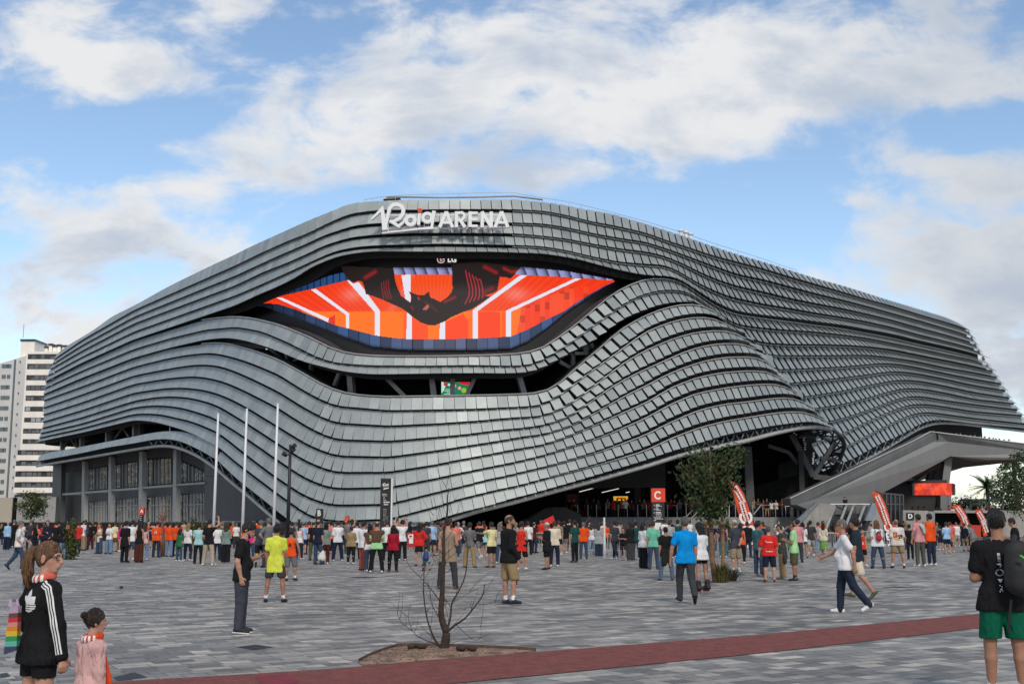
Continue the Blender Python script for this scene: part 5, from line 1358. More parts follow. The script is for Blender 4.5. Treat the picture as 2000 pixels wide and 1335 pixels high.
# front window bands: (y top, y bottom, x start)
bands=[(691,701,48),(710,720.5,47),(732,742,46),(752,762,51),(772,782,50),(793.5,803,48),(815,824,47),(836.5,846,45),(857,866,44),(879,889,39),(900.5,910,36),(921,931,35),(942,952,33),
 (966,972,33)]
for i,(y0,y1,x0)in enumerate(bands):
 x0=max(x0,43.5)if y1<880 else x0
 dpt=.6 if y1<880 else-1.6
 a=at(x0,y1,YT);b_=at(120,y0,YT);mb=MB()
 if y1<880:mb.box(max(a.x,xr0+.4),b_.x+8,YT-.06,YT+.3,a.z,b_.z)
 else:mb.box(a.x,b_.x+8,YT-1.6,YT+.4,a.z,b_.z)
 w_=mb.build('window_band',M['tower_dark'],tw)
 mb=MB();r_=random.Random(i);x=max(x0,45)+2
 while x<112:
  wd=r_.uniform(5,12);k=r_.random()
  if k<.75:
   p=at(x,y1-.8,YT);q=at(x+wd,y0+1+(r_.random()*5 if k<.4 else 0),YT);mb.box(p.x,q.x,YT-(.12 if y1<880 else 1.68),YT-.05 if y1<880 else YT-1.58,p.z,q.z)
  x+=wd+1.2
 if mb.v:mb.build('shutter',M['shutter']if i not in(5,6)else mat('pale_shutter%d'%i,(.35,.38,.42),.5),w_)
 if y1>880:
  mb=MB();p=at(x0-1,y1+10,YT);q=at(120,y1,YT);mb.box(p.x,q.x+8,YT-1.9,YT-.1,p.z,q.z);mb.build('balcony_front',M['tower'],tw)
  # dark vertical strip and side windows, on the slanted left face
A0=Vector((xr0,YT,0));A1=Vector((xl,YT+24,0));dA=(A1-A0);nA=Vector((dA.y,-dA.x,0)).normalized()
if nA.y>0:nA=-nA
def onside(px,py):
 x,y,z=ray(px,py);a=x/y
 t=(a*A0 .y-A0 .x)/(dA.x-a*dA.y);p=A0+dA*t;return Vector((p.x,p.y,CAMZ+z/y*p.y))
def sidequad(x0,y0,x1,y1,name,m,sk=0.0,th=.12):
 P=[onside(x0+sk*(1020-y1)/300,y1),onside(x1+sk*(1020-y1)/300,y1),onside(x1+sk*(1020-y0)/300,y0),onside(x0+sk*(1020-y0)/300,y0)]
 mb=MB();mb.prism([p+nA*th for p in P],-nA*th*.9);return mb.build(name,m,tw)
sidequad(9.5,702,12.5,985,'dark_strip',M['tower_dark'],18)
r_=random.Random(5)
for i in range(15):
 y=702+i*20.5
 for(x0,x1)in(((-14,0)if i%2==0 else(-13,-6)),((-3,3)if i%3 else(-5,4))):
  sidequad(x0,y+9,x1,y+16,'window',M['tower_dark'],18)
 sidequad(20,y+2,22,y+6,'window',M['tower_dark'],18)
 # low walls left of the arena
lw=thing('boundary_wall','cream boundary wall panel at the far left edge','wall',at(10,1020,150))
mb=MB();a=at(-40,1020,150);b_=at(26,971,150);mb.box(a.x,b_.x,150,151,0,b_.z);mb.build('wall_face',mat('cream',(.42,.38,.31),.85,var=.08,vscale=.3),lw)
mb=MB();b2=at(28,970,150);mb.box(b_.x,b2 .x,149.9,151,0,b_.z);mb.build('dark_post',M['black'],lw)
lw=thing('boundary_wall','grey boundary wall between the cream panel and the arena','wall',at(60,1020,160))
mb=MB();a=at(27,1020,160);b_=at(110,970,160);mb.box(a.x,b_.x,160,161,0,b_.z);mb.build('wall_face',mat('pale_grey',(.36,.36,.36),.85,var=.08,vscale=.3),lw)
# ---------------------------------------------------------------- trees
def leaf_mat(name,c1,c2):
 m=bpy.data.materials.new(name);m.use_nodes=True;t=m.node_tree;b=t.nodes['Principled BSDF']
 at2=t.nodes.new('ShaderNodeVertexColor');at2 .layer_name='tone'
 s=t.nodes.new('ShaderNodeSeparateColor');t.links.new(at2 .outputs[0],s.inputs[0])
 t.links.new(mixc(t,s.outputs[0],c1,c2),b.inputs['Base Color']);b.inputs['Roughness'].default_value=.55;b.inputs['Specular IOR Level'].default_value=.3
 return m
M['leaf']=leaf_mat('leaf',(.016,.034,.012),(.065,.095,.028))
M['leaf_warm']=leaf_mat('leaf_warm',(.02,.042,.012),(.11,.13,.035))
M['palm']=leaf_mat('palm',(.014,.026,.012),(.05,.07,.03))
def leaves(name,pts,size,m,parent,seed=1,droop=.3,asp=2.2):
 """folded leaf blades at the given points"""
 r_=np.random.default_rng(seed);n=len(pts);P=np.array(pts)
 d=r_.normal(size=(n,3));d[:,2]-=droop;d/=np.linalg.norm(d,axis=1)[:,None]
 q=r_.normal(size=(n,3));s=np.cross(d,q);s/=np.linalg.norm(s,axis=1)[:,None];up=np.cross(s,d)
 L_=(size*r_.uniform(.6,1.3,n))[:,None];w=L_/asp
 v=np.stack([P,P+d*L_*.5+s*w*.5+up*w*.15,P+d*L_,P+d*L_*.5-s*w*.5+up*w*.15],1).reshape(-1,3)
 me=bpy.data.meshes.new(name);f=np.arange(4*n).reshape(n,4)
 me.from_pydata(v.tolist(),[],f.tolist());me.materials.append(m)
 ca=me.color_attributes.new('tone','FLOAT_COLOR','CORNER');t=np.clip(r_.normal(.42,.24,n),0,1)
 arr=np.ones((n,4,4),np.float32);arr[:,:,0]=t[:,None];ca.data.foreach_set('color',arr.ravel())
 o=bpy.data.objects.new(name,me);COL.objects.link(o);adopt(o,parent);return o
def crown_pts(c,rx,ry,rz,nb,nl,seed,spread=.35):
 """leaf points in clumps along branch tips inside an uneven crown"""
 r_=random.Random(seed);P=[];tips=[]
 for k in range(nb):
  while True:
   a=Vector((r_.uniform(-1,1),r_.uniform(-1,1),r_.uniform(-1,1)))
   if .35<a.length<1:break
  tip=Vector((c[0]+a.x*rx,c[1]+a.y*ry,c[2]+a.z*rz));tips.append(tip)
  for j in range(nl):
   s=spread*r_.uniform(.3,1.2)
   P.append(tip+Vector((r_.gauss(0,s)*min(rx,1.5),r_.gauss(0,s)*min(ry,1.5),r_.gauss(0,s*.8)*min(rz,1.5))))
 return P,tips
def tree(label,base,c,r3,nb,nl,leaf,m,trunk_r,seed,spread=.35,cat='tree',name='tree',group=None,droop=.3):
 o=thing(name,label,cat,base,group);P,tips=crown_pts(c,*r3,nb,nl,seed,spread)
 mb=MB();r_=random.Random(seed+5);top=Vector(c)+Vector((0,0,r3[2]*.3));b0=Vector(base)
 mid=b0 .lerp(top,.5)+Vector((r_.uniform(-.08,.08),0,0))*r3[0]
 mb.tube([b0,b0 .lerp(mid,.5),mid,top],[trunk_r,trunk_r*.85,trunk_r*.7,trunk_r*.25],8)
 for t in tips[::2]:
  s=mid.lerp(top,r_.uniform(0,.8));k=s.lerp(t,.5)+Vector((0,0,.12*r3[2]));mb.tube([s,k,t],[trunk_r*.32,trunk_r*.2,trunk_r*.06],5)
 mb.build('trunk',M['bark'],o,True)
 leaves('crown',P,leaf,m,o,seed,droop)
 return o
 # young staked tree in the crowd
B=gnd(1398,1137);Yb=B.y
o=thing('young_tree','young green tree tied to wooden stakes in the crowd','tree',B)
mb=MB();tr=[B,at(1391,1090,Yb),at(1389,1040,Yb),at(1387,1000,Yb),at(1386,960,Yb),at(1388,910,Yb),at(1386,880,Yb)]
mb.tube(tr,[.10,.075,.065,.055,.04,.025,.01],10)
r_=random.Random(11);tips=[]
spots=[(1330,905),(1345,888),(1352,874),(1375,872),(1398,876),(1420,882),(1440,872),(1455,880),(1448,895),(1425,905),(1430,925),(1436,938),(1415,950),(1395,960),(1370,962),(1350,950),
 (1342,930),(1322,915),(1336,920),(1360,915),(1400,920),(1380,900),(1405,900),(1372,985),(1395,985),(1380,940),(1410,935),(1355,970),(1420,972),(1365,890),(1446,884),(1345,962),(1388,
 975),(1380,1000),(1400,1000),(1362,935),(1395,940),(1340,905),(1385,888),(1412,890),(1432,912),(1376,925),(1405,960),(1385,955),(1360,980),(1410,990)]
P=[]
for(x,y)in spots:
 t=at(x,y,Yb+r_.uniform(-.75,.75));s=at(1388+r_.uniform(-2,2),min(1010,y+50+r_.uniform(0,20)),Yb);mb.tube([s,s.lerp(t,.55)+Vector((0,0,.08)),t],[.022,.014,.005],5)
 for k in range(56):
  f=.5+.5*r_.random();q=s.lerp(t,f);P.append(q+Vector((r_.gauss(0,.13),r_.gauss(0,.16),r_.gauss(0,.13))))
mb.build('trunk',mat('young_bark',(.17,.10,.05),.85,var=.3,vscale=9,bump=.4,bscale=40),o,True)
leaves('crown',P,.14,M['leaf'],o,4,.5,2.0)
sk=thing('tree_stake','pair of round wooden stakes with a crossbar holding the young tree','stake',B)
mb=MB();mb.tube([gnd(1412,1136),at(1411,1012,Yb)],.055,10);mb.build('post',M['wood'],sk)
mb=MB();mb.tube([gnd(1379,1132),at(1378,1020,gnd(1379,1132).y)],.055,10);mb.build('post',M['wood'],sk)
mb=MB();mb.tube([at(1373,1021,Yb-.1),at(1417,1021,Yb-.1)],.05,8);mb.build('crossbar',M['wood'],sk)
mb=MB();mb.tube([at(1376,1031,Yb-.1),at(1393,1032,Yb-.14),at(1414,1031,Yb-.1)],.018,5);mb.build('tie_strap',M['black'],sk)
mb=MB();c=gnd(1404,1136);mb.add([(c.x+.62*math.cos(a),c.y+.45*math.sin(a),.006)for a in np.linspace(0,2*math.pi,17)[:-1]],[tuple(range(16))]);tag(mb.build('tree_pit',M['soil']),'dark soil pit at the foot of the staked tree',
 'tree pit')
gr=thing('grass_tuft','tall grass tuft at the foot of the staked tree','plant',gnd(1408,1137))
def blades(name,c,n,h,sp,m,parent,seed):
 r2=random.Random(seed);V=[];Fc=[]
 for k in range(n):
  a=r2 .uniform(0,6.28);r0=abs(r2 .gauss(0,sp*.3));b0=Vector((c.x+r0*math.cos(a),c.y+r0*math.sin(a),0));hh=h*r2 .uniform(.5,1.1);d=Vector((math.cos(a),math.sin(a),0))*sp*r2 .uniform(.3,
 1.1)
  s=Vector((-math.sin(a),math.cos(a),0))*.008;i=len(V)
  V+=[b0-s,b0+s,b0+d*.35+Vector((0,0,hh*.65))+s,b0+d*.35+Vector((0,0,hh*.65))-s,b0+d+Vector((0,0,hh))];Fc+=[(i,i+1,i+2,i+3),(i+3,i+2,i+4)]
 me=bpy.data.meshes.new(name);me.from_pydata([tuple(v)for v in V],[],Fc);me.materials.append(m)
 ca=me.color_attributes.new('tone','FLOAT_COLOR','CORNER');arr=np.ones((len(me.loops),4),np.float32)
 arr[:,0]=np.random.default_rng(seed).uniform(.2,1,len(me.loops));ca.data.foreach_set('color',arr.ravel())
 ob=bpy.data.objects.new(name,me);COL.objects.link(ob);adopt(ob,parent)
M['grass']=leaf_mat('grass',(.035,.05,.012),(.12,.11,.035))
blades('blades',gnd(1408,1137),420,.55,.3,M['grass'],gr,3)
gr=thing('dry_shrub','low dark dry shrub right of the grass tuft','plant',gnd(1428,1134));blades('blades',gnd(1428,1134),200,.4,.4,leaf_mat('dryleaf',(.02,.02,.012),(.06,.055,.035)),
 gr,9)
# bare tree in the foreground bed
Y0=gnd(868,1268).y
bt=thing('bare_tree','leafless young tree with long dark curving branches in the soil bed','tree',gnd(868,1268))
BR=[([(610,1205),(618,1150),(623,1110),(625,1090)],.075,.055),([(625,1090),(600,1020),(590,960),(595,880),(600,800),(603,700),(607,600),(607,500),(612,420),(630,330),(630,250),(640,
 170)],.05,.006),([(628,1085),(680,1040),(740,1000),(800,930),(850,860),(870,780)],.035,.012),([(828,912),(870,910),(900,903),(945,893)],.012,.005),([(628,1075),(650,990),(660,900),
 (700,830),(740,740),(755,650),(757,560),(752,480)],.034,.010),([(592,1185),(550,1130),(510,1030),(490,930),(480,830),(482,720),(492,640)],.034,.009),([(560,1160),(500,1140),(440,1110),
 (410,1080),(350,1035),(320,990),(312,960)],.015,.004),([(410,1080),(390,1030),(383,970),(398,912)],.009,.004),([(585,890),(540,830),(500,780),(440,720),(400,680),(370,630),(363,590)],
 .017,.004),([(690,1040),(740,1090),(790,1130),(830,1130),(846,1085),(840,1040)],.010,.003),([(607,610),(640,570),(700,520),(755,500)],.010,.004),([(605,600),(560,540),(520,490),(505,
 430)],.010,.004),([(607,520),(650,460),(680,400),(690,330)],.009,.003),([(607,470),(575,420),(560,360),(562,300)],.008,.003),([(625,340),(600,280),(590,230),(575,190)],.006,.002),([(630,
 300),(650,230),(655,180),(690,120)],.006,.002),([(630,250),(620,200),(628,140)],.005,.002),([(612,420),(640,370),(650,310),(645,260)],.006,.002),([(660,905),(710,868),(755,842)],.009,
 .003),([(672,885),(720,838),(790,826)],.007,.002),([(700,925),(755,946),(800,938)],.006,.002),([(580,990),(540,930),(522,860),(508,790)],.010,.003),([(600,560),(560,600),(530,560)],
 .006,.002),([(607,640),(660,600),(690,570)],.009,.003),([(606,700),(560,650),(530,600),(480,560)],.008,.003),([(603,720),(650,690),(720,620)],.008,.003),([(585,1010),(560,960),(575,
 930)],.005,.002),([(600,925),(622,910),(628,895)],.006,.003),([(640,380),(700,320),(720,250)],.004,.002),([(560,430),(540,380),(545,330)],.004,.002),([(600,1120),(560,1115),(550,1130)],
 .006,.003),([(640,1130),(670,1170),(680,1190)],.006,.003),([(520,860),(545,740),(600,700)],.004,.002),([(580,700),(575,640),(583,600)],.004,.002)]
r_=random.Random(21)
def tr_pt(x,y):return(680+x/3.255,900+y/3.255)
mb=MB();tw_=MB()
for i,(pp,ra,rb)in enumerate(BR):
 dz=r_.uniform(-.5,.5)if i not in(0,1)else 0
 P=[]
 for k,(x,y)in enumerate(pp):
  f=k/(len(pp)-1);X,Yp=tr_pt(x,y);P.append(at(X,Yp,Y0+(dz*f if i<10 else dz*.4*f+.05)))
  # smooth
 Q=[]
 for k in range(len(P)-1):
  p0,p1,p2,p3_=P[max(k-1,0)],P[k],P[k+1],P[min(k+2,len(P)-1)]
  for t in(0,.33,.66):
   Q.append(.5*((2*p1)+(-p0+p2)*t+(2*p0-5*p1+4*p2-p3_)*t*t+(-p0+3*p1-3*p2+p3_)*t**3))
 Q.append(P[-1]);n=len(Q);rad=[(ra+(rb-ra)*(k/(n-1))**(1 if i<2 else .55))*(.9 if i==0 else .95 if i==1 else .55)for k in range(n)]
 (mb if i<6 else tw_).tube(Q,rad,7 if ra>.02 else 5)
 if i>0:
  for k in range(2,n,3):
   if r_.random()<.5:
    d=(Q[k]-Q[k-1]).normalized();s=Vector((r_.uniform(-1,1),r_.uniform(-.6,.6),r_.uniform(.2,1))).normalized();l=r_.uniform(.06,.30)
    tw_.tube([Q[k],Q[k]+(d*.5+s)*l*.5,Q[k]+(d*.7+s)*l],[.0045,.003,.0015],4)
mb.build('trunk',M['bark'],bt,True);tw_.build('branches',M['bark'],bt,True)
# small bare staked tree in the left crowd
B=gnd(318,1086);o=thing('bare_sapling','small leafless sapling with a thick wrapped trunk beside the number 11 shirt','tree',B);Yb=B.y
mb=MB();mb.tube([B,at(317.5,1050,Yb),at(317,1014,Yb),at(317,1000,Yb)],[.13,.11,.06,.03],8);mb.build('trunk',mat('wrap',(.16,.075,.05),.85,var=.3,vscale=6),o,True)
mb=MB()
for(x,y)in((303,1004),(308,992),(317,980),(326,990),(331,1002),(312,996),(324,1000)):s=at(317,1016,Yb);t=at(x,y,Yb+r_.uniform(-.5,.5));mb.tube([s,s.lerp(t,.5)+Vector((0,0,-.05)),t],
 [.03,.02,.006],5)
mb.build('branches',mat('red_twig',(.14,.06,.04),.85),o,True)
# leafy young tree at the far left
Yl=118;c=at(62,990,Yl);tree('leafy young tree standing before the boundary wall at far left',(c.x,Yl,0),(c.x,Yl,c.z+.2),(1.7,1.4,1.35),46,42,.26,M['leaf_warm'],.09,31,.22)
# bushes in the crowd
for(px,py,top,hw,Yd,lab)in((140,1060,1015,11,52,'green bushy sapling behind the orange shirts on the left'),(388,1040,1012,16,74,'green bush behind the aqua shirt and black T-shirt'),
 (1420,1040,1020,8,60,'small green bush behind the stakes')):
 c=at(px,(py+top)/2,Yd);rz=(at(px,top,Yd).z)/2;rx=hw*Yd/F
 tree(lab,(c.x,Yd,0),(c.x,Yd,rz),(rx,rx,rz),22,40,.16,M['leaf_warm'],.04,int(px),.3,'bush','bush')
 # dark broadleaf tree entering at the right edge, palms and terrace greenery behind
Yr=62.0;c=at(1992,958,Yr);tree('dark dense tree entering at the right edge',(at(2030,1020,Yr).x,Yr,0),(c.x+.6,Yr,c.z),(2.3,1.8,1.5),38,52,.16,M['leaf'],.14,77,.3)
P=[];r_=random.Random(5);o=thing('overhanging_branch','leafy branch hanging in from the right edge above the dark tree','branch',at(1990,920,60));mb=MB()
for(a,b_)in(((2010,890),(1952,915)),((2010,905),(1958,940)),((2010,925),(1955,925)),((2015,880),(1980,890)),((2010,930),(1966,955))):
 s,t=at(*a,60),at(*b_,60+r_.uniform(-.5,.5));mb.tube([s,t],[.03,.006],5)
 for k in range(70):P.append(s.lerp(t,r_.random()**.7)+Vector((r_.gauss(0,.10),r_.gauss(0,.15),r_.gauss(0,.09))))
mb.build('twigs',M['bark'],o);leaves('leaves',P,.24,M['leaf'],o,6,.6)
def palm(label,base,top,n,L_,seed,droop,tr=.22):
 o=thing('palm_tree',label,'palm',base);mb=MB();b0,t0=Vector(base),Vector(top);mb.tube([b0,b0 .lerp(t0,.5)+Vector((.15,0,0)),t0],[tr*1.2,tr,tr*.9],10);mb.build('trunk',M['bark'],o,True)
 r2=random.Random(seed);V=[];Fc=[]
 for k in range(n):
  a=6.283*k/n+r2 .uniform(-.2,.2);el=r2 .uniform(-.5,1.2);l=L_*r2 .uniform(.8,1.1);prev=None;pts=[]
  for j in range(9):
   f=j/8;pts.append(t0+Vector((math.cos(a)*l*f*math.cos(el*(1-f*.4)),math.sin(a)*l*f*math.cos(el*(1-f*.4)),l*(f*math.sin(el)-droop*f*f))))
  for j in range(8):
   for q in range(4):
    p=pts[j].lerp(pts[j+1],q/4);d=(pts[j+1]-pts[j]).normalized();s=Vector((-math.sin(a),math.cos(a),0))
    for sg_ in(-1,1):
     ll=l*.24*(1-.6*(j/8));e=p+(s*sg_*.85+d*.7+Vector((0,0,-.35))).normalized()*ll;i=len(V);V+=[p,p+d*.06*l/2,e];Fc.append((i,i+1,i+2))
  i=len(V);
 me=bpy.data.meshes.new('fronds');me.from_pydata([tuple(v)for v in V],[],Fc);me.materials.append(M['palm'])
 ca=me.color_attributes.new('tone','FLOAT_COLOR','CORNER');arr=np.ones((len(me.loops),4),np.float32);arr[:,0]=np.repeat(np.random.default_rng(seed).uniform(.1,.9,len(Fc)),3);ca.data.foreach_set('color',
 arr.ravel())
 ob=bpy.data.objects.new('fronds',me);COL.objects.link(ob);adopt(ob,o)
Yp=135;palm('short fan palm rising behind the pergola',(at(1928,1020,Yp).x,Yp,0),at(1928,950,Yp),34,2.3,3,.25)
Yp=120;palm('tall palm with hanging fronds just below the ramp end',(at(1986,1020,Yp).x,Yp,0),at(1978,897,Yp),30,2.6,9,.75,.2)
for k,(px,py,rx,rz,Yd,lab)in enumerate(((1960,985,2.6,1.9,128,'broad dark bush behind the pergola and the fan palm'),(1868,992,1.6,1.3,140,'green bush seen between the ramp pier and the pergola'),
 (1820,988,1.9,1.4,140,'shadowed green bush under the red video board'),(1990,955,2.4,3.0,126,'tall dark tree behind the palms at the right edge'),(1905,990,1.6,1.0,140,'low dark bush within the pergola frame'))):
 c=at(px,py,Yd);tree(lab,(c.x,Yd,0),c,(rx,1.5,rz),34,46,.34,M['leaf_warm']if k in(1,2)else M['leaf'],.12,50+k,.34,'bush' if k!=3 else 'tree','bush' if k!=3 else 'tree')
 # apartment blocks across the street at the left: out of the frame, but they stand in the glass of the bays
def block_of_flats(label,x0,y0,x1,y1,hgt,m,mw,pitch):
 o=thing('apartment_block',label,'building',((x0+x1)/2,(y0+y1)/2,0));d=Vector((x1-x0,y1-y0,0));n=Vector((d.y,-d.x,0)).normalized();Lh=d.length;d.normalize();p0=Vector((x0,y0,0))
 mb=MB();mb.prism([p0,p0+d*Lh,p0+d*Lh-n*14,p0-n*14],(0,0,hgt));mb.build('wall',m,o)
 mb=MB();z=3.5
 while z<hgt-2:
  s=1.5
  while s<Lh-3:a=p0+d*s;mb.obox(a+d*1.1+Vector((0,0,z+.8)),d*1.1,n*.08,(0,0,.8));s+=pitch
  z+=3.1
 mb.build('window',mw,o)
 mb=MB();z=3.3
 while z<hgt-2:mb.obox(p0+d*Lh*.5+n*.6+Vector((0,0,z-.4)),d*(Lh*.5-1),n*.6,(0,0,.5));z+=3.1
 mb.build('balcony',M['tower'],o)
flw=mat('flat_window',(.04,.045,.05),.3)
for(lab,x0,y0,x1,y1,hg,c,pi_)in(('brick apartment block mirrored in the right bay windows',-150,150,-190,205,34,(.30,.12,.06),3.4),('cream apartment block mirrored in the middle bay windows',
 -200,212,-225,262,30,(.50,.42,.27),3.0),('ochre apartment block mirrored in the left bay windows',-230,270,-262,340,38,(.52,.40,.2),3.6),('second brick apartment block beside the mirrored one',
 -135,92,-152,145,27,(.33,.15,.08),3.2)):
 block_of_flats(lab,x0,y0,x1,y1,hg,mat('flat_wall',c,.85,var=.1,vscale=.3),flw,pi_)
 # ---------------------------------------------------------------- people: bodies grown as one smooth surface each
V3=lambda*a:np.array(a,float)
def nrmz(a):a=np.array(a,float);return a/np.linalg.norm(a)
def rotz(a):c,s=math.cos(a),math.sin(a);return np.array([[c,-s,0],[s,c,0],[0,0,1]])
def rotx(a):c,s=math.cos(a),math.sin(a);return np.array([[1,0,0],[0,c,-s],[0,s,c]])
def grow(prims,h,clips=(),k=.03,rough=0.0):
 """prims: (p0, p1, r0, r1, scale, frame) rounded cones blended into one surface; clips keep n.(p-c) > 0"""
 lo=np.full(3,9.);hi=np.full(3,-9.);W_=[]
 for p0,p1,r0,r1,sc,fr in prims:
  m=max(r0,r1)*max(sc)
  for p in(p0,p1):
   w=p if fr is None else fr[0]+fr[1]@p
   lo=np.minimum(lo,w-m);hi=np.maximum(hi,w+m)
 lo-=2.5*h;hi+=2.5*h
 n=np.ceil((hi-lo)/h).astype(int)+1
 V=np.full(n,1.0,np.float32)
 ax=[lo[i]+h*np.arange(n[i])for i in range(3)]
 for p0,p1,r0,r1,sc,fr in prims:
  m=max(r0,r1)*max(sc)+k+2*h
  a=p0 if fr is None else fr[0]+fr[1]@p0;b=p1 if fr is None else fr[0]+fr[1]@p1
  i0=np.maximum(0,np.floor((np.minimum(a,b)-m-lo)/h).astype(int));i1=np.minimum(n,np.ceil((np.maximum(a,b)+m-lo)/h).astype(int)+1)
  X,Y,Z=np.meshgrid(*[ax[i][i0[i]:i1[i]]for i in range(3)],indexing='ij')
  if fr is not None:
   X,Y,Z=X-fr[0][0],Y-fr[0][1],Z-fr[0][2];Rm=fr[1]
   X,Y,Z=X*Rm[0,0]+Y*Rm[1,0]+Z*Rm[2,0],X*Rm[0,1]+Y*Rm[1,1]+Z*Rm[2,1],X*Rm[0,2]+Y*Rm[1,2]+Z*Rm[2,2]
  X=(X-p0[0])/sc[0];Y=(Y-p0[1])/sc[1];Z=(Z-p0[2])/sc[2];e=(p1-p0)/np.array(sc);L2=float(e@e)
  t=np.clip((X*e[0]+Y*e[1]+Z*e[2])/L2,0,1)if L2>1e-10 else 0*X
  d=(np.sqrt((X-t*e[0])**2+(Y-t*e[1])**2+(Z-t*e[2])**2)-(r0+t*(r1-r0)))*min(sc)
  s=V[i0[0]:i1[0],i0[1]:i1[1],i0[2]:i1[2]]
  f=np.clip(.5+.5*(s-d)/k,0,1)
  s[...]=s*(1-f)+d*f-k*f*(1-f)
 if clips or rough:
  X,Y,Z=np.meshgrid(*ax,indexing='ij');Q=0
  if rough:
   r_=np.random.default_rng(5)
   for _ in range(9):
    d=r_.normal(size=3);d*=r_.uniform(90,190)/np.linalg.norm(d)*np.array((1,1,.45));Q=Q+np.sin(X*d[0]+Y*d[1]+Z*d[2]+r_.uniform(0,6))*rough/3
   V+=Q.astype(np.float32)
  for nn,c in clips:V=np.maximum(V,-((X-c[0])*nn[0]+(Y-c[1])*nn[1]+(Z-c[2])*nn[2])+Q*.8)
  V[[0,-1]]=1;V[:,[0,-1]]=1;V[:,:,[0,-1]]=1
 ins=V<0
 c8=[(i,j,l)for i in(0,1)for j in(0,1)for l in(0,1)]
 cnt=sum(ins[i:n[0]-1+i,j:n[1]-1+j,l:n[2]-1+l].astype(np.int8)for i,j,l in c8)
 act=np.argwhere((cnt>0)&(cnt<8))
 vals=np.stack([V[act[:,0]+i,act[:,1]+j,act[:,2]+l]for i,j,l in c8],1)
 acc=np.zeros((len(act),3));num=np.zeros(len(act));cc=np.array(c8,float)
 for a in range(8):
  for b in range(a+1,8):
   if np.abs(cc[a]-cc[b]).sum()==1:
    va,vb=vals[:,a],vals[:,b];m=(va<0)!=(vb<0)
    t=np.where(m,va/np.where(m,va-vb,1),0)
    acc+=(cc[a]+t[:,None]*(cc[b]-cc[a]))*m[:,None];num+=m
 verts=lo+(act+acc/num[:,None])*h
 idx=np.full(np.array(n)-1,-1,np.int32);idx[act[:,0],act[:,1],act[:,2]]=np.arange(len(act))
 F_=[]
 for axis in range(3):
  sl=[slice(None)]*3;s2=[slice(None)]*3;sl[axis]=slice(0,-1);s2[axis]=slice(1,None)
  A,B=ins[tuple(sl)],ins[tuple(s2)]
  e=np.argwhere(A!=B);o1,o2=[(1,2),(2,0),(0,1)][axis]
  e=e[(e[:,o1]>0)&(e[:,o2]>0)&(e[:,o1]<n[o1]-1)&(e[:,o2]<n[o2]-1)]
  def g(d1,d2):
   q=e.copy();q[:,o1]+=d1;q[:,o2]+=d2;return idx[q[:,0],q[:,1],q[:,2]]
  q=np.stack([g(-1,-1),g(0,-1),g(0,0),g(-1,0)],1)
  fl=~A[e[:,0],e[:,1],e[:,2]];q[fl]=q[fl][:,::-1];F_.append(q)
 return verts,np.concatenate(F_)
def to_mesh(name,vf,m):
 v,f=vf;me=bpy.data.meshes.new(name)
 me.vertices.add(len(v));me.vertices.foreach_set('co',v.astype(np.float32).ravel())
 me.loops.add(len(f)*4);me.loops.foreach_set('vertex_index',f.astype(np.int32).ravel())
 me.polygons.add(len(f));me.polygons.foreach_set('loop_start',np.arange(0,len(f)*4,4,dtype=np.int32))
 me.polygons.foreach_set('use_smooth',np.ones(len(f),bool))
 me.materials.append(m);me.update(calc_edges=True);me.validate();return me
ARM={'down':((.11,0,-1),(.02,.16,-1)),'phone':((.12,.10,-1),(-.32,.85,.30)),'hips':((.62,-.12,-.8),(-.72,.22,-.62)),'cross':((.15,.16,-1),(-.88,.42,.12)),'up':((.35,.62,.55),(-.28,.35,
 .95)),'back':((.16,-.28,-1),(-.6,-.25,-.55)),'pocket':((.24,-.10,-1),(-.08,.24,-1)),'fwd':((.12,.55,-.85),(.0,.75,-.65)),'bwd':((.14,-.48,-.85),(.04,-.12,-1)),'point':((.25,.95,-.28),
 (.05,1,.06)),'chin':((.12,.32,-.95),(-.16,.45,.85)),'away':((.34,.05,-.95),(.12,.15,-1)),'hold':((.16,-.15,-1),(.0,.62,-.75)),'swing':((.18,.52,-.80),(.06,.86,-.42))}
LEG={'stand':(((.10,.02,-1),(.03,-.03,-1),0),((.10,.02,-1),(.03,-.03,-1),0)),'wide':(((.20,.02,-1),(.10,-.03,-1),0),((.20,.02,-1),(.10,-.03,-1),0)),'ease':(((.08,.02,-1),(.02,-.02,-1),
 0),((.16,.16,-1),(.06,-.14,-1),0)),'walk':(((.03,-.22,-1),(.0,-.62,-.80),.75),((.03,.40,-.92),(.0,.02,-1),-.15)),'walk2':(((.03,.40,-.92),(.0,.02,-1),-.15),((.03,-.22,-1),(.0,-.62,
 -.80),.75)),'stride':(((.03,-.34,-.94),(.0,-.62,-.78),.45),((.05,.20,-.98),(.0,.06,-1),-.05)),'kneel':(((.05,.10,-1),(.0,-1,-.12),1.2),((.12,.95,-.25),(.0,.02,-1),0)),'close':(((.04,
 .01,-1),(.0,-.02,-1),0),((.04,.03,-1),(.0,-.04,-1),0)),'sit':(((.10,.98,-.12),(.02,.05,-1),0),((.10,.98,-.12),(.02,.05,-1),0))}
MESHES={}
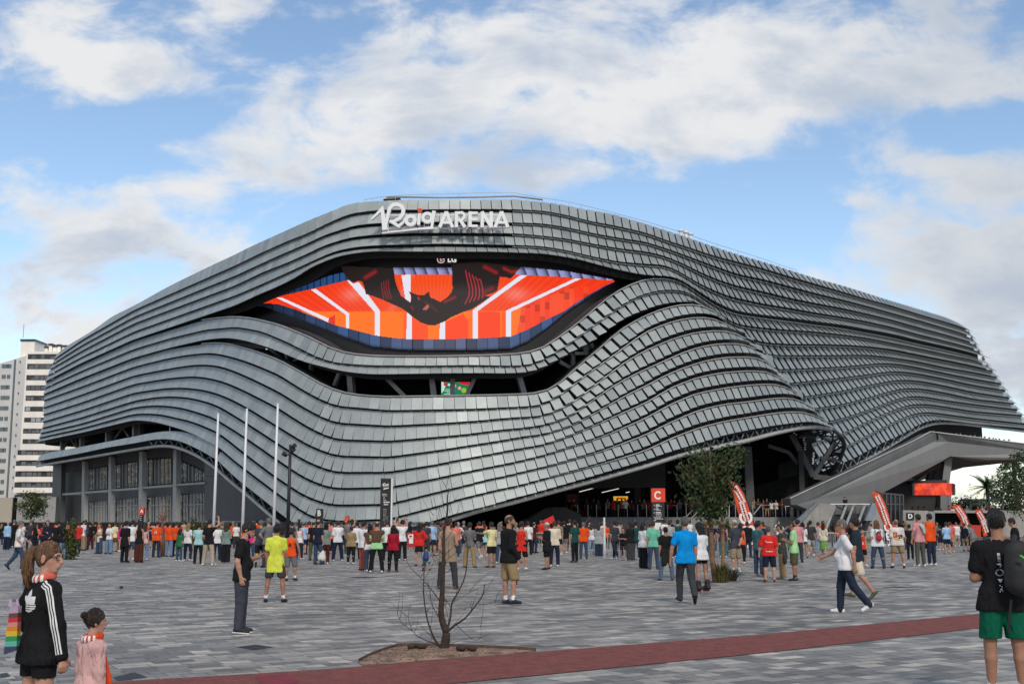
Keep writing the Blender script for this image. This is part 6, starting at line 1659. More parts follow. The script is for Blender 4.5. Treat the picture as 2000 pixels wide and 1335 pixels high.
def person_meshes(sex='m',top='tee',bottom='trousers',hair='short',arms=('down','down'),legs='stand',w=1.0,lean=0.0,nod=0.0,turn=0.0,h=.02,fine=False,extra=()):
 key=(sex,top,bottom,hair,arms,legs,round(w,2),lean,nod,turn,h,fine,extra)
 if key in MESHES:return MESHES[key]
 fem=sex=='f';kid=sex=='k'
 one=(1,1,1)
 shw=(.155 if fem else .142 if kid else .176)*(1+.4*(w-1));hipx=.088;rh=(.152 if fem else .140)*w;rw=(.112 if fem else .132)*w;rc=(.128 if fem else .140)*(1+.6*(w-1))
 if kid:rh,rw,rc=.135*w,.125*w,.125*w
 P0=V3(0,0,0)
 T=V3(0,math.sin(R(lean)),math.cos(R(lean)));Fw=V3(0,math.cos(R(lean)),-math.sin(R(lean)))
 # legs
 legj={}
 tl,sl_=(.40,.41)if not kid else(.36,.37)
 for s,(td,sd_,fp)in zip((-1,1),LEG[legs]):
  hj=V3(s*hipx,0,-.05);kn=hj+nrmz((td[0]*s,td[1],td[2]))*tl;an=kn+nrmz((sd_[0]*s,sd_[1],sd_[2]))*sl_
  fd=nrmz((s*.16,math.cos(fp),-math.sin(fp)));dn=nrmz(np.cross(np.cross(fd,(0,0,-1)),fd)*1.0)if abs(fd[2])<.99 else V3(0,0,-1)
  heel=an-fd*.045+dn*.045;toe=an+fd*.155+dn*.06;legj[s]=(hj,kn,an,heel,toe)
 zmin=min(min(j[3][2]-.042,j[4][2]-.036)for j in legj.values())
 if legs=='kneel':zmin=min(zmin,min(j[1][2]-.06 for j in legj.values()))
 up=V3(0,0,-zmin);P0=P0+up
 legj={s:tuple(p+up for p in j)for s,j in legj.items()}
 tor=.445 if not kid else .40
 nb=P0+T*(tor+.085);Ch=P0+T*.35
 armj={}
 ua,fa=(.285,.25)if not kid else(.24,.21)
 for s,an_ in zip((-1,1),arms):
  u_,f_=ARM[an_];sh=P0+T*tor+V3(s*shw,0,0);el=sh+nrmz((u_[0]*s,u_[1],u_[2]))*ua;fd=nrmz((f_[0]*s,f_[1],f_[2]));wr=el+fd*fa;armj[s]=(sh,el,wr,fd)
  # head frame
 Rm=rotz(R(-turn))@rotx(R(-nod));Hs=1.0 if not kid else 1.06
 Hc=nb+T*.05+Rm@V3(0,.025,.115*Hs);HF=(Hc,Rm)
 body=[]
 def c(l,p0,p1,r0,r1=None,sc=one,fr=None):l.append((np.array(p0,float),np.array(p1,float),r0,r0 if r1 is None else r1,sc,fr))
 c(body,P0+V3(-.045,0,0),P0+V3(.045,0,0),rh-.045,None,(1,.80,1))
 c(body,P0+T*.06,Ch,rw-.012,rc-.012,(1,.70,1))
 c(body,P0+T*.385-V3(shw-.06,0,0),P0+T*.385+V3(shw-.06,0,0),.066,None,(1,.9,1))
 c(body,nb-T*.06,Hc-V3(0,.01,.05),.060 if not fem else .052,.052 if not fem else .046)
 for s in(-1,1):c(body,nb-T*.02,armj[s][0]+V3(-s*.02,0,.01),.045,.048)
 for s,(sh,el,wr,fd)in armj.items():
  a1=.049 if not fem else .040
  if kid:a1=.038
  c(body,sh,el,a1*w**.5,a1*.84);c(body,el,el+(wr-el)*.35,a1*.84,a1*.86);c(body,el+(wr-el)*.35,wr,a1*.86,.027)
  tt=V3(0,1,0)if abs(fd[1])<.8 else V3(-s*.3,0,1);tt=nrmz(tt-fd*(tt@fd));pn=np.cross(fd,tt);pn=pn if pn[0]*s<0 else-pn
  k_=.9 if fem else 1.0
  if kid:k_=.75
  if fine:
   for q in(-.022,0,.022):c(body,wr+fd*.01+tt*q*.5,wr+fd*.082*k_+tt*q*k_,.019,.015,one)
   for q,ln,cu in((.031,.068,.30),(.011,.078,.38),(-.010,.073,.46),(-.030,.056,.55)):
    b0=wr+fd*.085*k_+tt*q*k_;b1=b0+(fd*.9+pn*cu)*ln*.5*k_;b2=b1+(fd*.55+pn*(cu+.55))*ln*.55*k_
    c(body,b0,b1,.0095,.009);c(body,b1,b2,.009,.0075)
   t0=wr+fd*.02+tt*.024;t1=t0+(fd*.6+tt*.75+pn*.15)*.045;c(body,t0,t1,.015,.0115);c(body,t1,t1+(fd*.9+tt*.2+pn*.3)*.038,.0115,.009)
  else:
   for q in(-.018,.018):c(body,wr+fd*.01,wr+fd*.085*k_+tt*q,.022,.022)
   rf=max(.012,h*.62)
   for q,ln in((.028,.066),(0,.078),(-.026,.062)):c(body,wr+fd*.08*k_+tt*q,wr+(fd*.85+pn*.5)*(.085+ln)*k_+tt*q,rf,rf*.8)
   c(body,wr+fd*.02+tt*.02,wr+fd*.075+tt*.055,max(.014,h*.6),.012)
 for s,(hj,kn,an,heel,toe)in legj.items():
  tr=(.088 if fem else .083)*w**.6
  if kid:tr=.068
  c(body,hj,kn,tr,tr*.66);cm=kn+(an-kn)*.30-nrmz(np.cross(an-kn,(1,0,0)))*(-.012)
  c(body,kn,cm,tr*.62,tr*.64);c(body,cm,an,tr*.64,.036)
  if fine or 'bare' in extra:c(body,an,heel+(0,0,.01),.034,.034)
  # head
 c(body,(0,-.008,.025),(0,-.008,.025),.100,None,(.77,.97,1.03),HF);c(body,(0,.030,-.03),(0,.052,-.088),.058,.036,(1,1,1),HF)
 c(body,(0,.072,-.005),(0,.078,-.055),.034,.026,(1.1,1,1),HF)
 c(body,(0,.094,.012),(0,.112,-.026),.010,.0155,one,HF);c(body,(0,.086,-.058),(0,.086,-.060),.020,None,(1.1,.7,.7),HF)
 for s in(-1,1):
  c(body,(s*.077,-.010,.012),(s*.080,-.016,-.028),.018,.013,(.55,1,1.1),HF)
  if fine:c(body,(s*.018,.086,.030),(s*.052,.076,.028),.010,.009,one,HF)
 out={'body':to_mesh('body',grow(body,h,(),.022 if not fine else .016),M['skin'])}
 # top
 if top:
  inf={'tank':.012,'tee':.022,'polo':.020,'long':.022,'hoodie':.032,'jacket':.032,'vest':.03,'loose':.036}[top.split('+')[0]]
  l=[];base=top.split('+')[0];low=-.10
  if '+long' in top:low=-.24
  if '+crop' in top:low=-.02
  for sx in(-.082,0,.082):c(l,P0+V3(sx*.8*w,0,0),P0+V3(sx*w,0,low),rh-.045+inf+.006,rh-.045+inf+.014,(1,.9,1))
  c(l,P0+V3(-.04,0,0),P0+V3(.04,0,0),rh-.045+inf+.008,None,(1,.84,1))
  c(l,P0+T*.06,Ch,rw+inf-.008,rc+inf-.012,(1,.74,1));c(l,P0+T*.385-V3(shw-.065,0,0),P0+T*.385+V3(shw-.065,0,0),.066+inf,None,(1,.92,1))
  if w>1.05:c(l,P0+T*.12+Fw*.06*w,P0+T*.16+Fw*.05*w,.11*w,.10*w)
  if fem:c(l,Ch+Fw*.055-V3(.06,0,.02),Ch+Fw*.055+V3(.06,0,-.02),.075,None,(1,.8,.9))
  for s in(-1,1):
   sh,el,wr,fd=armj[s];a1=(.049 if not fem else .042)if not kid else .042
   if base!='tank' and base!='vest':c(l,nb-T*.035,sh,.052,a1+inf)
   else:c(l,nb-T*.05+V3(s*.05,0,0),P0+T*.42+V3(s*(shw-.055),0,0),.045,.05)
   if base in('tee','polo','loose'):c(l,sh,sh+(el-sh)*(.62 if base!='loose' else .8),a1+inf*.7,a1+inf*1.0)
   if base in('long','hoodie','jacket'):c(l,sh,el,a1+inf*.8,a1+inf*.55);c(l,el,wr-fd*.005,a1+inf*.55,.034+inf*.45)
  if base in('polo','jacket'):c(l,nb-T*.02-Fw*.012,nb+T*.012-Fw*.012,.072,.066)
  if base=='hoodie':c(l,nb-Fw*.055-T*.03,nb-Fw*.09-T*.09,.065,.06,(1.3,1,1))
  cl=[(-T,nb+T*(.035 if base in('polo','jacket','hoodie')else .005)),(V3(0,0,1),P0+V3(0,0,low-.035))]
  out['top']=to_mesh('top',grow(l,h,cl,.03,.0035 if h<.022 else 0),M['cloth'])
 if bottom:
  l=[];c(l,P0+V3(-.045,0,0),P0+V3(.045,0,0),rh-.045+.010,None,(1,.82,1));c(l,P0+T*.04,P0+T*.05,rw+.012,None,(1,.72,1));cl=[(-T,P0+T*.10)]
  if 'skirt' in bottom or 'dress' in bottom:
   ln,rr=(.62,.26)if 'long' in bottom else(.36,.20)
   c(l,P0+V3(0,0,-.02),P0+V3(0,.01,-ln),rh*.95,rr,(1,.82,1));cl.append((V3(0,0,1),P0+V3(0,0,-ln)))
  else:
   for s,(hj,kn,an,heel,toe)in legj.items():
    tr=((.088 if fem else .083)*w**.6 if not kid else .068)
    fat={'trousers':(.020,.026,.032),'jeans':(.018,.022,.026),'leggings':(.018,.022,.020),'wide':(.022,.05,.075),'shorts':(.024,.034,0),'hot':(.014,.016,0),'long_shorts':(.026,.036,
 0),'baggy':(.024,.034,.04)}[bottom]
    if bottom in('shorts','hot','long_shorts'):
     f={'shorts':.80,'hot':.42,'long_shorts':1.0}[bottom];e=hj+(kn-hj)*f;c(l,hj,e,tr+fat[0],tr*(1-.3*f)+fat[1])
     d=nrmz(kn-hj);
    else:
     c(l,hj,kn,tr+fat[0],tr*.66+fat[1]);c(l,kn,an+(an-kn)*.06,tr*.64+fat[1],.036+fat[2])
   if legs in('stand','wide','ease','close'):cl.append((V3(0,0,1),V3(0,0,(min(j[0][2]+(j[1][2]-j[0][2])*{'shorts':.80,'hot':.42,'long_shorts':1.0}[bottom]for j in legj.values())-.02)if bottom in('shorts',
 'hot','long_shorts')else min(j[2][2]for j in legj.values())-.045)))
  out['bottom']=to_mesh('bottom',grow(l,h,cl,.02,.003 if h<.022 else 0),M['cloth'])
  # shoes
 for s,nm in((-1,'shoeL'),(1,'shoeR')):
  hj,kn,an,heel,toe=legj[s];l=[];c(l,heel,toe,.042,.036,(1,1,1));c(l,an+(heel-an)*.4+(toe-an)*.1,heel+(toe-heel)*.65+(0,0,.012),.046,.036)
  fd=nrmz(toe-heel);dn=nrmz(np.cross(np.cross(fd,(0,0,-1)),fd))if abs(fd[2])<.97 else V3(0,-1,0)
  out[nm]=to_mesh('shoe',grow(l,min(h,.016),[(-dn,heel+dn*.033)],.015),M['shoe'])
  if 'sock' in extra:
   l=[];up_=nrmz(kn-an);c(l,an-up_*.03,an+up_*.09,.040,.043);out['sock'+nm[-1]]=to_mesh('sock',grow(l,min(h,.014),[(-up_,an+up_*.10)],.01),M['cloth'])
   # hair
 hr=[];cl=[(Rm@nrmz((0,-.72,.69)),Hc+Rm@V3(0,.036,.004))];kk=.02
 if hair in('short','long','pony','bun','bob','curly','fringe','crop','thin'):
  inf={'short':.014,'long':.016,'pony':.010,'bun':.010,'bob':.022,'curly':.034,'fringe':.006,'crop':.006,'thin':.008}[hair]
  c(hr,(0,-.010,.028),(0,-.010,.028),.100+inf,None,(.79,.97,1.03),HF)
  if hair=='short':c(hr,(0,.045,.085),(.02,.02,.10),.045,.04,(1.2,1,.8),HF)
  if hair=='fringe':cl.append((Rm@nrmz((0,.35,-1)),Hc+Rm@V3(0,-.03,.085)))
  if hair=='thin':cl.append((Rm@nrmz((0,.62,-.78)),Hc+Rm@V3(0,-.080,.098)))
 out_h=None
 if hair in('short','pony','bun','crop','curly','fringe','thin'):out_h=grow(hr,min(h,.018),cl,kk,{'crop':.003,'fringe':.003,'thin':.005}.get(hair,.0045))
 if hair in('long','bob'):
  ln=-.34 if hair=='long' else-.14
  for s in(-1,0,1):c(hr,(s*.045,-.055,.0),(s*.06,-.085 if hair=='long' else-.05,ln),.055,.045 if hair=='long' else .055,one,HF)
  out_h=grow(hr,min(h,.018),[(Rm@nrmz((0,-.85,.5)),Hc+Rm@V3(0,.038,.0))],.03,.010)
 if hair=='pony':
  q=[];c(q,(0,-.095,.07),(0,-.150,.045),.026,.034,one,HF);c(q,(0,-.150,.045),(0,-.165,-.10),.040,.040,one,HF);c(q,(0,-.165,-.10),(.01,-.14,-.24),.038,.012,one,HF)
  out['tail']=to_mesh('ponytail',grow(q,min(h,.016),(),.03,.008),M['hair'])
 if hair=='bun':
  q=[];c(q,(0,-.105,.06),(0,-.125,.065),.042,.038,one,HF);out['tail']=to_mesh('hair_bun',grow(q,min(h,.016),(),.02),M['hair'])
 if hair=='cap':
  q=[];c(q,(0,-.008,.035),(0,-.008,.035),.108,None,(.80,.97,1.0),HF);v1=grow(q,min(h,.016),[(Rm@nrmz((0,-.25,1)),Hc+Rm@V3(0,0,.052))],.02)
  q=[];c(q,(-.03,.10,.068),(.03,.10,.068),.055,None,(1,1.1,.22),HF);v2=grow(q,min(h,.010),(),.01)
  out['cap']=to_mesh('cap',(np.r_[v1[0],v2[0]],np.r_[v1[1],v2[1]+len(v1[0])]),M['cloth'])
  hr=[];c(hr,(0,-.012,.02),(0,-.012,.02),.103,None,(.78,.97,1.0),HF);out_h=grow(hr,min(h,.018),[(Rm@nrmz((0,-.9,.1)),Hc+Rm@V3(0,0,0)),(Rm@V3(0,0,-1),Hc+Rm@V3(0,0,.06))],.02)
 if out_h is not None and len(out_h[0]):out['hair']=to_mesh('hair',out_h,M['hair'])
 if 'beard' in extra:
  q=[];c(q,(0,.030,-.045),(0,.053,-.091),.0595,.0395,one,HF);c(q,(0,.084,-.070),(0,.080,-.085),.020,.022,(1.2,.7,1),HF)
  out['beard']=to_mesh('beard',grow(q,min(h,.012),[(Rm@nrmz((0,.3,-1)),Hc+Rm@V3(0,.05,-.040))],.02),M['hair'])
 if 'jumper' in extra:
  q=[];c(q,P0+T*.43-V3(shw,0,0),P0+T*.43+V3(shw,0,0),.095,None,(1,1,1));c(q,P0+T*.40-Fw*.07-V3(.09,0,0),P0+T*.16-Fw*.09-V3(.07,0,0),.10,.09,(1,.55,1));c(q,P0+T*.40-Fw*.07+V3(.09,0,0),
 P0+T*.16-Fw*.09+V3(.07,0,0),.10,.09,(1,.55,1))
  out['jumper']=to_mesh('jumper',grow(q,h,[(-T,nb-T*.0),(V3(0,-1,0),P0+V3(0,.16,0))],.04),M['cloth'])
 if 'waistcoat' in extra:
  q=[];c(q,P0+V3(-.06,-.03,.03),P0+V3(-.10,-.10,-.38),rh*.8,.10,(1,.7,1));c(q,P0+V3(.05,-.04,.03),P0+V3(.04,-.09,-.25),rh*.8,.10,(1,.7,1));c(q,P0+V3(-.05,0,.03),P0+V3(.05,0,.03),rh-.01,
 None,(1,.85,.5))
  out['tied_jacket']=to_mesh('tied_jacket',grow(q,h,(),.04),M['cloth'])
 if 'scarf' in extra:
  q=[];n_=14;sr=(.086,.027)if kid else(.066,.026)
  for i in range(n_):
   a0,a1=2*math.pi*i/n_,2*math.pi*(i+1)/n_;f_=lambda a:nb+T*(.0+.015*math.sin(a))+V3(math.cos(a)*sr[0],math.sin(a)*sr[0]+.005,.012)
   c(q,f_(a0),f_(a1),sr[1],None,(1,1,1.25))
  if kid or 'tail' in extra:c(q,nb+V3(.07,.05,-.02),P0+V3(.12,.14,.05),.036,.05,(1,.7,1));c(q,P0+V3(.12,.14,.05),P0+V3(.12,.15,-.16),.05,.05,(1,.6,1))
  out['scarf']=to_mesh('scarf',grow(q,min(h,.016),(),.015),M['cloth'])
 out['info']=dict(Hc=Hc,Rm=Rm,nb=nb,P0=P0,arms=armj,legs=legj,T=T,Fw=Fw,top=float(Hc[2]+.132))
 MESHES[key]=out
 return out
CO=dict(black=(.011,.011,.013),navy=(.013,.019,.042),white=(.74,.74,.76),grey=(.15,.155,.165),light_grey=(.36,.37,.38),charcoal=(.042,.045,.052),orange=(.80,.085,.012),red=(.66,.028,
 .022),crimson=(.36,.010,.03),maroon=(.085,.016,.016),blue_jeans=(.040,.068,.12),pale_jeans=(.15,.23,.35),dark_jeans=(.02,.03,.055),khaki=(.30,.215,.115),beige=(.42,.34,.25),olive=(.085,
 .088,.048),green=(.02,.15,.07),dark_green=(.010,.068,.058),mint=(.15,.50,.35),pale_green=(.36,.66,.32),aqua=(.34,.60,.62),light_blue=(.32,.53,.78),sky_blue=(.0,.27,.70),yellow=(.66,
 .72,.08),pale_yellow=(.72,.66,.34),pink=(.62,.27,.30),magenta=(.66,.02,.24),cream=(.70,.62,.49),brown=(.13,.065,.038),salmon=(.27,.075,.06),teal=(.045,.14,.16),tan=(.27,.19,.13),grey_green=(.20,
 .27,.24),emerald=(.0,.13,.065),coral=(.75,.16,.13),purple=(.06,.03,.08),slate=(.05,.055,.075),dark_brown=(.07,.022,.016),leaf_green=(.13,.33,.10),pale_pink=(.68,.42,.40))
HC=dict(black=(.010,.009,.009),dark=(.020,.014,.011),brown=(.055,.030,.018),blond=(.30,.19,.09),grey=(.17,.165,.16),white=(.42,.40,.37),red=(.20,.055,.02),ginger=(.16,.08,.04),fair=(.17,
 .095,.045))
SK=[(.46,.255,.18),(.40,.21,.14),(.33,.165,.105),(.50,.29,.215),(.27,.13,.08)]
NAMES={'tee':'shirt','polo':'polo_shirt','long':'shirt','hoodie':'hooded_top','jacket':'jacket','tank':'vest','vest':'vest','loose':'shirt','trousers':'trousers','jeans':'jeans','leggings':'leggings',
 'wide':'trousers','shorts':'shorts','hot':'shorts','long_shorts':'shorts','baggy':'trousers','skirt':'skirt','long_skirt':'skirt'}
PEOPLE=[]
def person(loc,face,ms,cols,H,label,group=None,names=('shirt','trousers')):
 inf=ms['info']
 o=bpy.data.objects.new('person',ms['body']);COL.objects.link(o);o.location=loc;o.rotation_euler=(0,0,R(-face));s=H/inf['top'];o.scale=(s,s,s)
 o.color=tuple(cols.get('skin',SK[0]))+(1,);tag(o,label,'person',group)
 P={'body':o}
 for k,nm in(('top',names[0]),('bottom',names[1]),('hair','hair'),('tail','ponytail'),('shoeL','shoe'),('shoeR','shoe'),('sockL','sock'),('sockR','sock'),('cap','cap'),('beard','beard'),
 ('jumper','jumper'),('tied_jacket','tied_jacket'),('scarf','scarf')):
  if k in ms:
   c=bpy.data.objects.new(nm,ms[k]);COL.objects.link(c);c.parent=o
   ck={'shoeL':'shoe','shoeR':'shoe','tail':'hair','beard':'hair','sockL':'sock','sockR':'sock'}.get(k,k)
   c.color=tuple(cols.get(ck,(.05,.05,.05)))+(1,);P[k]=c
 P['info']=inf;PEOPLE.append((o,label));return P
def spot(px,Y,z=0.0):
 p=at(px,HOR,Y);return Vector((p.x,Y,z))
def folk(px,feet,face,sex,hair,top,bottom,arms='down down',legs='stand',H=None,label='',shoe=None,skin=0,w=1.0,nod=0,turn=0,lean=0,extra=(),Y=None,z=0.0,group=None,fine=False,h=None,
 cols={}):
 """one person from short descriptions: hair 'short brown', top 'tee white', bottom 'jeans blue_jeans'"""
 hs,hc=hair.split();ts,tcn=top.split();bs,bcn=bottom.split()
 loc=gnd(px,feet)if Y is None else spot(px,Y,z)
 if H is None:H={'m':1.72,'f':1.62,'k':1.25}[sex]+rnd.uniform(-.03,.03)
 if h is None:h=.013 if loc.y<22 else(.02 if loc.y<42 else .027 if loc.y<62 else .034)
 a=tuple(arms.split());a=a if len(a)==2 else a*2
 ms=person_meshes(sex,ts,bs,hs,a,legs,w,lean,nod,turn,h,fine,tuple(extra))
 cd=dict(skin=SK[skin],top=CO[tcn],bottom=CO[bcn],hair=HC[hc],shoe=CO[shoe or rnd.choice(['white','white','black','charcoal','grey'])],cap=(.5,.48,.38),sock=(.75,.75,.75));cd.update(cols)
 return person(loc,face,ms,cd,H,label,group,(NAMES[ts.split('+')[0]],NAMES[bs]))
def decal(part,polys,O,ux,uy,m,name='print',step=.008,off=.004,lift=.4,holes=()):
 """a printed mark laid on a garment: little faces cast onto the cloth"""
 me=part.data;bv=BVHTree.FromPolygons([v.co for v in me.vertices],[p.vertices for p in me.polygons])
 O,ux,uy=Vector(O),Vector(ux).normalized(),Vector(uy).normalized();n=ux.cross(uy)
 xs=[p[0]for q in polys for p in q];ys=[p[1]for q in polys for p in q]
 gx=np.arange(min(xs),max(xs)+step,step);gy=np.arange(min(ys),max(ys)+step,step)
 X,Y=np.meshgrid(gx[:-1]+step/2,gy[:-1]+step/2);k=np.zeros(X.shape,bool)
 for q in polys:k|=pip(q,X,Y)
 for q in holes:k&=~pip(q,X,Y)
 V={};vs=[];fs=[]
 def vert(j,i):
  if(j,i)not in V:
   s=O+ux*float(gx[i])+uy*float(gy[j])+n*lift;hit=bv.ray_cast(s,-n,lift*2.2)
   V[(j,i)]=None if hit[0]is None else len(vs)
   if hit[0]is not None:vs.append(hit[0]+n*off)
  return V[(j,i)]
 for j,i in np.argwhere(k):
  q=[vert(j,i),vert(j,i+1),vert(j+1,i+1),vert(j+1,i)]
  if None in q:continue
  fs.append(q)
 if not fs:return None
 d=bpy.data.meshes.new(name);d.from_pydata([tuple(v)for v in vs],[],fs);d.materials.append(m);d.polygons.foreach_set('use_smooth',[True]*len(fs));d.update()
 ob=bpy.data.objects.new(name,d);COL.objects.link(ob);ob.parent=part;return ob
def rect(x0,x1,y0,y1):return[(x0,y0),(x1,y0),(x1,y1),(x0,y1)]
BK=dict(ux=(1,0,0),uy=(0,0,1))
M['print_white']=mat('print_white',(.74,.74,.74),.8);M['print_black']=mat('print_black',(.015,.015,.015),.8)
M['print_red']=mat('print_red',(.40,.03,.03),.8);M['print_gold']=mat('print_gold',(.55,.30,.05),.8);M['print_orange']=mat('print_orange',(.70,.07,.02),.8)
# ---------------------------------------------------------------- the people nearest to the camera
def topH(px,feet,top):p=gnd(px,feet);return at(px,top,p.y).z
# woman in a striped black jacket, lower left
Yw=8.0;Hw=at(85,1058,Yw).z
ms=person_meshes('f','jacket','hot','pony',('hips','away'),'stand',1.0,0,3,50,.0085,True,('bare','scarf'))
wm=person(Vector((at(78,1250,Yw).x,Yw,0)),42,ms,dict(skin=(.50,.27,.19),top=CO['black'],bottom=(.009,.009,.010),hair=(.14,.072,.036),shoe=CO['white'],scarf=(.62,.12,.09)),Hw,'person in black jacket with white sleeve stripes, brown ponytail and dark shorts, at the left',
 None,('jacket','shorts'))
s=1.0;inf=wm['info'];top=wm['top']
# three leaves with three bars, on the back
cz=inf['P0'][2]+.325;cx_=-.005
def leafp(a,l,w_):
 d=Vector((math.sin(R(a)),math.cos(R(a))));sd_=Vector((d.y,-d.x));return[(cx_+d.x*l*t+sd_.x*q*w_*math.sin(math.pi*min(1,t*.9+.12))**.8,d.y*l*t+sd_.y*q*w_*math.sin(math.pi*min(1,t*.9+.12))**.8)for q,
 ts_ in((1,np.linspace(0,1,9)),(-1,np.linspace(1,0,9)))for t in ts_]
lp=[leafp(0,.125,.038),leafp(-52,.120,.036),leafp(52,.120,.036)]
base=[(cx_+.092*math.cos(R(a)),.012+.066*math.sin(R(a)))for a in range(180,361,15)]
bars=[rect(cx_-.2,cx_+.2,-.001-.018*k,.006-.018*k)for k in range(3)]
decal(top,lp+[base],(0,-.2,cz),BK['ux'],BK['uy'],M['print_white'],'emblem',.006,.004,.4,bars)
sh,el,wr,fd=inf['arms'][1]
f_=R(42);nout=Vector((math.sin(f_)*.9,-math.cos(f_),.05)).normalized()
for k in(-1,0,1):
 pts=[Vector(sh+(inf['nb']-sh)*.62),Vector(sh+(0,0,.02)),Vector(sh+(el-sh)*.5),Vector(el),Vector(el+(wr-el)*.5),Vector(wr)]
 me=top.data;bv=BVHTree.FromPolygons([v.co for v in me.vertices],[p.vertices for p in me.polygons]);vs=[];fs=[]
 den=[]
 for a,b_ in zip(pts[:-1],pts[1:]):den+=[a.lerp(b_,t)for t in np.linspace(0,1,14)[:-1]]
 for i,p in enumerate(den[:-1]):
  d=(den[i+1]-p).normalized();sd_=nout.cross(d).normalized()
  for q in(-.0058,.0058):
   o_=p+sd_*(k*.021+q)+nout*.3;hit=bv.ray_cast(o_,-nout,.6);vs.append((hit[0]if hit[0]is not None else o_-nout*.24)+nout*.004)
 n_=len(vs)//2;fs=[(2*i,2*i+1,2*i+3,2*i+2)for i in range(n_-1)]
 d=bpy.data.meshes.new('sleeve_stripe');d.from_pydata([tuple(v)for v in vs],[],fs);d.materials.append(M['print_white']);ob=bpy.data.objects.new('sleeve_stripe',d);COL.objects.link(ob);ob.parent=top
Hc,Rm=inf['Hc'],inf['Rm']
def headpt(x,y,z):return Vector(Hc+Rm@np.array((x,y,z)))
def glasses(P,m='black',tinted=False):
 inf_=P['info'];hp=lambda x,y,z:Vector(inf_['Hc']+inf_['Rm']@np.array((x,y,z)))
 mb=MB()
 for sgn in(-1,1):
  ring=[hp(sgn*(.036+.026*math.cos(a)),.098-.010*abs(math.cos(a))*(1 if math.cos(a)*1>0 else 0),.012+.020*math.sin(a))for a in np.linspace(0,2*math.pi,15)]
  mb.tube(ring,.0032,5);mb.tube([hp(sgn*.062,.092,.018),hp(sgn*.078,.03,.018),hp(sgn*.080,-.012,.012)],.003,5)
  if tinted:mb.add(ring[:-1],[tuple(range(14))])
 mb.tube([hp(-.011,.103,.016),hp(.011,.103,.016)],.003,5)
 ob=mb.build('glasses',M[m]);ob.parent=P['body']
def eyes(P,dark=(.02,.015,.012)):
 inf_=P['info'];hp=lambda x,y,z:Vector(inf_['Hc']+inf_['Rm']@np.array((x,y,z)))
 me_=M.get('eye')or mat('eye',(.35,.33,.31),.3);M['eye']=me_;mi=M.get('iris')or mat('iris',dark,.2);M['iris']=mi
 for sgn in(-1,1):
  mb=MB();mb.ell((0,0,0),.0115,.0115,.0105,10,8);mb.v=[tuple(hp(sgn*.033,.079,.012)+Vector(v))for v in mb.v];ob=mb.build('eye',me_,None,True);ob.parent=P['body']
  mb=MB();mb.ell((0,0,0),.006,.004,.006,8,6);mb.v=[tuple(hp(sgn*.034,.0895,.012)+Vector(v))for v in mb.v];o2=mb.build('iris',mi,None,True);o2 .parent=ob
 q=[];
 mb=MB()
 for sgn in(-1,1):mb.tube([hp(sgn*.016,.094,.031),hp(sgn*.034,.091,.036),hp(sgn*.052,.080,.031)],[.003,.004,.002],5)
 ob=mb.build('eyebrow',M['bark']);ob.parent=P['body']
 mb=MB();mb.tube([hp(-.022,.086,-.058),hp(0,.0985,-.057),hp(.022,.086,-.058)],[.002,.0045,.002],6);ob=mb.build('mouth',mat('lip',(.30,.10,.085),.5))if 'lip' not in M else mb.build('mouth',
 M['lip']);ob.parent=P['body']
M['lip']=mat('lip',(.30,.10,.085),.5)
eyes(wm);glasses(wm)
# loose strands in the tied hair, pale stripes on the scarf
mb=MB();hp=lambda x,y,z:Vector(wm['info']['Hc']+wm['info']['Rm']@np.array((x,y,z)))
for k in range(150):
 a,b_=rnd.uniform(-.034,.034),rnd.uniform(-.03,.03);e=rnd.uniform(-.27,-.12)
 mb.tube([hp(a*.4,-.10+b_*.3,.07+a*.3),hp(a*.9,-.150+b_,.06),hp(a*1.25,-.172+b_*1.25,-.03),hp(a*1.3+.004,-.165+b_*1.25,-.12),hp(a*.8+rnd.uniform(-.02,.02),-.145+b_*.8+rnd.uniform(-.02,
 .02),e)],[.0035,.0045,.0045,.004,.001],4)
for k in range(70):
 t=rnd.uniform(-1.2,1.2);z0=rnd.uniform(-.02,.05)
 P_=[]
 for f in np.linspace(0,1,6):
  y=.06-.15*f;zz=z0+(.10-z0)*math.sin(f*2.2)*.6+.02;xx=math.sin(t)*.083*math.sqrt(max(.05,1-((y+.01)/.112)**2));zz=.025+.118*math.sqrt(max(0,1-(xx/.088)**2-((y+.01)/.112)**2))*math.cos(t*.5)
  P_.append(hp(xx*1.02,y*1.03,zz))
 mb.tube(P_,[.0025,.003,.003,.003,.003,.002],4)
mb.v=[tuple(v)for v in mb.v];ob=mb.build('hair_strands',M['hair'],None,True);ob.parent=wm['hair'];ob.color=(.20,.105,.052,1)
for i in range(5):
 a=-2.6+i*.5;c_=Vector(wm['info']['nb'])+Vector((math.cos(a)*.08,math.sin(a)*.085,.012));decal(wm['scarf'],[rect(-.012,.012,-.05,.05)],c_,(-math.sin(a),math.cos(a),0),(0,0,1),M['print_white'],
 'scarf_stripe',.006,.004,.12)
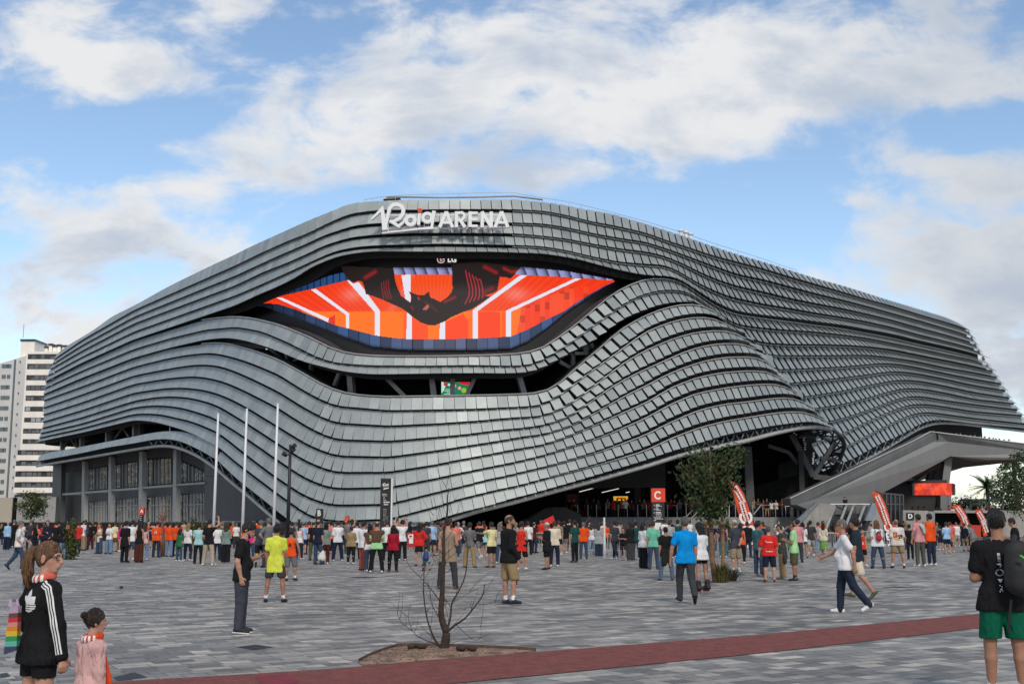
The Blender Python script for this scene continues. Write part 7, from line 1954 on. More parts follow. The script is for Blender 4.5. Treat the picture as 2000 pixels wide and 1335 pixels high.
 # rainbow tote held under her left arm
p=at(22,1228,Yw-.12)
tb=thing('tote_bag','rainbow striped tote bag held at the left by the striped-jacket person','bag',p)
cols_=[(.42,.30,.42),(.12,.05,.05),(.55,.03,.03),(.55,.22,.24),(.62,.20,.02),(.62,.42,.03),(.03,.25,.09),(.10,.40,.33),(.04,.05,.10)]
ys_=[1184,1197,1206,1215,1223,1232,1242,1252,1262,1277]
mb=MB();mats_=[mat('tote%d'%i,c,.85,bump=.3,bscale=15)for i,c in enumerate(cols_)]
for i in range(9):
 mb.cur=i
 f0,f1=i/9,(i+1)/9
 l0,r0=19-12*f0,35-3*f0;l1,r1=19-12*f1,35-3*f1
 a,b_,c_,d_=at(l0,ys_[i],Yw-.12),at(r0,ys_[i]-1,Yw-.1),at(r1,ys_[i+1]-(8 if i==8 else 1),Yw-.1),at(l1,ys_[i+1],Yw-.12)
 e=Vector((0,.06,0));mb.hexa([d_,c_,c_+e,d_+e,a,b_,b_+e,a+e])
mb.build('bag_body',mats_,tb)
mb=MB();mb.tube([at(20,1186,Yw-.1),at(21,1172,Yw-.06),at(33,1170,Yw),at(35,1184,Yw-.08)],.012,6);mb.build('strap',mats_[0],tb)
# little girl in pink with an orange scarf
Yk=7.85;Hk=at(186,1188,Yk).z
ms=person_meshes('k','jacket+long','leggings','bun',('down','down'),'stand',1.0,0,2,18,.0075,True,('scarf',))
kd=person(Vector((at(177,1290,Yk).x,Yk,0)),38,ms,dict(skin=(.47,.26,.19),top=(.66,.40,.385),bottom=CO['dark_jeans'],hair=(.030,.017,.012),shoe=CO['white'],scarf=(.66,.075,.02)),Hk,'small person in pale pink jacket with orange scarf and dark tied hair, at lower left',
 None,('jacket','leggings'))
inf=kd['info']
if 'scarf' in kd:
 for i in range(7):
  a=-2.9+i*.42;c_=Vector(inf['nb'])+Vector((math.cos(a)*.10,math.sin(a)*.105,.0))
  decal(kd['scarf'],[rect(-.010,.012,-.045,.045)],c_,(-math.sin(a),math.cos(a),0),(0,0,1),M['print_white'],'scarf_stripe',.006,.004,.12)
mb=MB();hp=lambda x,y,z:Vector(inf['Hc']+inf['Rm']@np.array((x,y,z)))
for k in range(60):
 d=Vector((rnd.gauss(-1,.35),rnd.gauss(-.3,.4),rnd.gauss(0,.45))).normalized();mb.tube([hp(-.105,-.06,.03),hp(-.105,-.06,.03)+d*rnd.uniform(.03,.075)],[.004,.0015],4)
mb.tube([hp(-.075,-.055,.03),hp(-.11,-.06,.03)],[.02,.012],8)
ob=mb.build('hair_tuft',mat('tuft',(.05,.028,.018),.6));ob.parent=kd['body']
# right edge: seen from behind, black T-shirt, green shorts, backpack
Ym=11.0;Hm=at(1945,992,Ym).z
ms=person_meshes('m','tee','shorts','thin',('cross','hold'),'stand',1.10,0,4,8,.010,True,('bare','sock'))
mr=person(Vector((at(1958,1200,Ym).x,Ym,0)),6,ms,dict(skin=(.34,.17,.11),top=(.010,.010,.012),bottom=(.0,.105,.055),hair=(.014,.010,.009),shoe=CO['white'],sock=(.7,.7,.72)),Hm,'person at the right edge in black printed T-shirt and green shorts, seen from behind',
 None,('shirt','shorts'))
inf=mr['info'];tz=inf['P0'][2];x0=-.035
marks=[rect(x0-.010,x0+.016,.40-.012*k,.407-.012*k)for k in range(7)]
marks+=[[(x0-.025,.305),(x0+.012,.315),(x0+.02,.29),(x0-.002,.262),(x0+.012,.29),(x0-.018,.296)]]
for k in range(16):a=R(k*22.5);b_=R(k*22.5+9);marks.append([(x0+.026*math.cos(a),.225+.022*math.sin(a)),(x0+.038*math.cos(a),.225+.032*math.sin(a)),(x0+.038*math.cos(b_),.225+.032*math.sin(b_)),
 (x0+.026*math.cos(b_),.225+.022*math.sin(b_))])
marks+=[[(x0-.022,.165),(x0+.022,.165),(x0+.004,.135),(x0-.006,.135)],rect(x0-.01,x0-.002,.10,.112),rect(x0+.006,x0+.014,.085,.10),rect(x0-.006,x0+.012,.065,.075),rect(x0-.016,x0-.008,
 .045,.06),rect(x0+.01,x0+.018,.05,.065)]
decal(mr['top'],marks,(0,-.3,tz),BK['ux'],BK['uy'],M['print_white'],'print',.0045,.004,.4)
bp=thing('backpack','black backpack worn by the green-shorts person at the right edge','backpack',at(1990,1120,Ym-.25))
v_=grow([(V3(0,0,0),V3(0,0,.26),.135,.12,(1.05,.62,1),None),(V3(0,-.07,-.02),V3(0,-.07,.10),.085,.08,(1.1,.5,1),None)],.014,(),.03)
ob=bpy.data.objects.new('bag_body',to_mesh('bag_body',v_,mat('bag_black',(.012,.012,.014),.7,bump=.3,bscale=30)));COL.objects.link(ob);c=at(1992,1135,Ym-.26);ob.location=(c.x,c.y,c.z);ob.rotation_euler=(0,
 0,R(-6));adopt(ob,bp)
mb=MB();mb.tube([at(1977,1110,Ym-.22),at(1979,1066,Ym-.16),at(1981,1046,Ym-.02)],.022,6);mb.tube([at(2006,1110,Ym-.22),at(2006,1066,Ym-.16),at(2004,1046,Ym-.02)],.022,6);mb.tube([at(1971,
 1232,Ym-.2),at(1970,1222,Ym-.2),at(1975,1170,Ym-.22)],.012,5);mb.build('strap',M['black'],bp)
mb=MB();a,b_=at(1993,1084,Ym-.42),at(2003,1092,Ym-.42);mb.bar(a,b_,.035,.012);mb.build('green_tag',mat('green_tag',(.1,.6,.05),.6),bp)
# phone reader in black at the left of the open paving
Hb=topH(470,1240,1018)
mb_=folk(468,1236,88,'m','short dark','tee black','trousers slate','phone pocket','close',Hb,'person in black T-shirt and dark trousers looking down at a phone on open paving','black',
 0,1.06,30,0,0,('beard',),fine=True,h=.010)
eyes(mb_)
inf=mb_['info'];wl=inf['arms'][-1]
q=wl[2]+wl[3]*.09;ph=bpy.data.objects.new('phone',None);
mb=MB();mb.obox(Vector(q)+Vector((0,.01,.022)),(.036,0,0),(0,.06,.035),(0,-.003,.005));ob=mb.build('phone',M['black']);ob.matrix_world=Matrix.LocRotScale(mb_['body'].location,mb_['body'].rotation_euler,
 mb_['body'].scale);tag(ob,'black phone held by the reader in dark trousers','phone')
for sgn,nm in((-1,'shoeL'),(1,'shoeR')):
 j=inf['legs'][sgn];mb=MB();h_,t_=Vector(j[3]),Vector(j[4]);dd=(t_-h_).normalized();sd_=Vector((dd.y,-dd.x,0)).normalized()
 mb.hexa([h_-dd*.036-sd_*.036-Vector((0,0,.036)),t_+dd*.030-sd_*.034-Vector((0,0,.034)),t_+dd*.030+sd_*.034-Vector((0,0,.034)),h_-dd*.036+sd_*.036-Vector((0,0,.036)),h_-dd*.042-sd_*.040-Vector((0,
 0,.016)),t_+dd*.034-sd_*.036-Vector((0,0,.016)),t_+dd*.034+sd_*.036-Vector((0,0,.016)),h_-dd*.042+sd_*.040-Vector((0,0,.016))])
 ob=mb.build('sole',M['print_white']);ob.parent=mb_[nm]
 # the rest of the nearest ones
yl=folk(536,1176,4,'m','short black','polo+long yellow','shorts charcoal','down phone','wide',topH(537,1178,1023),'person in bright yellow polo shirt and dark shorts, seen from behind',
 'black',2,1.04,8,extra=('bare','sock'),fine=True)
ov=folk(566,1134,8,'m','short dark','tank orange','long_shorts grey','down away','ease',topH(566,1136,1032),'person in orange sleeveless jersey and grey shorts beside the yellow polo',
 'black',2,1.08,extra=('bare','sock'))
z=ov['info']['P0'][2];decal(ov['top'],[[(-.05,.28),(0,.36),(.05,.28),(.03,.27),(.055,.24),(-.055,.24),(-.03,.27)],rect(-.06,.06,.21,.222)],(0,-.3,z),**BK,m=M['print_black'],step=.012)
bald=folk(993,1180,62,'m','fringe dark','hoodie black','long_shorts khaki','down hold','ease',topH(993,1182,1004),'bald person in black hooded top and khaki shorts holding a steel bottle',
 'navy',1,1.08,0,28,0,('bare','sock','beard'),fine=True,cols=dict(hair=(.05,.035,.025)))
eyes(bald)
c=gnd(1009,1180);Yq=c.y;bt2=thing('bottle','steel drinking bottle with black base hanging by the bald person','bottle',at(1009,1132,Yq))
mb=MB();mb.tube([at(1009,1132,Yq),at(1009,1117,Yq)],.042,12);mb.build('bottle_body',mat('steel',(.5,.52,.54),.3,.6),bt2,True)
mb=MB();mb.tube([at(1009,1133.5,Yq),at(1009,1126.5,Yq)],.044,12);mb.build('base_sleeve',M['black'],bt2);mb=MB();mb.tube([at(1009,1117,Yq),at(1009,1112,Yq)],[.042,.022],12);mb.tube([at(1006,
 1113,Yq),at(1009,1107,Yq),at(1012,1113,Yq)],.008,5);mb.build('cap',M['black'],bt2)
kb=bald['info']['legs'][1];mb=MB();mb.tube([Vector(kb[1]+(kb[0]-kb[1])*.16),Vector(kb[1]-(0,0,.12))],[.066,.056],12);ob=mb.build('knee_brace',M['black'],None,True);ob.parent=bald['body']
bl_=folk(1341,1178,-4,'m','thin grey','polo sky_blue','jeans charcoal','away down','walk2',topH(1340,1180,1008),'person in bright blue polo shirt and grey trousers walking away','black',
 1,1.08,extra=('bare',),fine=True,cols=dict(hair=(.11,.10,.095)))
wh=folk(1654,1197,282,'m','crop grey','tee white','jeans dark_jeans','bwd swing','stride',topH(1645,1200,1013),'grey-haired person in white T-shirt and dark jeans striding left with sunglasses',
 'white',1,1.13,2,0,0,fine=True,cols=dict(hair=(.17,.16,.15)))
glasses(wh,'black',True)
folk(1678,1170,300,'m','short dark','polo teal','shorts cream','down down','walk',topH(1678,1170,1010),'person in dark teal shirt half hidden behind the striding white T-shirt','olive',
 1,1.1,extra=('bare',),cols=dict(top=(.018,.03,.042)))
sk_=folk(1372,1158,330,'k','bob black','tee white','hot black','cross cross','ease',topH(1372,1160,1026),'person with dark hair in white sports shirt and black shorts on red skates',
 'black',1,1.0,14,extra=('bare',))
for s,nm in((-1,'shoeL'),(1,'shoeR')):
 j=sk_['info']['legs'][s];mb=MB()
 for f in(-.1,.3,.7,1.1):c_=Vector(j[3]+(j[4]-j[3])*f)-Vector((0,0,.055));mb.tube([c_-Vector((.012,0,0)),c_+Vector((.012,0,0))],.034,10)
 ob=mb.build('skate_wheels',mat('skate_red',(.5,.02,.08),.5));ob.parent=sk_[nm]
 v_=grow([(j[2]+(0,0,-.02),j[2]+(0,0,.10),.075,.07,(1,1,1),None),(j[3],j[4],.065,.055,(1,1,1),None)],.016,(),.03);me=to_mesh('skate_boot',v_,M['shoe']);ob=bpy.data.objects.new('skate_boot',
 me);COL.objects.link(ob);ob.color=(.012,.012,.014,1);ob.parent=sk_[nm]
sk_['body'].location.z+=.07
dn_=sk_['info']
folk(874,1150,12,'m','crop brown','vest+long beige','trousers charcoal','down cross','wide',topH(874,1152,1011),'person in beige quilted vest and dark trousers standing behind the bare tree',
 'brown',0,1.08,cols=dict(top=(.30,.225,.16)))
rj=folk(1504,1136,5,'m','crop grey','loose red','long_shorts navy','away hold','stand',topH(1504,1138,1027),'person in red team shirt and navy shorts seen from behind','brown',3,1.14,
 6,extra=('bare',),cols=dict(hair=(.10,.085,.075)))
z=rj['info']['P0'][2]
r_=random.Random(3)
decal(rj['top'],[rect(-.115,-.085,.335,.36),rect(-.105,-.095,.30,.34)]+[rect(-.075+k*.038,-.045+k*.038,.302,.302+r_.uniform(.026,.036))for k in range(5)]+[rect(-.11+k*.028,-.09+k*.028,
 .015,.027)for k in range(8)]+[[(.005+.02*math.cos(a),.021+.02*math.sin(a))for a in np.linspace(0,6.28,13)]],(0,-.3,z),**BK,m=M['print_white'],step=.010)
folk(1530,1130,300,'m','cap brown','tee olive','baggy khaki','phone phone','ease',topH(1530,1132,1023),'person in olive cap and olive T-shirt with khaki trousers beside the red team shirt',
 'beige',0,1.0,22,cols=dict(cap=(.045,.05,.03),top=(.055,.06,.045)),extra=('waistcoat',))
folk(1553,1134,292,'m','crop brown','polo pale_green','long_shorts olive','phone phone','stand',topH(1552,1136,1017),'person in pale green polo and olive shorts facing the olive cap',
 'navy',2,1.12,14,extra=('bare','sock'),cols=dict(sock=(.03,.03,.04)))
folk(1483,1125,60,'m','short dark','tee teal','jeans blue_jeans','down cross','stand',topH(1483,1127,1016),'person in teal T-shirt and jeans left of the red team shirt','beige',2,1.0)
folk(1438,1118,325,'m','cap grey','polo slate','long_shorts beige','chin back','stand',topH(1438,1120,1014),'person in pale cap, dark polo and beige shorts with one hand behind the back',
 'white',0,1.08,extra=('bare','sock'),cols=dict(bottom=(.30,.25,.17),cap=(.45,.42,.33)))
folk(1302,1133,350,'m','crop black','tee black','jeans pale_jeans','down down','wide',topH(1302,1135,1028),'person in black T-shirt with a jacket tied over pale jeans','olive',1,1.04,
 extra=('waistcoat',),cols=dict(bottom=(.09,.135,.21),tied_jacket=(.016,.017,.012)))
folk(1277,1112,8,'m','crop brown','polo mint','jeans blue_jeans','down hold','stand',None,'person in mint green T-shirt and jeans beside the white blouse','maroon',1,1.04)
folk(1257,1110,58,'f','bob dark','loose white','wide black','down phone','close',None,'person in white blouse and wide black trousers facing right','black',1,1.06)
rh_=folk(1716,1110,2,'f','bob ginger','tee white','leggings blue_jeans','down cross','wide',topH(1716,1111,1016),'red-haired person in white T-shirt and tight jeans with a small red backpack',
 'navy',0,1.16)
inf=rh_['info'];b_=rh_['body'];s=b_.scale[0]
rb=thing('backpack','small shiny red and black backpack on the red-haired person','backpack',tuple(b_.location+Vector((0,-.16,inf['P0'][2]+.24))*s));c=V3(0,0,0)
for nm,prs,m_ in(('bag_body',[(V3(0,-.05,-.07),V3(0,-.05,.02),.105,.095,(1,.7,1),None)],mat('bag_red',(.42,.008,.02),.25)),('bag_lid',[(V3(0,-.03,.07),V3(0,-.02,.15),.085,.05,(1,.7,
 1),None)],M['black'])):
 ob=bpy.data.objects.new(nm,to_mesh(nm,grow(prs,.014,(),.02),m_));COL.objects.link(ob);ob.location=rb.location;adopt(ob,rb)
mb=MB();L0=Vector(rb.location);mb.tube([L0+Vector((-.07,0,.05)),L0+Vector((-.10,.03,.20)),L0+Vector((-.08,.13,.25))],.012,5);mb.tube([L0+Vector((.07,0,.05)),L0+Vector((.10,.03,.20)),
 L0+Vector((.08,.13,.25))],.012,5);mb.build('strap',M['black'],rb)
pt_=folk(1755,1109,3,'m','fringe brown','loose white','shorts khaki','down down','wide',topH(1755,1111,1013),'bald person in white T-shirt with a gold and red back print and khaki shorts',
 'black',1,1.14,extra=('bare','sock'),cols=dict(hair=(.22,.12,.085),top=(.68,.62,.60)))
z=pt_['info']['P0'][2]
decal(pt_['top'],[rect(-.15,-.03,.16,.36)],(0,-.3,z),**BK,m=M['print_red'],step=.014);decal(pt_['top'],[[(-.13,.30),(-.06,.34),(-.045,.26),(-.10,.20),(-.05,.18),(-.13,.19)],[(-.16,.15),
 (.02,.12),(.13,.06),(-.10,.07)]],(0,-.3,z),**BK,m=M['print_gold'],step=.012,off=.007)
decal(pt_['top'],[rect(-.01+k*.05,.03+k*.05,.19-.03*(k%2),.27)for k in range(4)]+[rect(.01+k*.045,.045+k*.045,.12,.17)for k in range(3)]+[rect(.06,.085,.385,.40)],(0,-.3,z),**BK,m=M['print_black'],
 step=.012)
folk(1799,1106,335,'m','short dark','tee pink','jeans olive','away hold','stand',topH(1799,1108,1003),'person in pink T-shirt with a pale towel on the shoulder and grey-green trousers',
 'white',1,1.04,cols=dict(bottom=(.09,.092,.075)))
p=at(1801,1030,gnd(1799,1106).y-.18);v_=grow([(V3(-.05,.02,.10),V3(.02,-.03,.02),.05,.05,(1,.5,1),None),(V3(.02,-.03,.02),V3(.07,-.02,-.16),.05,.045,(1,.4,1),None)],.014,(),.03)
ob=bpy.data.objects.new('towel',to_mesh('towel',v_,mat('towel',(.36,.52,.47),.9,bump=.4,bscale=20)));COL.objects.link(ob);ob.location=p;tag(ob,'pale green towel hanging on the pink T-shirt',
 'towel')
og=folk(1821,1104,325,'m','short black','long orange','leggings dark_jeans','down down','stand',topH(1821,1106,1002),'bearded person in orange long-sleeved shirt and dark jeans below the letter D wall',
 'white',1,1.06,extra=('beard',))
z=og['info']['P0'][2];decal(og['top'],[[(-.01,.33),(.04,.38),(.09,.33),(.07,.31),(.01,.31)],rect(-.02,.10,.285,.295),rect(.0,.08,.265,.273)],(0,-.3,z),**BK,m=M['print_black'],step=.012)
bk_=folk(1686,1106,178,'k','crop brown','tank orange','shorts black','down down','stand',topH(1686,1108,1032),'child-sized person in orange basketball vest and black shorts facing the camera',
 'white',0,1.0,extra=('bare',),cols=dict(top=(.62,.05,.015)))
z=bk_['info']['P0'][2];decal(bk_['top'],[rect(-.05,.05,.17,.20),rect(-.03,.03,.10,.15)],(0,.3,z),(-1,0,0),(0,0,1),M['print_white'],step=.012)
folk(1988,1128,300,'m','short dark','loose black','trousers black','phone phone','stand',topH(1980,1128,1011),'person in black T-shirt at the right edge behind the black backpack','black',
 1,1.1,20)
folk(1668,1092,230,'m','short black','tee black','jeans dark_jeans','down down','stand',1.7,'person in black shirt with black hair seen between the teal shirt and the red hair','black',
 1)
# front of the crowd, from left to right
FRONT=[(33,1112,68,'m','short grey','tee white','jeans blue_jeans','fwd hold','walk',1.72,'grey-haired person in white shirt and jeans walking in at the left edge','black',0,1.15),(12,
 1074,20,'m','crop white','long light_blue','wide navy','down','stand',1.74,'white-haired person in pale blue shirt and navy trousers at the left edge','white',0,1.05),(27,1068,30,'m',
 'short dark','tee olive','jeans charcoal','down','stand',1.72,'person in olive shirt behind the walking white shirt at the left edge',None,0,1.0),(90,1084,185,'m','short grey','jacket navy',
 'trousers navy','hold cross','stand',1.78,'grey-haired person in dark suit with a pale shirt facing the camera','black',0,1.05),(107,1086,20,'m','short dark','tee black','jeans black',
 'down hips','stand',1.72,'person in black T-shirt with hand on hip, left of the long-haired pale jeans','black',0,1.1),(122,1092,15,'f','long black','long black','jeans pale_jeans',
 'down','stand',1.66,'person with long black hair, black top and pale jeans above the ponytail person','black',0,1.0),(66,1078,60,'f','bob dark','jacket black','jeans black','cross',
 'stand',1.66,'person in black jacket with dark bobbed hair left of the dark suit',None,0,1.1),(132,1080,20,'m','short dark','tee orange','jeans black','down','stand',1.72,'person in orange shirt and black trousers left of the green sapling',
 None,0,1.0),(150,1081,10,'m','short brown','loose red','jeans navy','hips down','stand',1.70,'person in red-orange jersey and navy trousers right of the green sapling','white',0,1.05),
 (165,1073,30,'m','short dark','long slate','jeans grey','down','stand',1.70,'person in slate shirt and grey jeans right of the red-orange jersey',None,0,1.0),(175,1073,320,'m','short dark',
 'tee black','baggy maroon','hold','ease',1.70,'person in black T-shirt and maroon trousers bending a little, left of the khaki trousers',None,1,1.0),(184,1066,10,'m','short black',
 'tee black','baggy khaki','down','stand',1.72,'person in black T-shirt and khaki trousers behind the cream top',None,1,1.0),(193,1081,210,'f','long brown','tank+long cream','wide blue_jeans',
 'cross','stand',1.62,'person in long cream top over blue jeans with long brown hair','navy',0,.95),(212,1081,195,'f','long dark','tee white','wide pale_jeans','down cross','stand',
 1.64,'person in white T-shirt and loose pale jeans with long dark hair','navy',0,.95),(222,1077,20,'m','short brown','tee pale_yellow','shorts brown','down','stand',1.70,'person in mustard yellow T-shirt and brown shorts',
 'brown',0,1.0),(230,1077,30,'f','long brown','tee magenta','hot pink','down','stand',1.58,'person in magenta top with long brown hair','white',0,.95),(242,1098,30,'m','short black',
 'loose+long black','trousers black','pocket down','stand',1.72,'person all in black with a loose black shirt, left of the denim shorts','black',0,1.05),(255,1093,10,'m','short dark',
 'tee white','long_shorts blue_jeans','down','stand',1.76,'person in white T-shirt and denim shorts left of the brown trousers','white',0,1.0),(270,1098,12,'f','long dark','tank black',
 'wide dark_brown','down','close',1.68,'person with long dark hair, black top and wide brown trousers','black',1,1.0),(280,1094,340,'f','long brown','tank pale_pink','jeans pale_jeans',
 'down','ease',1.60,'person in pale pink top and pale jeans right of the wide brown trousers','white',0,.95),(288,1070,20,'m','crop white','tee red','shorts blue_jeans','down','stand',
 1.70,'white-haired person in red shirt and denim shorts',None,0,1.0),(294,1072,15,'m','short dark','tank navy','shorts dark_jeans','down','stand',1.68,'person in navy vest and dark shorts left of the number 11 jersey',
 None,1,1.0),(304,1088,10,'m','crop brown','loose orange','jeans dark_jeans','down','stand',1.72,'person in orange jersey with number 11 on the back and dark jeans','black',0,1.05),
 (329,1087,15,'m','crop brown','polo orange','jeans pale_jeans','down cross','stand',1.70,'person in orange polo and pale jeans right of the bare sapling','black',0,1.08),(341,1085,
 30,'m','short brown','tee orange','jeans black','down','ease',1.70,'person in orange shirt and black trousers just right of the orange polo','black',0,1.0),(349,1096,30,'k','bob dark',
 'tee green','jeans blue_jeans','down','stand',1.38,'short person in green T-shirt and blue jeans beside the blonde hair','white',0,1.2),(365,1095,18,'f','long blond','tee white','leggings navy',
 'down','ease',1.63,'person with long blond hair, white T-shirt and navy trousers','white',0,1.0),(386,1101,0,'m','short black','tee aqua','jeans black','cross','stand',1.64,'person in aqua shirt and black trousers beside the raised arms',
 'black',1,1.02),(406,1104,15,'m','crop dark','tee black','trousers beige','hold up','wide',1.78,'person in black T-shirt and beige trousers with an arm raised to take a photo','white',
 0,1.05),(423,1094,340,'m','short black','tee white','baggy navy','pocket','stand',1.62,'person in white T-shirt and navy trousers by the shortest flagpole','black',4,.95),(432,1086,
 10,'m','short grey','tee olive','shorts light_grey','down','stand',1.70,'grey-haired person in olive T-shirt and light shorts left of the long brown hair',None,0,1.0),(440,1099,10,
 'f','long brown','long grey_green','wide black','cross','close',1.64,'person with long brown hair, grey-green top and wide black trousers','white',0,1.0),(489,1094,200,'f','bob brown',
 'tank magenta','jeans blue_jeans','hold','stand',1.60,'person in magenta vest with jeans right of the phone reader','white',0,1.0),(507,1107,355,'m','crop grey','tee slate','shorts black',
 'down','walk',1.75,'grey-haired person in slate T-shirt and black shorts walking away, left of the yellow polo','charcoal',0,1.1),(522,1108,320,'m','short grey','tee grey','jeans charcoal',
 'hips','stand',1.82,'tall grey-haired person in grey T-shirt just behind the yellow polo','black',0,1.1),(584,1092,20,'f','pony dark','tank white','jeans navy','down','stand',1.60,
 'person in white vest with dark ponytail right of the orange sleeveless jersey','white',0,.95),(592,1082,25,'m','fringe brown','tee light_blue','shorts navy','cross','stand',1.68,'balding person in light blue T-shirt and navy shorts left of the letter B sign',
 'black',0,1.1),(602,1079,15,'m','short brown','tee orange','jeans black','down','stand',1.72,'person in orange T-shirt and black trousers left of the navy shirt and white bag','black',
 0,1.05),(611,1094,10,'m','fringe grey','tee black','trousers olive','down','stand',1.74,'balding person in black T-shirt and olive trousers below the letter B sign','black',0,1.05),
 (620,1102,30,'m','fringe brown','tee navy','jeans blue_jeans','down','ease',1.76,'balding person in navy T-shirt and blue jeans carrying a white plastic bag','navy',0,1.08),(635,1101,
 350,'f','bob black','tee grey_green','trousers maroon','cross down','close',1.66,'person in grey-green top and maroon trousers beside the white plastic bag','white',0,.98),(646,1081,
 10,'m','short black','tee coral','baggy black','down','wide',1.70,'person in coral red T-shirt and black trousers right of the maroon trousers','black',3,1.05),(659,1095,330,'m','short brown',
 'loose white','baggy navy','cross chin','wide',1.74,'person in white basketball shirt and navy tracksuit trousers, hand at the face','white',0,1.0),(670,1080,5,'m','short black','jacket black',
 'jeans blue_jeans','down','stand',1.72,'person in black jacket with red patch left of the grey T-shirt and khaki top','white',1,1.0),(679,1081,20,'m','crop brown','tee grey','jeans charcoal',
 'down up','stand',1.78,'person in grey T-shirt shading the eyes below the small dark red flag','grey',0,1.05),(685,1101,12,'f','bun brown','loose khaki','leggings black','cross','stand',
 1.50,'person in khaki loose top and black leggings with brown bun','white',0,1.15),(696,1095,330,'m','short dark','tee white','jeans black','cross phone','stand',1.70,'person in white T-shirt and black trousers behind the khaki top',
 'white',0,1.0),(708,1114,50,'m','short dark','loose white','trousers salmon','cross','close',1.70,'person in white T-shirt and salmon trousers with folded arms','black',1,1.1),(721,
 1116,340,'f','long black','tank white','jeans blue_jeans','down cross','close',1.60,'person with long black hair, white top and blue jeans between salmon trousers and brown jumper',
 'white',1,.95),(735,1118,3,'m','fringe grey','tee pale_green','trousers black','cross','wide',1.70,'grey-haired person with a brown jumper over the shoulders of a pale green shirt',
 'white',0,1.05),(755,1097,10,'m','short brown','tee white','jeans black','cross','stand',1.76,'person in plain white T-shirt and black trousers below the tall black totem','white',
 0,1.08),(767,1117,6,'f','bob black','long crimson','leggings black','cross','stand',1.56,'person in crimson cardigan and black trousers with dark bobbed hair','brown',1,1.05),(785,
 1094,335,'m','short dark','tee white','baggy black','up up','stand',1.78,'person in white jersey holding up an orange scarf to photograph','white',0,1.0),(818,1105,10,'f','long dark',
 'jacket red','skirt black','cross hips','ease',1.64,'person in red jacket and black skirt with long dark hair right of the red board','black',0,1.0),(832,1086,15,'m','short dark','tee slate',
 'jeans charcoal','down','stand',1.70,'person in slate T-shirt behind the red jacket',None,1,1.0),(843,1085,5,'m','short grey','tee light_blue','shorts navy','down','stand',1.74,'grey-haired person in light blue shirt and dark shorts behind the kneeling child',
 'brown',0,1.1),(855,1084,340,'m','short dark','tee grey','shorts charcoal','down','stand',1.72,'person in grey T-shirt and charcoal shorts right of the light blue shirt','white',1,
 1.0),(890,1086,350,'m','short dark','tee coral','jeans charcoal','down','stand',1.68,'person in coral shirt showing at the right of the beige vest','black',1,1.1),(895,1080,200,'m',
 'short white','tee white','jeans blue_jeans','hips down','stand',1.68,'white-haired person in white and coral shirt facing the camera right of the beige vest','black',0,1.05),(917,
 1108,20,'m','short dark','tee grey','baggy khaki','cross','wide',1.66,'person in grey T-shirt and khaki trousers left of the pointing arm','olive',1,1.0),(905,1080,15,'m','short grey',
 'long slate','shorts navy','down','stand',1.74,'grey-haired person in slate shirt and navy shorts behind the khaki trousers','white',0,1.0),(936,1091,330,'m','short brown','long black',
 'shorts grey','cross','walk',1.70,'person in black top with orange scarf and grey shorts being pointed at','white',0,1.0),(946,1090,350,'f','pony brown','tank aqua','hot blue_jeans',
 'down','walk2',1.60,'person in aqua vest and denim shorts behind the pointing arm','white',0,1.0),(960,1108,318,'m','short dark','tee pale_yellow','shorts black','point down','stand',
 1.68,'person in pale yellow T-shirt and black shorts pointing left','brown',2,1.08),(976,1100,20,'f','long grey','long light_grey','jeans blue_jeans','down','ease',1.66,'person in light grey top half hidden by the bald person',
 'white',0,1.05),(1018,1113,15,'m','short dark','tank+long red','long_shorts black','phone phone','ease',1.70,'person in red-orange basketball vest and black shorts right of the bald person',
 'white',1,1.05),(1032,1083,10,'m','short dark','tee white','trousers black','down','stand',1.72,'person in white T-shirt and black trousers left of the maroon T-shirt','black',0,1.0),
 (1043,1080,60,'m','fringe brown','tee maroon','jeans dark_jeans','down cross','ease',1.68,'person in maroon T-shirt and dark jeans by the crowd barrier','black',0,1.08),(1069,1112,
 290,'m','cap grey','loose+long black','long_shorts black','phone phone','ease',1.66,'person in dark cap with loose black shirt and black shorts facing left','black',1,1.15),(1083,1106,
 5,'m','crop brown','long cream','trousers navy','down cross','stand',1.72,'person in cream long-sleeved shirt and navy trousers','white',2,1.05),(1091,1083,15,'m','short brown','tee tan',
 'shorts black','down','stand',1.76,'person in tan T-shirt and black shorts behind the cream shirt','white',0,1.0),(1102,1080,10,'m','short dark','hoodie black','shorts grey','cross down',
 'stand',1.74,'person in black hooded top and grey shorts by the pale short post','white',1,1.05),(1123,1098,320,'m','short dark','tee dark_green','jeans black','pocket','close',1.76,
 'person in dark green T-shirt and black trousers','olive',1,1.02),(1140,1091,6,'m','crop grey','hoodie orange','jeans blue_jeans','cross','stand',1.68,'grey-haired person in bright orange hooded top and blue jeans',
 'navy',0,1.12),(1156,1083,30,'f','long brown','tank white','wide pale_jeans','hips','walk',1.64,'person in white vest and wide pale jeans walking right of the orange hooded top','beige',
 1,1.0),(1170,1087,20,'f','long brown','loose+long light_grey','wide dark_jeans','down','close',1.62,'person with long brown hair in long light grey cardigan by the white post','white',
 0,1.1),(1201,1092,325,'m','short dark','tee charcoal','jeans dark_jeans','pocket hold','walk',1.74,'person in charcoal T-shirt and dark jeans stepping left','white',1,1.05),(1210,1084,
 15,'m','short brown','tee light_grey','trousers black','down','stand',1.76,'person in light grey T-shirt behind the charcoal T-shirt',None,1,1.0),(1218,1093,200,'k','short dark','tee black',
 'shorts charcoal','cross','stand',1.46,'short person in black T-shirt with a white jacket over the arm','white',1,1.0),(1232,1095,335,'f','long dark','long black','wide charcoal','cross',
 'close',1.68,'person with very long dark hair in black top left of the white blouse','white',1,1.0),(1243,1092,20,'m','short black','tee dark_green','jeans charcoal','phone','stand',
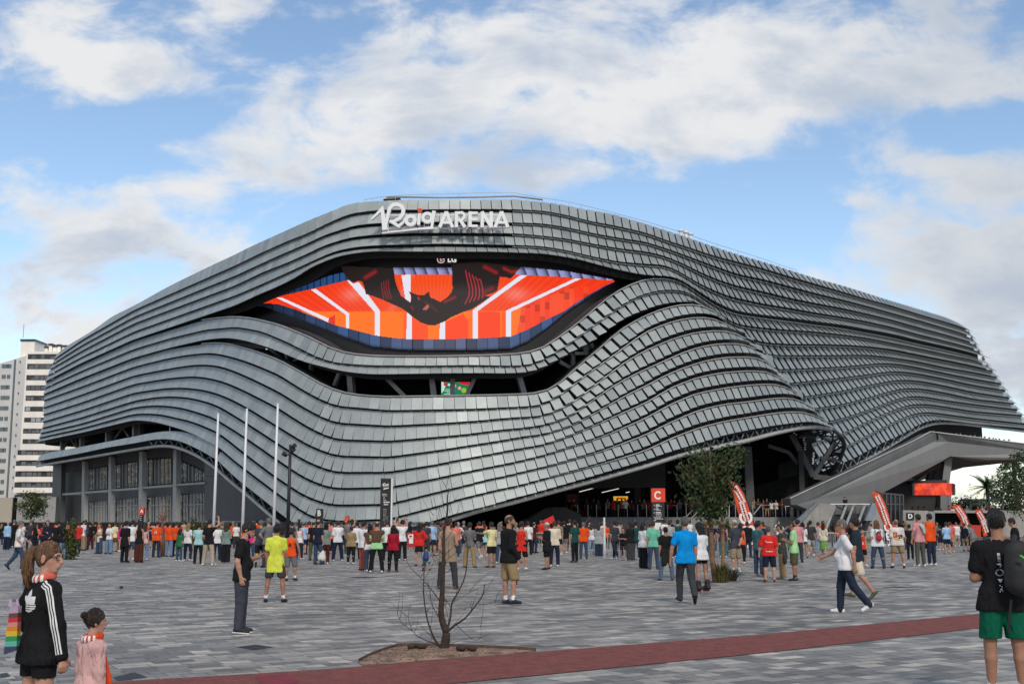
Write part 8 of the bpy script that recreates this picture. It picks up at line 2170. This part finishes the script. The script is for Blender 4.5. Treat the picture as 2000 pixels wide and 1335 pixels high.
 1.72,'person in dark green shirt between the long dark hair and the white blouse','white',1,1.0),(1388,1094,20,'m','short brown','polo navy','jeans blue_jeans','down','stand',1.70,
 'person in navy polo and blue jeans seen behind the young tree trunk','white',1,1.05),(1413,1088,15,'m','short dark','tee purple','jeans teal','down','stand',1.70,'person in dark purple T-shirt seen between the tree stakes',
 'white',1,1.05),(1309,1090,10,'m','short brown','tee light_grey','jeans navy','down','stand',1.76,'person in light grey T-shirt left of the bright blue polo',None,1,1.0),(1325,1088,
 15,'m','short dark','tee dark_green','jeans black','down','stand',1.80,'tall person in dark green shirt left of the bright blue polo',None,0,1.0),(1448,1100,20,'f','long dark','tank orange',
 'leggings black','down','stand',1.62,'person in orange top and black leggings behind the dark polo and pale cap','white',1,1.0),(1461,1089,20,'m','short dark','jacket black','jeans dark_jeans',
 'down','stand',1.70,'person in black jacket below the nearest feather flag','brown',1,1.0),(1560,1098,15,'m','short dark','tee pink','jeans charcoal','down','stand',1.78,'person in pink shirt behind the pale green polo',
 'black',1,1.05),(1570,1090,12,'f','long black','tee white','hot blue_jeans','down','ease',1.66,'person with long black hair, white T-shirt and denim shorts','black',1,.98),(1585,1086,
 20,'m','short black','tee charcoal','shorts light_grey','down away','walk',1.76,'person in charcoal T-shirt and light grey shorts walking before the pale flank wall','white',2,1.05),
 (1610,1085,25,'f','long dark','long cream','long_skirt leaf_green','hold','walk2',1.64,'person in cream top and green skirt before the pale flank wall','beige',1,.98),(1600,1082,30,
 'm','short brown','tee light_grey','jeans pale_jeans','down','walk',1.68,'person in light grey shirt just left of the green skirt','beige',0,.95),(1779,1092,10,'m','short black','tee black',
 'jeans black','down','close',1.58,'person in black T-shirt and black trousers under the letter D plate','black',1,.95),(1838,1074,340,'k','short dark','tee navy','shorts navy','down',
 'stand',1.5,'short person in blue and navy sports kit right of the orange long sleeves','white',1,1.0),(1851,1081,355,'m','short brown','tee light_blue','shorts navy','cross','ease',
 1.68,'person in light blue T-shirt and navy shorts before the kitchen front','beige',0,1.05),(1859,1078,20,'m','crop brown','tee coral','shorts beige','down','stand',1.70,'person in coral shirt behind the light blue T-shirt by the kitchen front',
 'white',0,1.0),(1870,1067,5,'m','crop grey','loose white','shorts light_grey','down','stand',1.68,'person in white shirt and light shorts before the kitchen front','white',0,1.05),
 (1886,1076,60,'m','short brown','long navy','shorts khaki','cross','ease',1.62,'person in navy top and khaki shorts below the left feather flag of two','black',0,1.05),(1904,1078,320,
 'm','crop grey','tee light_grey','shorts beige','hold','ease',1.60,'stooping person in light grey T-shirt left of the right-edge black T-shirt','black',0,1.15),]
FR={}
for row in FRONT:
 px,ft_,fc,sx,hr,tp,bt_,am,lg_,H,lab,sho,skn,w_=row
 ex=()
 if bt_.split()[0]in('shorts','hot','long_shorts','skirt'):ex+=('bare',)
 if 'jumper' in lab:ex+=('jumper',)
 FR[lab]=folk(px,ft_,fc,sx,hr,tp,bt_,am,lg_,H,lab,sho,skn,w_,extra=ex,lean=22 if 'stooping' in lab else 14 if 'bending' in lab else 0,cols=dict(jumper=(.11,.06,.04),hair=(.035,.03,.028)if 'fringe' in hr else HC[hr.split()[1]]))
for lab,P in FR.items():
 z=P['info']['P0'][2]
 if 'number 11' in lab:decal(P['top'],[rect(-.055,-.028,.22,.34),rect(.02,.047,.22,.34),rect(-.075,-.055,.305,.325),rect(.0,.02,.305,.325)],(0,-.3,z),**BK,m=M['print_white'],step=.014)
 if 'white basketball' in lab:decal(P['top'],[rect(-.14,-.12,-.10,.30)],(0,-.3,z),**BK,m=mat('stripe_blue',(.05,.22,.45),.8),step=.014)
 if 'orange hooded top' in lab:pass
 # kneeling child with a blue backpack
ch=folk(832,1115,8,'k','short black','tee mint','shorts blue_jeans','hold phone','kneel',.86,'kneeling child in mint T-shirt wearing a blue backpack','black',0,1.1,10,extra=('bare',
 ),cols=dict(top=(.20,.46,.36)))
b_=ch['body'];s=b_.scale[0];inf=ch['info']
rb=thing('backpack','small blue backpack on the kneeling child','backpack',tuple(b_.location+Vector((0,-.17,inf['P0'][2]+.20))*s))
ob=bpy.data.objects.new('bag_body',to_mesh('bag_body',grow([(V3(0,0,-.06),V3(0,.01,.10),.11,.085,(1,.7,1),None)],.016),mat('bag_blue',(.012,.03,.16),.5)));COL.objects.link(ob);ob.location=rb.location;adopt(ob,
 rb)
mb=MB();L0=Vector(rb.location)
for sx in(-.06,.06):mb.tube([L0+Vector((sx,0,.1)),L0+Vector((sx*1.2,.06,.2)),L0+Vector((sx*1.1,.15,.16))],.012,5)
mb.build('strap',M['black'],rb)
# white plastic bag
c=gnd(629,1102);v_=grow([(V3(0,0,.12),V3(.02,0,.30),.16,.10,(1,.6,1),None),(V3(.02,0,.30),V3(0,0,.52),.07,.02,(1,.6,1),None)],.02)
ob=bpy.data.objects.new('plastic_bag',to_mesh('plastic_bag',v_,mat('bag_white',(.62,.62,.56),.5,bump=.6,bscale=12)));COL.objects.link(ob);c=at(628.5,1094,c.y);ob.location=(c.x,c.y-.05,
 c.z);tag(ob,'white plastic bag carried by the navy T-shirt and blue jeans','bag')
# orange scarf held up to photograph, red cap on a lifted head
c=gnd(785,1094);v_=grow([(V3(-.25,0,.1),V3(.25,0,.12),.09,.09,(1,.5,1),None),(V3(.2,0,.1),V3(.2,0,-.2),.08,.07,(1,.4,1),None)],.025)
ob=bpy.data.objects.new('scarf',to_mesh('scarf',v_,mat('scarf_mix',(.55,.22,.18),.9,var=.6,vscale=8)));COL.objects.link(ob);p=at(779,1030,c.y+.1);ob.location=p;tag(ob,'pale red fan scarf held up by the photographing person',
 'scarf')
c=gnd(1070,1082);mb=MB();p=at(1072,1017,c.y);mb.obox(p,(.28,0,.14),(0,.04,0),(-.06,0,.16));mb.obox(p+Vector((-.25,0,-.2)),(.14,0,0),(0,.04,0),(0,0,.12));tag(mb.build('balloon',mat('balloon_red',
 (.62,.02,.02),.35)),'red inflatable held above the crowd left of the podium','balloon')
# ---------------------------------------------------------------- the packed crowd behind, on the podium, the stairs and the ramp
ZONES=[(0,110,'before the boundary wall'),(110,250,'by the left glass bays'),(250,400,'by the right glass bays'),(400,560,'near the flagpoles'),(560,740,'below the letter B'),(740,900,
 'before the barred fence'),(900,1130,'below the stair flank'),(1130,1270,'below the bar sign'),(1270,1420,'around letter C'),(1420,1560,'below the podium, right half'),(1560,1700,'near the escalators'),
 (1700,1840,'below the letter D'),(1840,1960,'before the kitchen front')]
CN={'light_grey':'light grey','light_blue':'light blue','pale_yellow':'pale yellow','dark_green':'dark green','grey_green':'grey-green'}
SHIRTS=['orange','black','white','orange','navy','red','grey','black','light_blue','white','charcoal','orange','black','beige','charcoal','white','slate','maroon','light_grey','navy',
 'tan','orange','black','coral']
r_=random.Random(99);used={}
COUNTS=[9,15,15,13,13,9,15,10,11,11,9,8,7]
HAIRS=[('m','short dark','short dark hair'),('m','short brown','short brown hair'),('f','long dark','long dark hair'),('m','crop grey','cropped grey hair'),('f','bob brown','bobbed brown hair'),
 ('m','short black','short black hair'),('f','long blond','long blond hair'),('m','fringe brown','a balding head')]
for(x0,x1,zn),n in zip(ZONES,COUNTS):
 combos=[(c,hh)for c in sorted(set(SHIRTS))for hh in range(len(HAIRS))]
 taken=set()
 for k in range(n):
  for _ in range(50):
   c=r_.choice(SHIRTS);hh=r_.randrange(len(HAIRS))
   if(c,hh)not in taken:break
  taken.add((c,hh));sx,hr,hl=HAIRS[hh]
  px=x0+(x1-x0)*(k+.5+r_.uniform(-.75,.75))/n;lo,hi=(1060,1076)if px<560 else(1067,1079)if px<900 else(1059,1076)
  if px>1840:lo,hi=1062,1070
  ft_=r_.uniform(lo,hi);arms=r_.choice(['down','down','cross','phone','hips']);bt_=r_.choice(['jeans blue_jeans','jeans dark_jeans','trousers black','jeans charcoal','trousers khaki',
 'jeans navy'])
  folk(px,ft_,r_.choice([0,10,20,-15,40,-40,160,190]),sx,hr,'tee '+c,bt_,arms,'stand',r_.uniform(1.54,1.86)-(.07 if sx=='f' else 0),'person in %s shirt with %s, far crowd %s'%(CN.get(c,
 c),hl,zn),None,r_.randrange(4),1.0,group='people packed in the far crowd',h=.034)
POD=[(1112,'black','m'),(1121,'maroon','m'),(1146,'charcoal','m'),(1160,'navy','m'),(1169,'purple','f'),(1187,'grey','m'),(1198,'red','f'),(1206,'dark_green','m'),(1215,'coral','m'),
 (1222,'white','m'),(1234,'maroon','f'),(1250,'navy','m'),(1259,'olive','m'),(1267,'crimson','f'),(1302,'charcoal','m'),(1311,'crimson','m'),(1318,'black','f'),(1328,'grey','m'),(1343,
 'maroon','m'),(1353,'red','m'),(1363,'white','m'),(1376,'black','m'),(1392,'light_grey','f'),(1406,'crimson','m'),(1422,'grey','m'),(1434,'navy','m'),(1474,'tan','m'),(1482,'charcoal',
 'm'),(1492,'brown','f'),(1499,'black','m'),(1508,'white','f'),(1517,'cream','f'),(1529,'maroon','m'),(1536,'grey','m'),(1557,'light_grey','m'),(1562,'slate','m'),(1577,'navy','m')]
PLAB=lambda px,c,g_:'person in %s top on the podium %s'%(CN.get(c,c),'left of the bar sign' if px<1195 else 'under the bar sign' if px<1232 else 'between bar sign and letter C' if px<1272 else 'right of letter C' if px<1336 else 'behind the young tree crown' if px<1440 else 'between feather flag and ramp')
seen={}
for px,c,sx in POD:
 lab=PLAB(px,c,sx);seen[lab]=seen.get(lab,0)+1
 folk(px,0,r_.choice([0,180,170,200,30]),sx,('short ' if sx=='m' else 'long ')+r_.choice(['dark','brown','black']),'tee '+c,'trousers '+r_.choice(['black','navy','charcoal'])if px not in(1353,
 1363,1499)else 'shorts khaki','hips' if c=='white' and px<1300 else r_.choice(['down','cross','phone']),'stand',1.74 if sx=='m' else 1.64,lab,'black',r_.randrange(4),Y=PY+r_.uniform(1.0,
 3.2),z=PZ,group='people standing on the podium',h=.034)
 # on the escalator and before the ramp foot
folk(1652,0,0,'m','fringe brown','tee navy','shorts black','down','stand',1.76,'person in navy T-shirt and black shorts standing at the top of the escalator','white',0,Y=103.6,z=at(1652,
 1006,103.6).z,extra=('bare',),h=.03)
folk(1630,0,180,'f','long dark','tee maroon','trousers black','down','stand',1.62,'person with long dark hair looking over the pale flank wall','black',0,Y=104.2,z=at(1630,990,104.2).z-.6,
 h=.034)
# heads over the ramp parapet and on the kitchen terrace
RH=[(1878,'tan'),(1886,'black'),(1897,'white'),(1906,'coral'),(1914,'charcoal'),(1925,'green'),(1934,'white'),(1943,'black'),(1951,'navy'),(1956,'red'),(1963,'charcoal'),(1972,'black'),
 (1982,'brown'),(1834,'white')]
for k,(px,c)in enumerate(RH):
 yp=float(np.interp(px,[1830,2040],[844.5,871]));zt_=at(px,yp-rnd.uniform(4,7.5),110).z
 folk(px,0,180+r_.uniform(-40,40),'m','short '+r_.choice(['dark','brown','black','grey']),'tee '+c,'trousers black','cross','stand',1.72,'person in %s shirt looking over the ramp parapet, %s from left'%(CN.get(c,
 c),['second','third','fourth','fifth','sixth','seventh','eighth','ninth','tenth','eleventh','twelfth','thirteenth','fourteenth','first'][k]),'black',r_.randrange(4),Y=110,z=zt_-1.72,
 group='people along the ramp parapet',h=.034)
TH=[(1784,'black'),(1796,'maroon'),(1806,'charcoal'),(1830,'navy'),(1836,'black'),(1856,'crimson'),(1862,'white'),(1890,'grey'),(1912,'black'),(1920,'pink'),(1936,'red'),(1944,'white')]
for k,(px,c)in enumerate(TH):
 zt_=at(px,rnd.uniform(985.5,989),108.5).z
 folk(px,0,180+r_.uniform(-60,60),'m','short '+r_.choice(['dark','brown','black','grey']),'tee '+c,'trousers black','cross','stand',1.72,'person in %s shirt on the terrace above the kitchen, %s from left'%(CN.get(c,
 c),['first','second','third','fourth','fifth','sixth','seventh','eighth','ninth','tenth','eleventh','twelfth'][k]),'black',r_.randrange(4),Y=108.5,z=zt_-1.72,group='people on the kitchen terrace',
 h=.034)
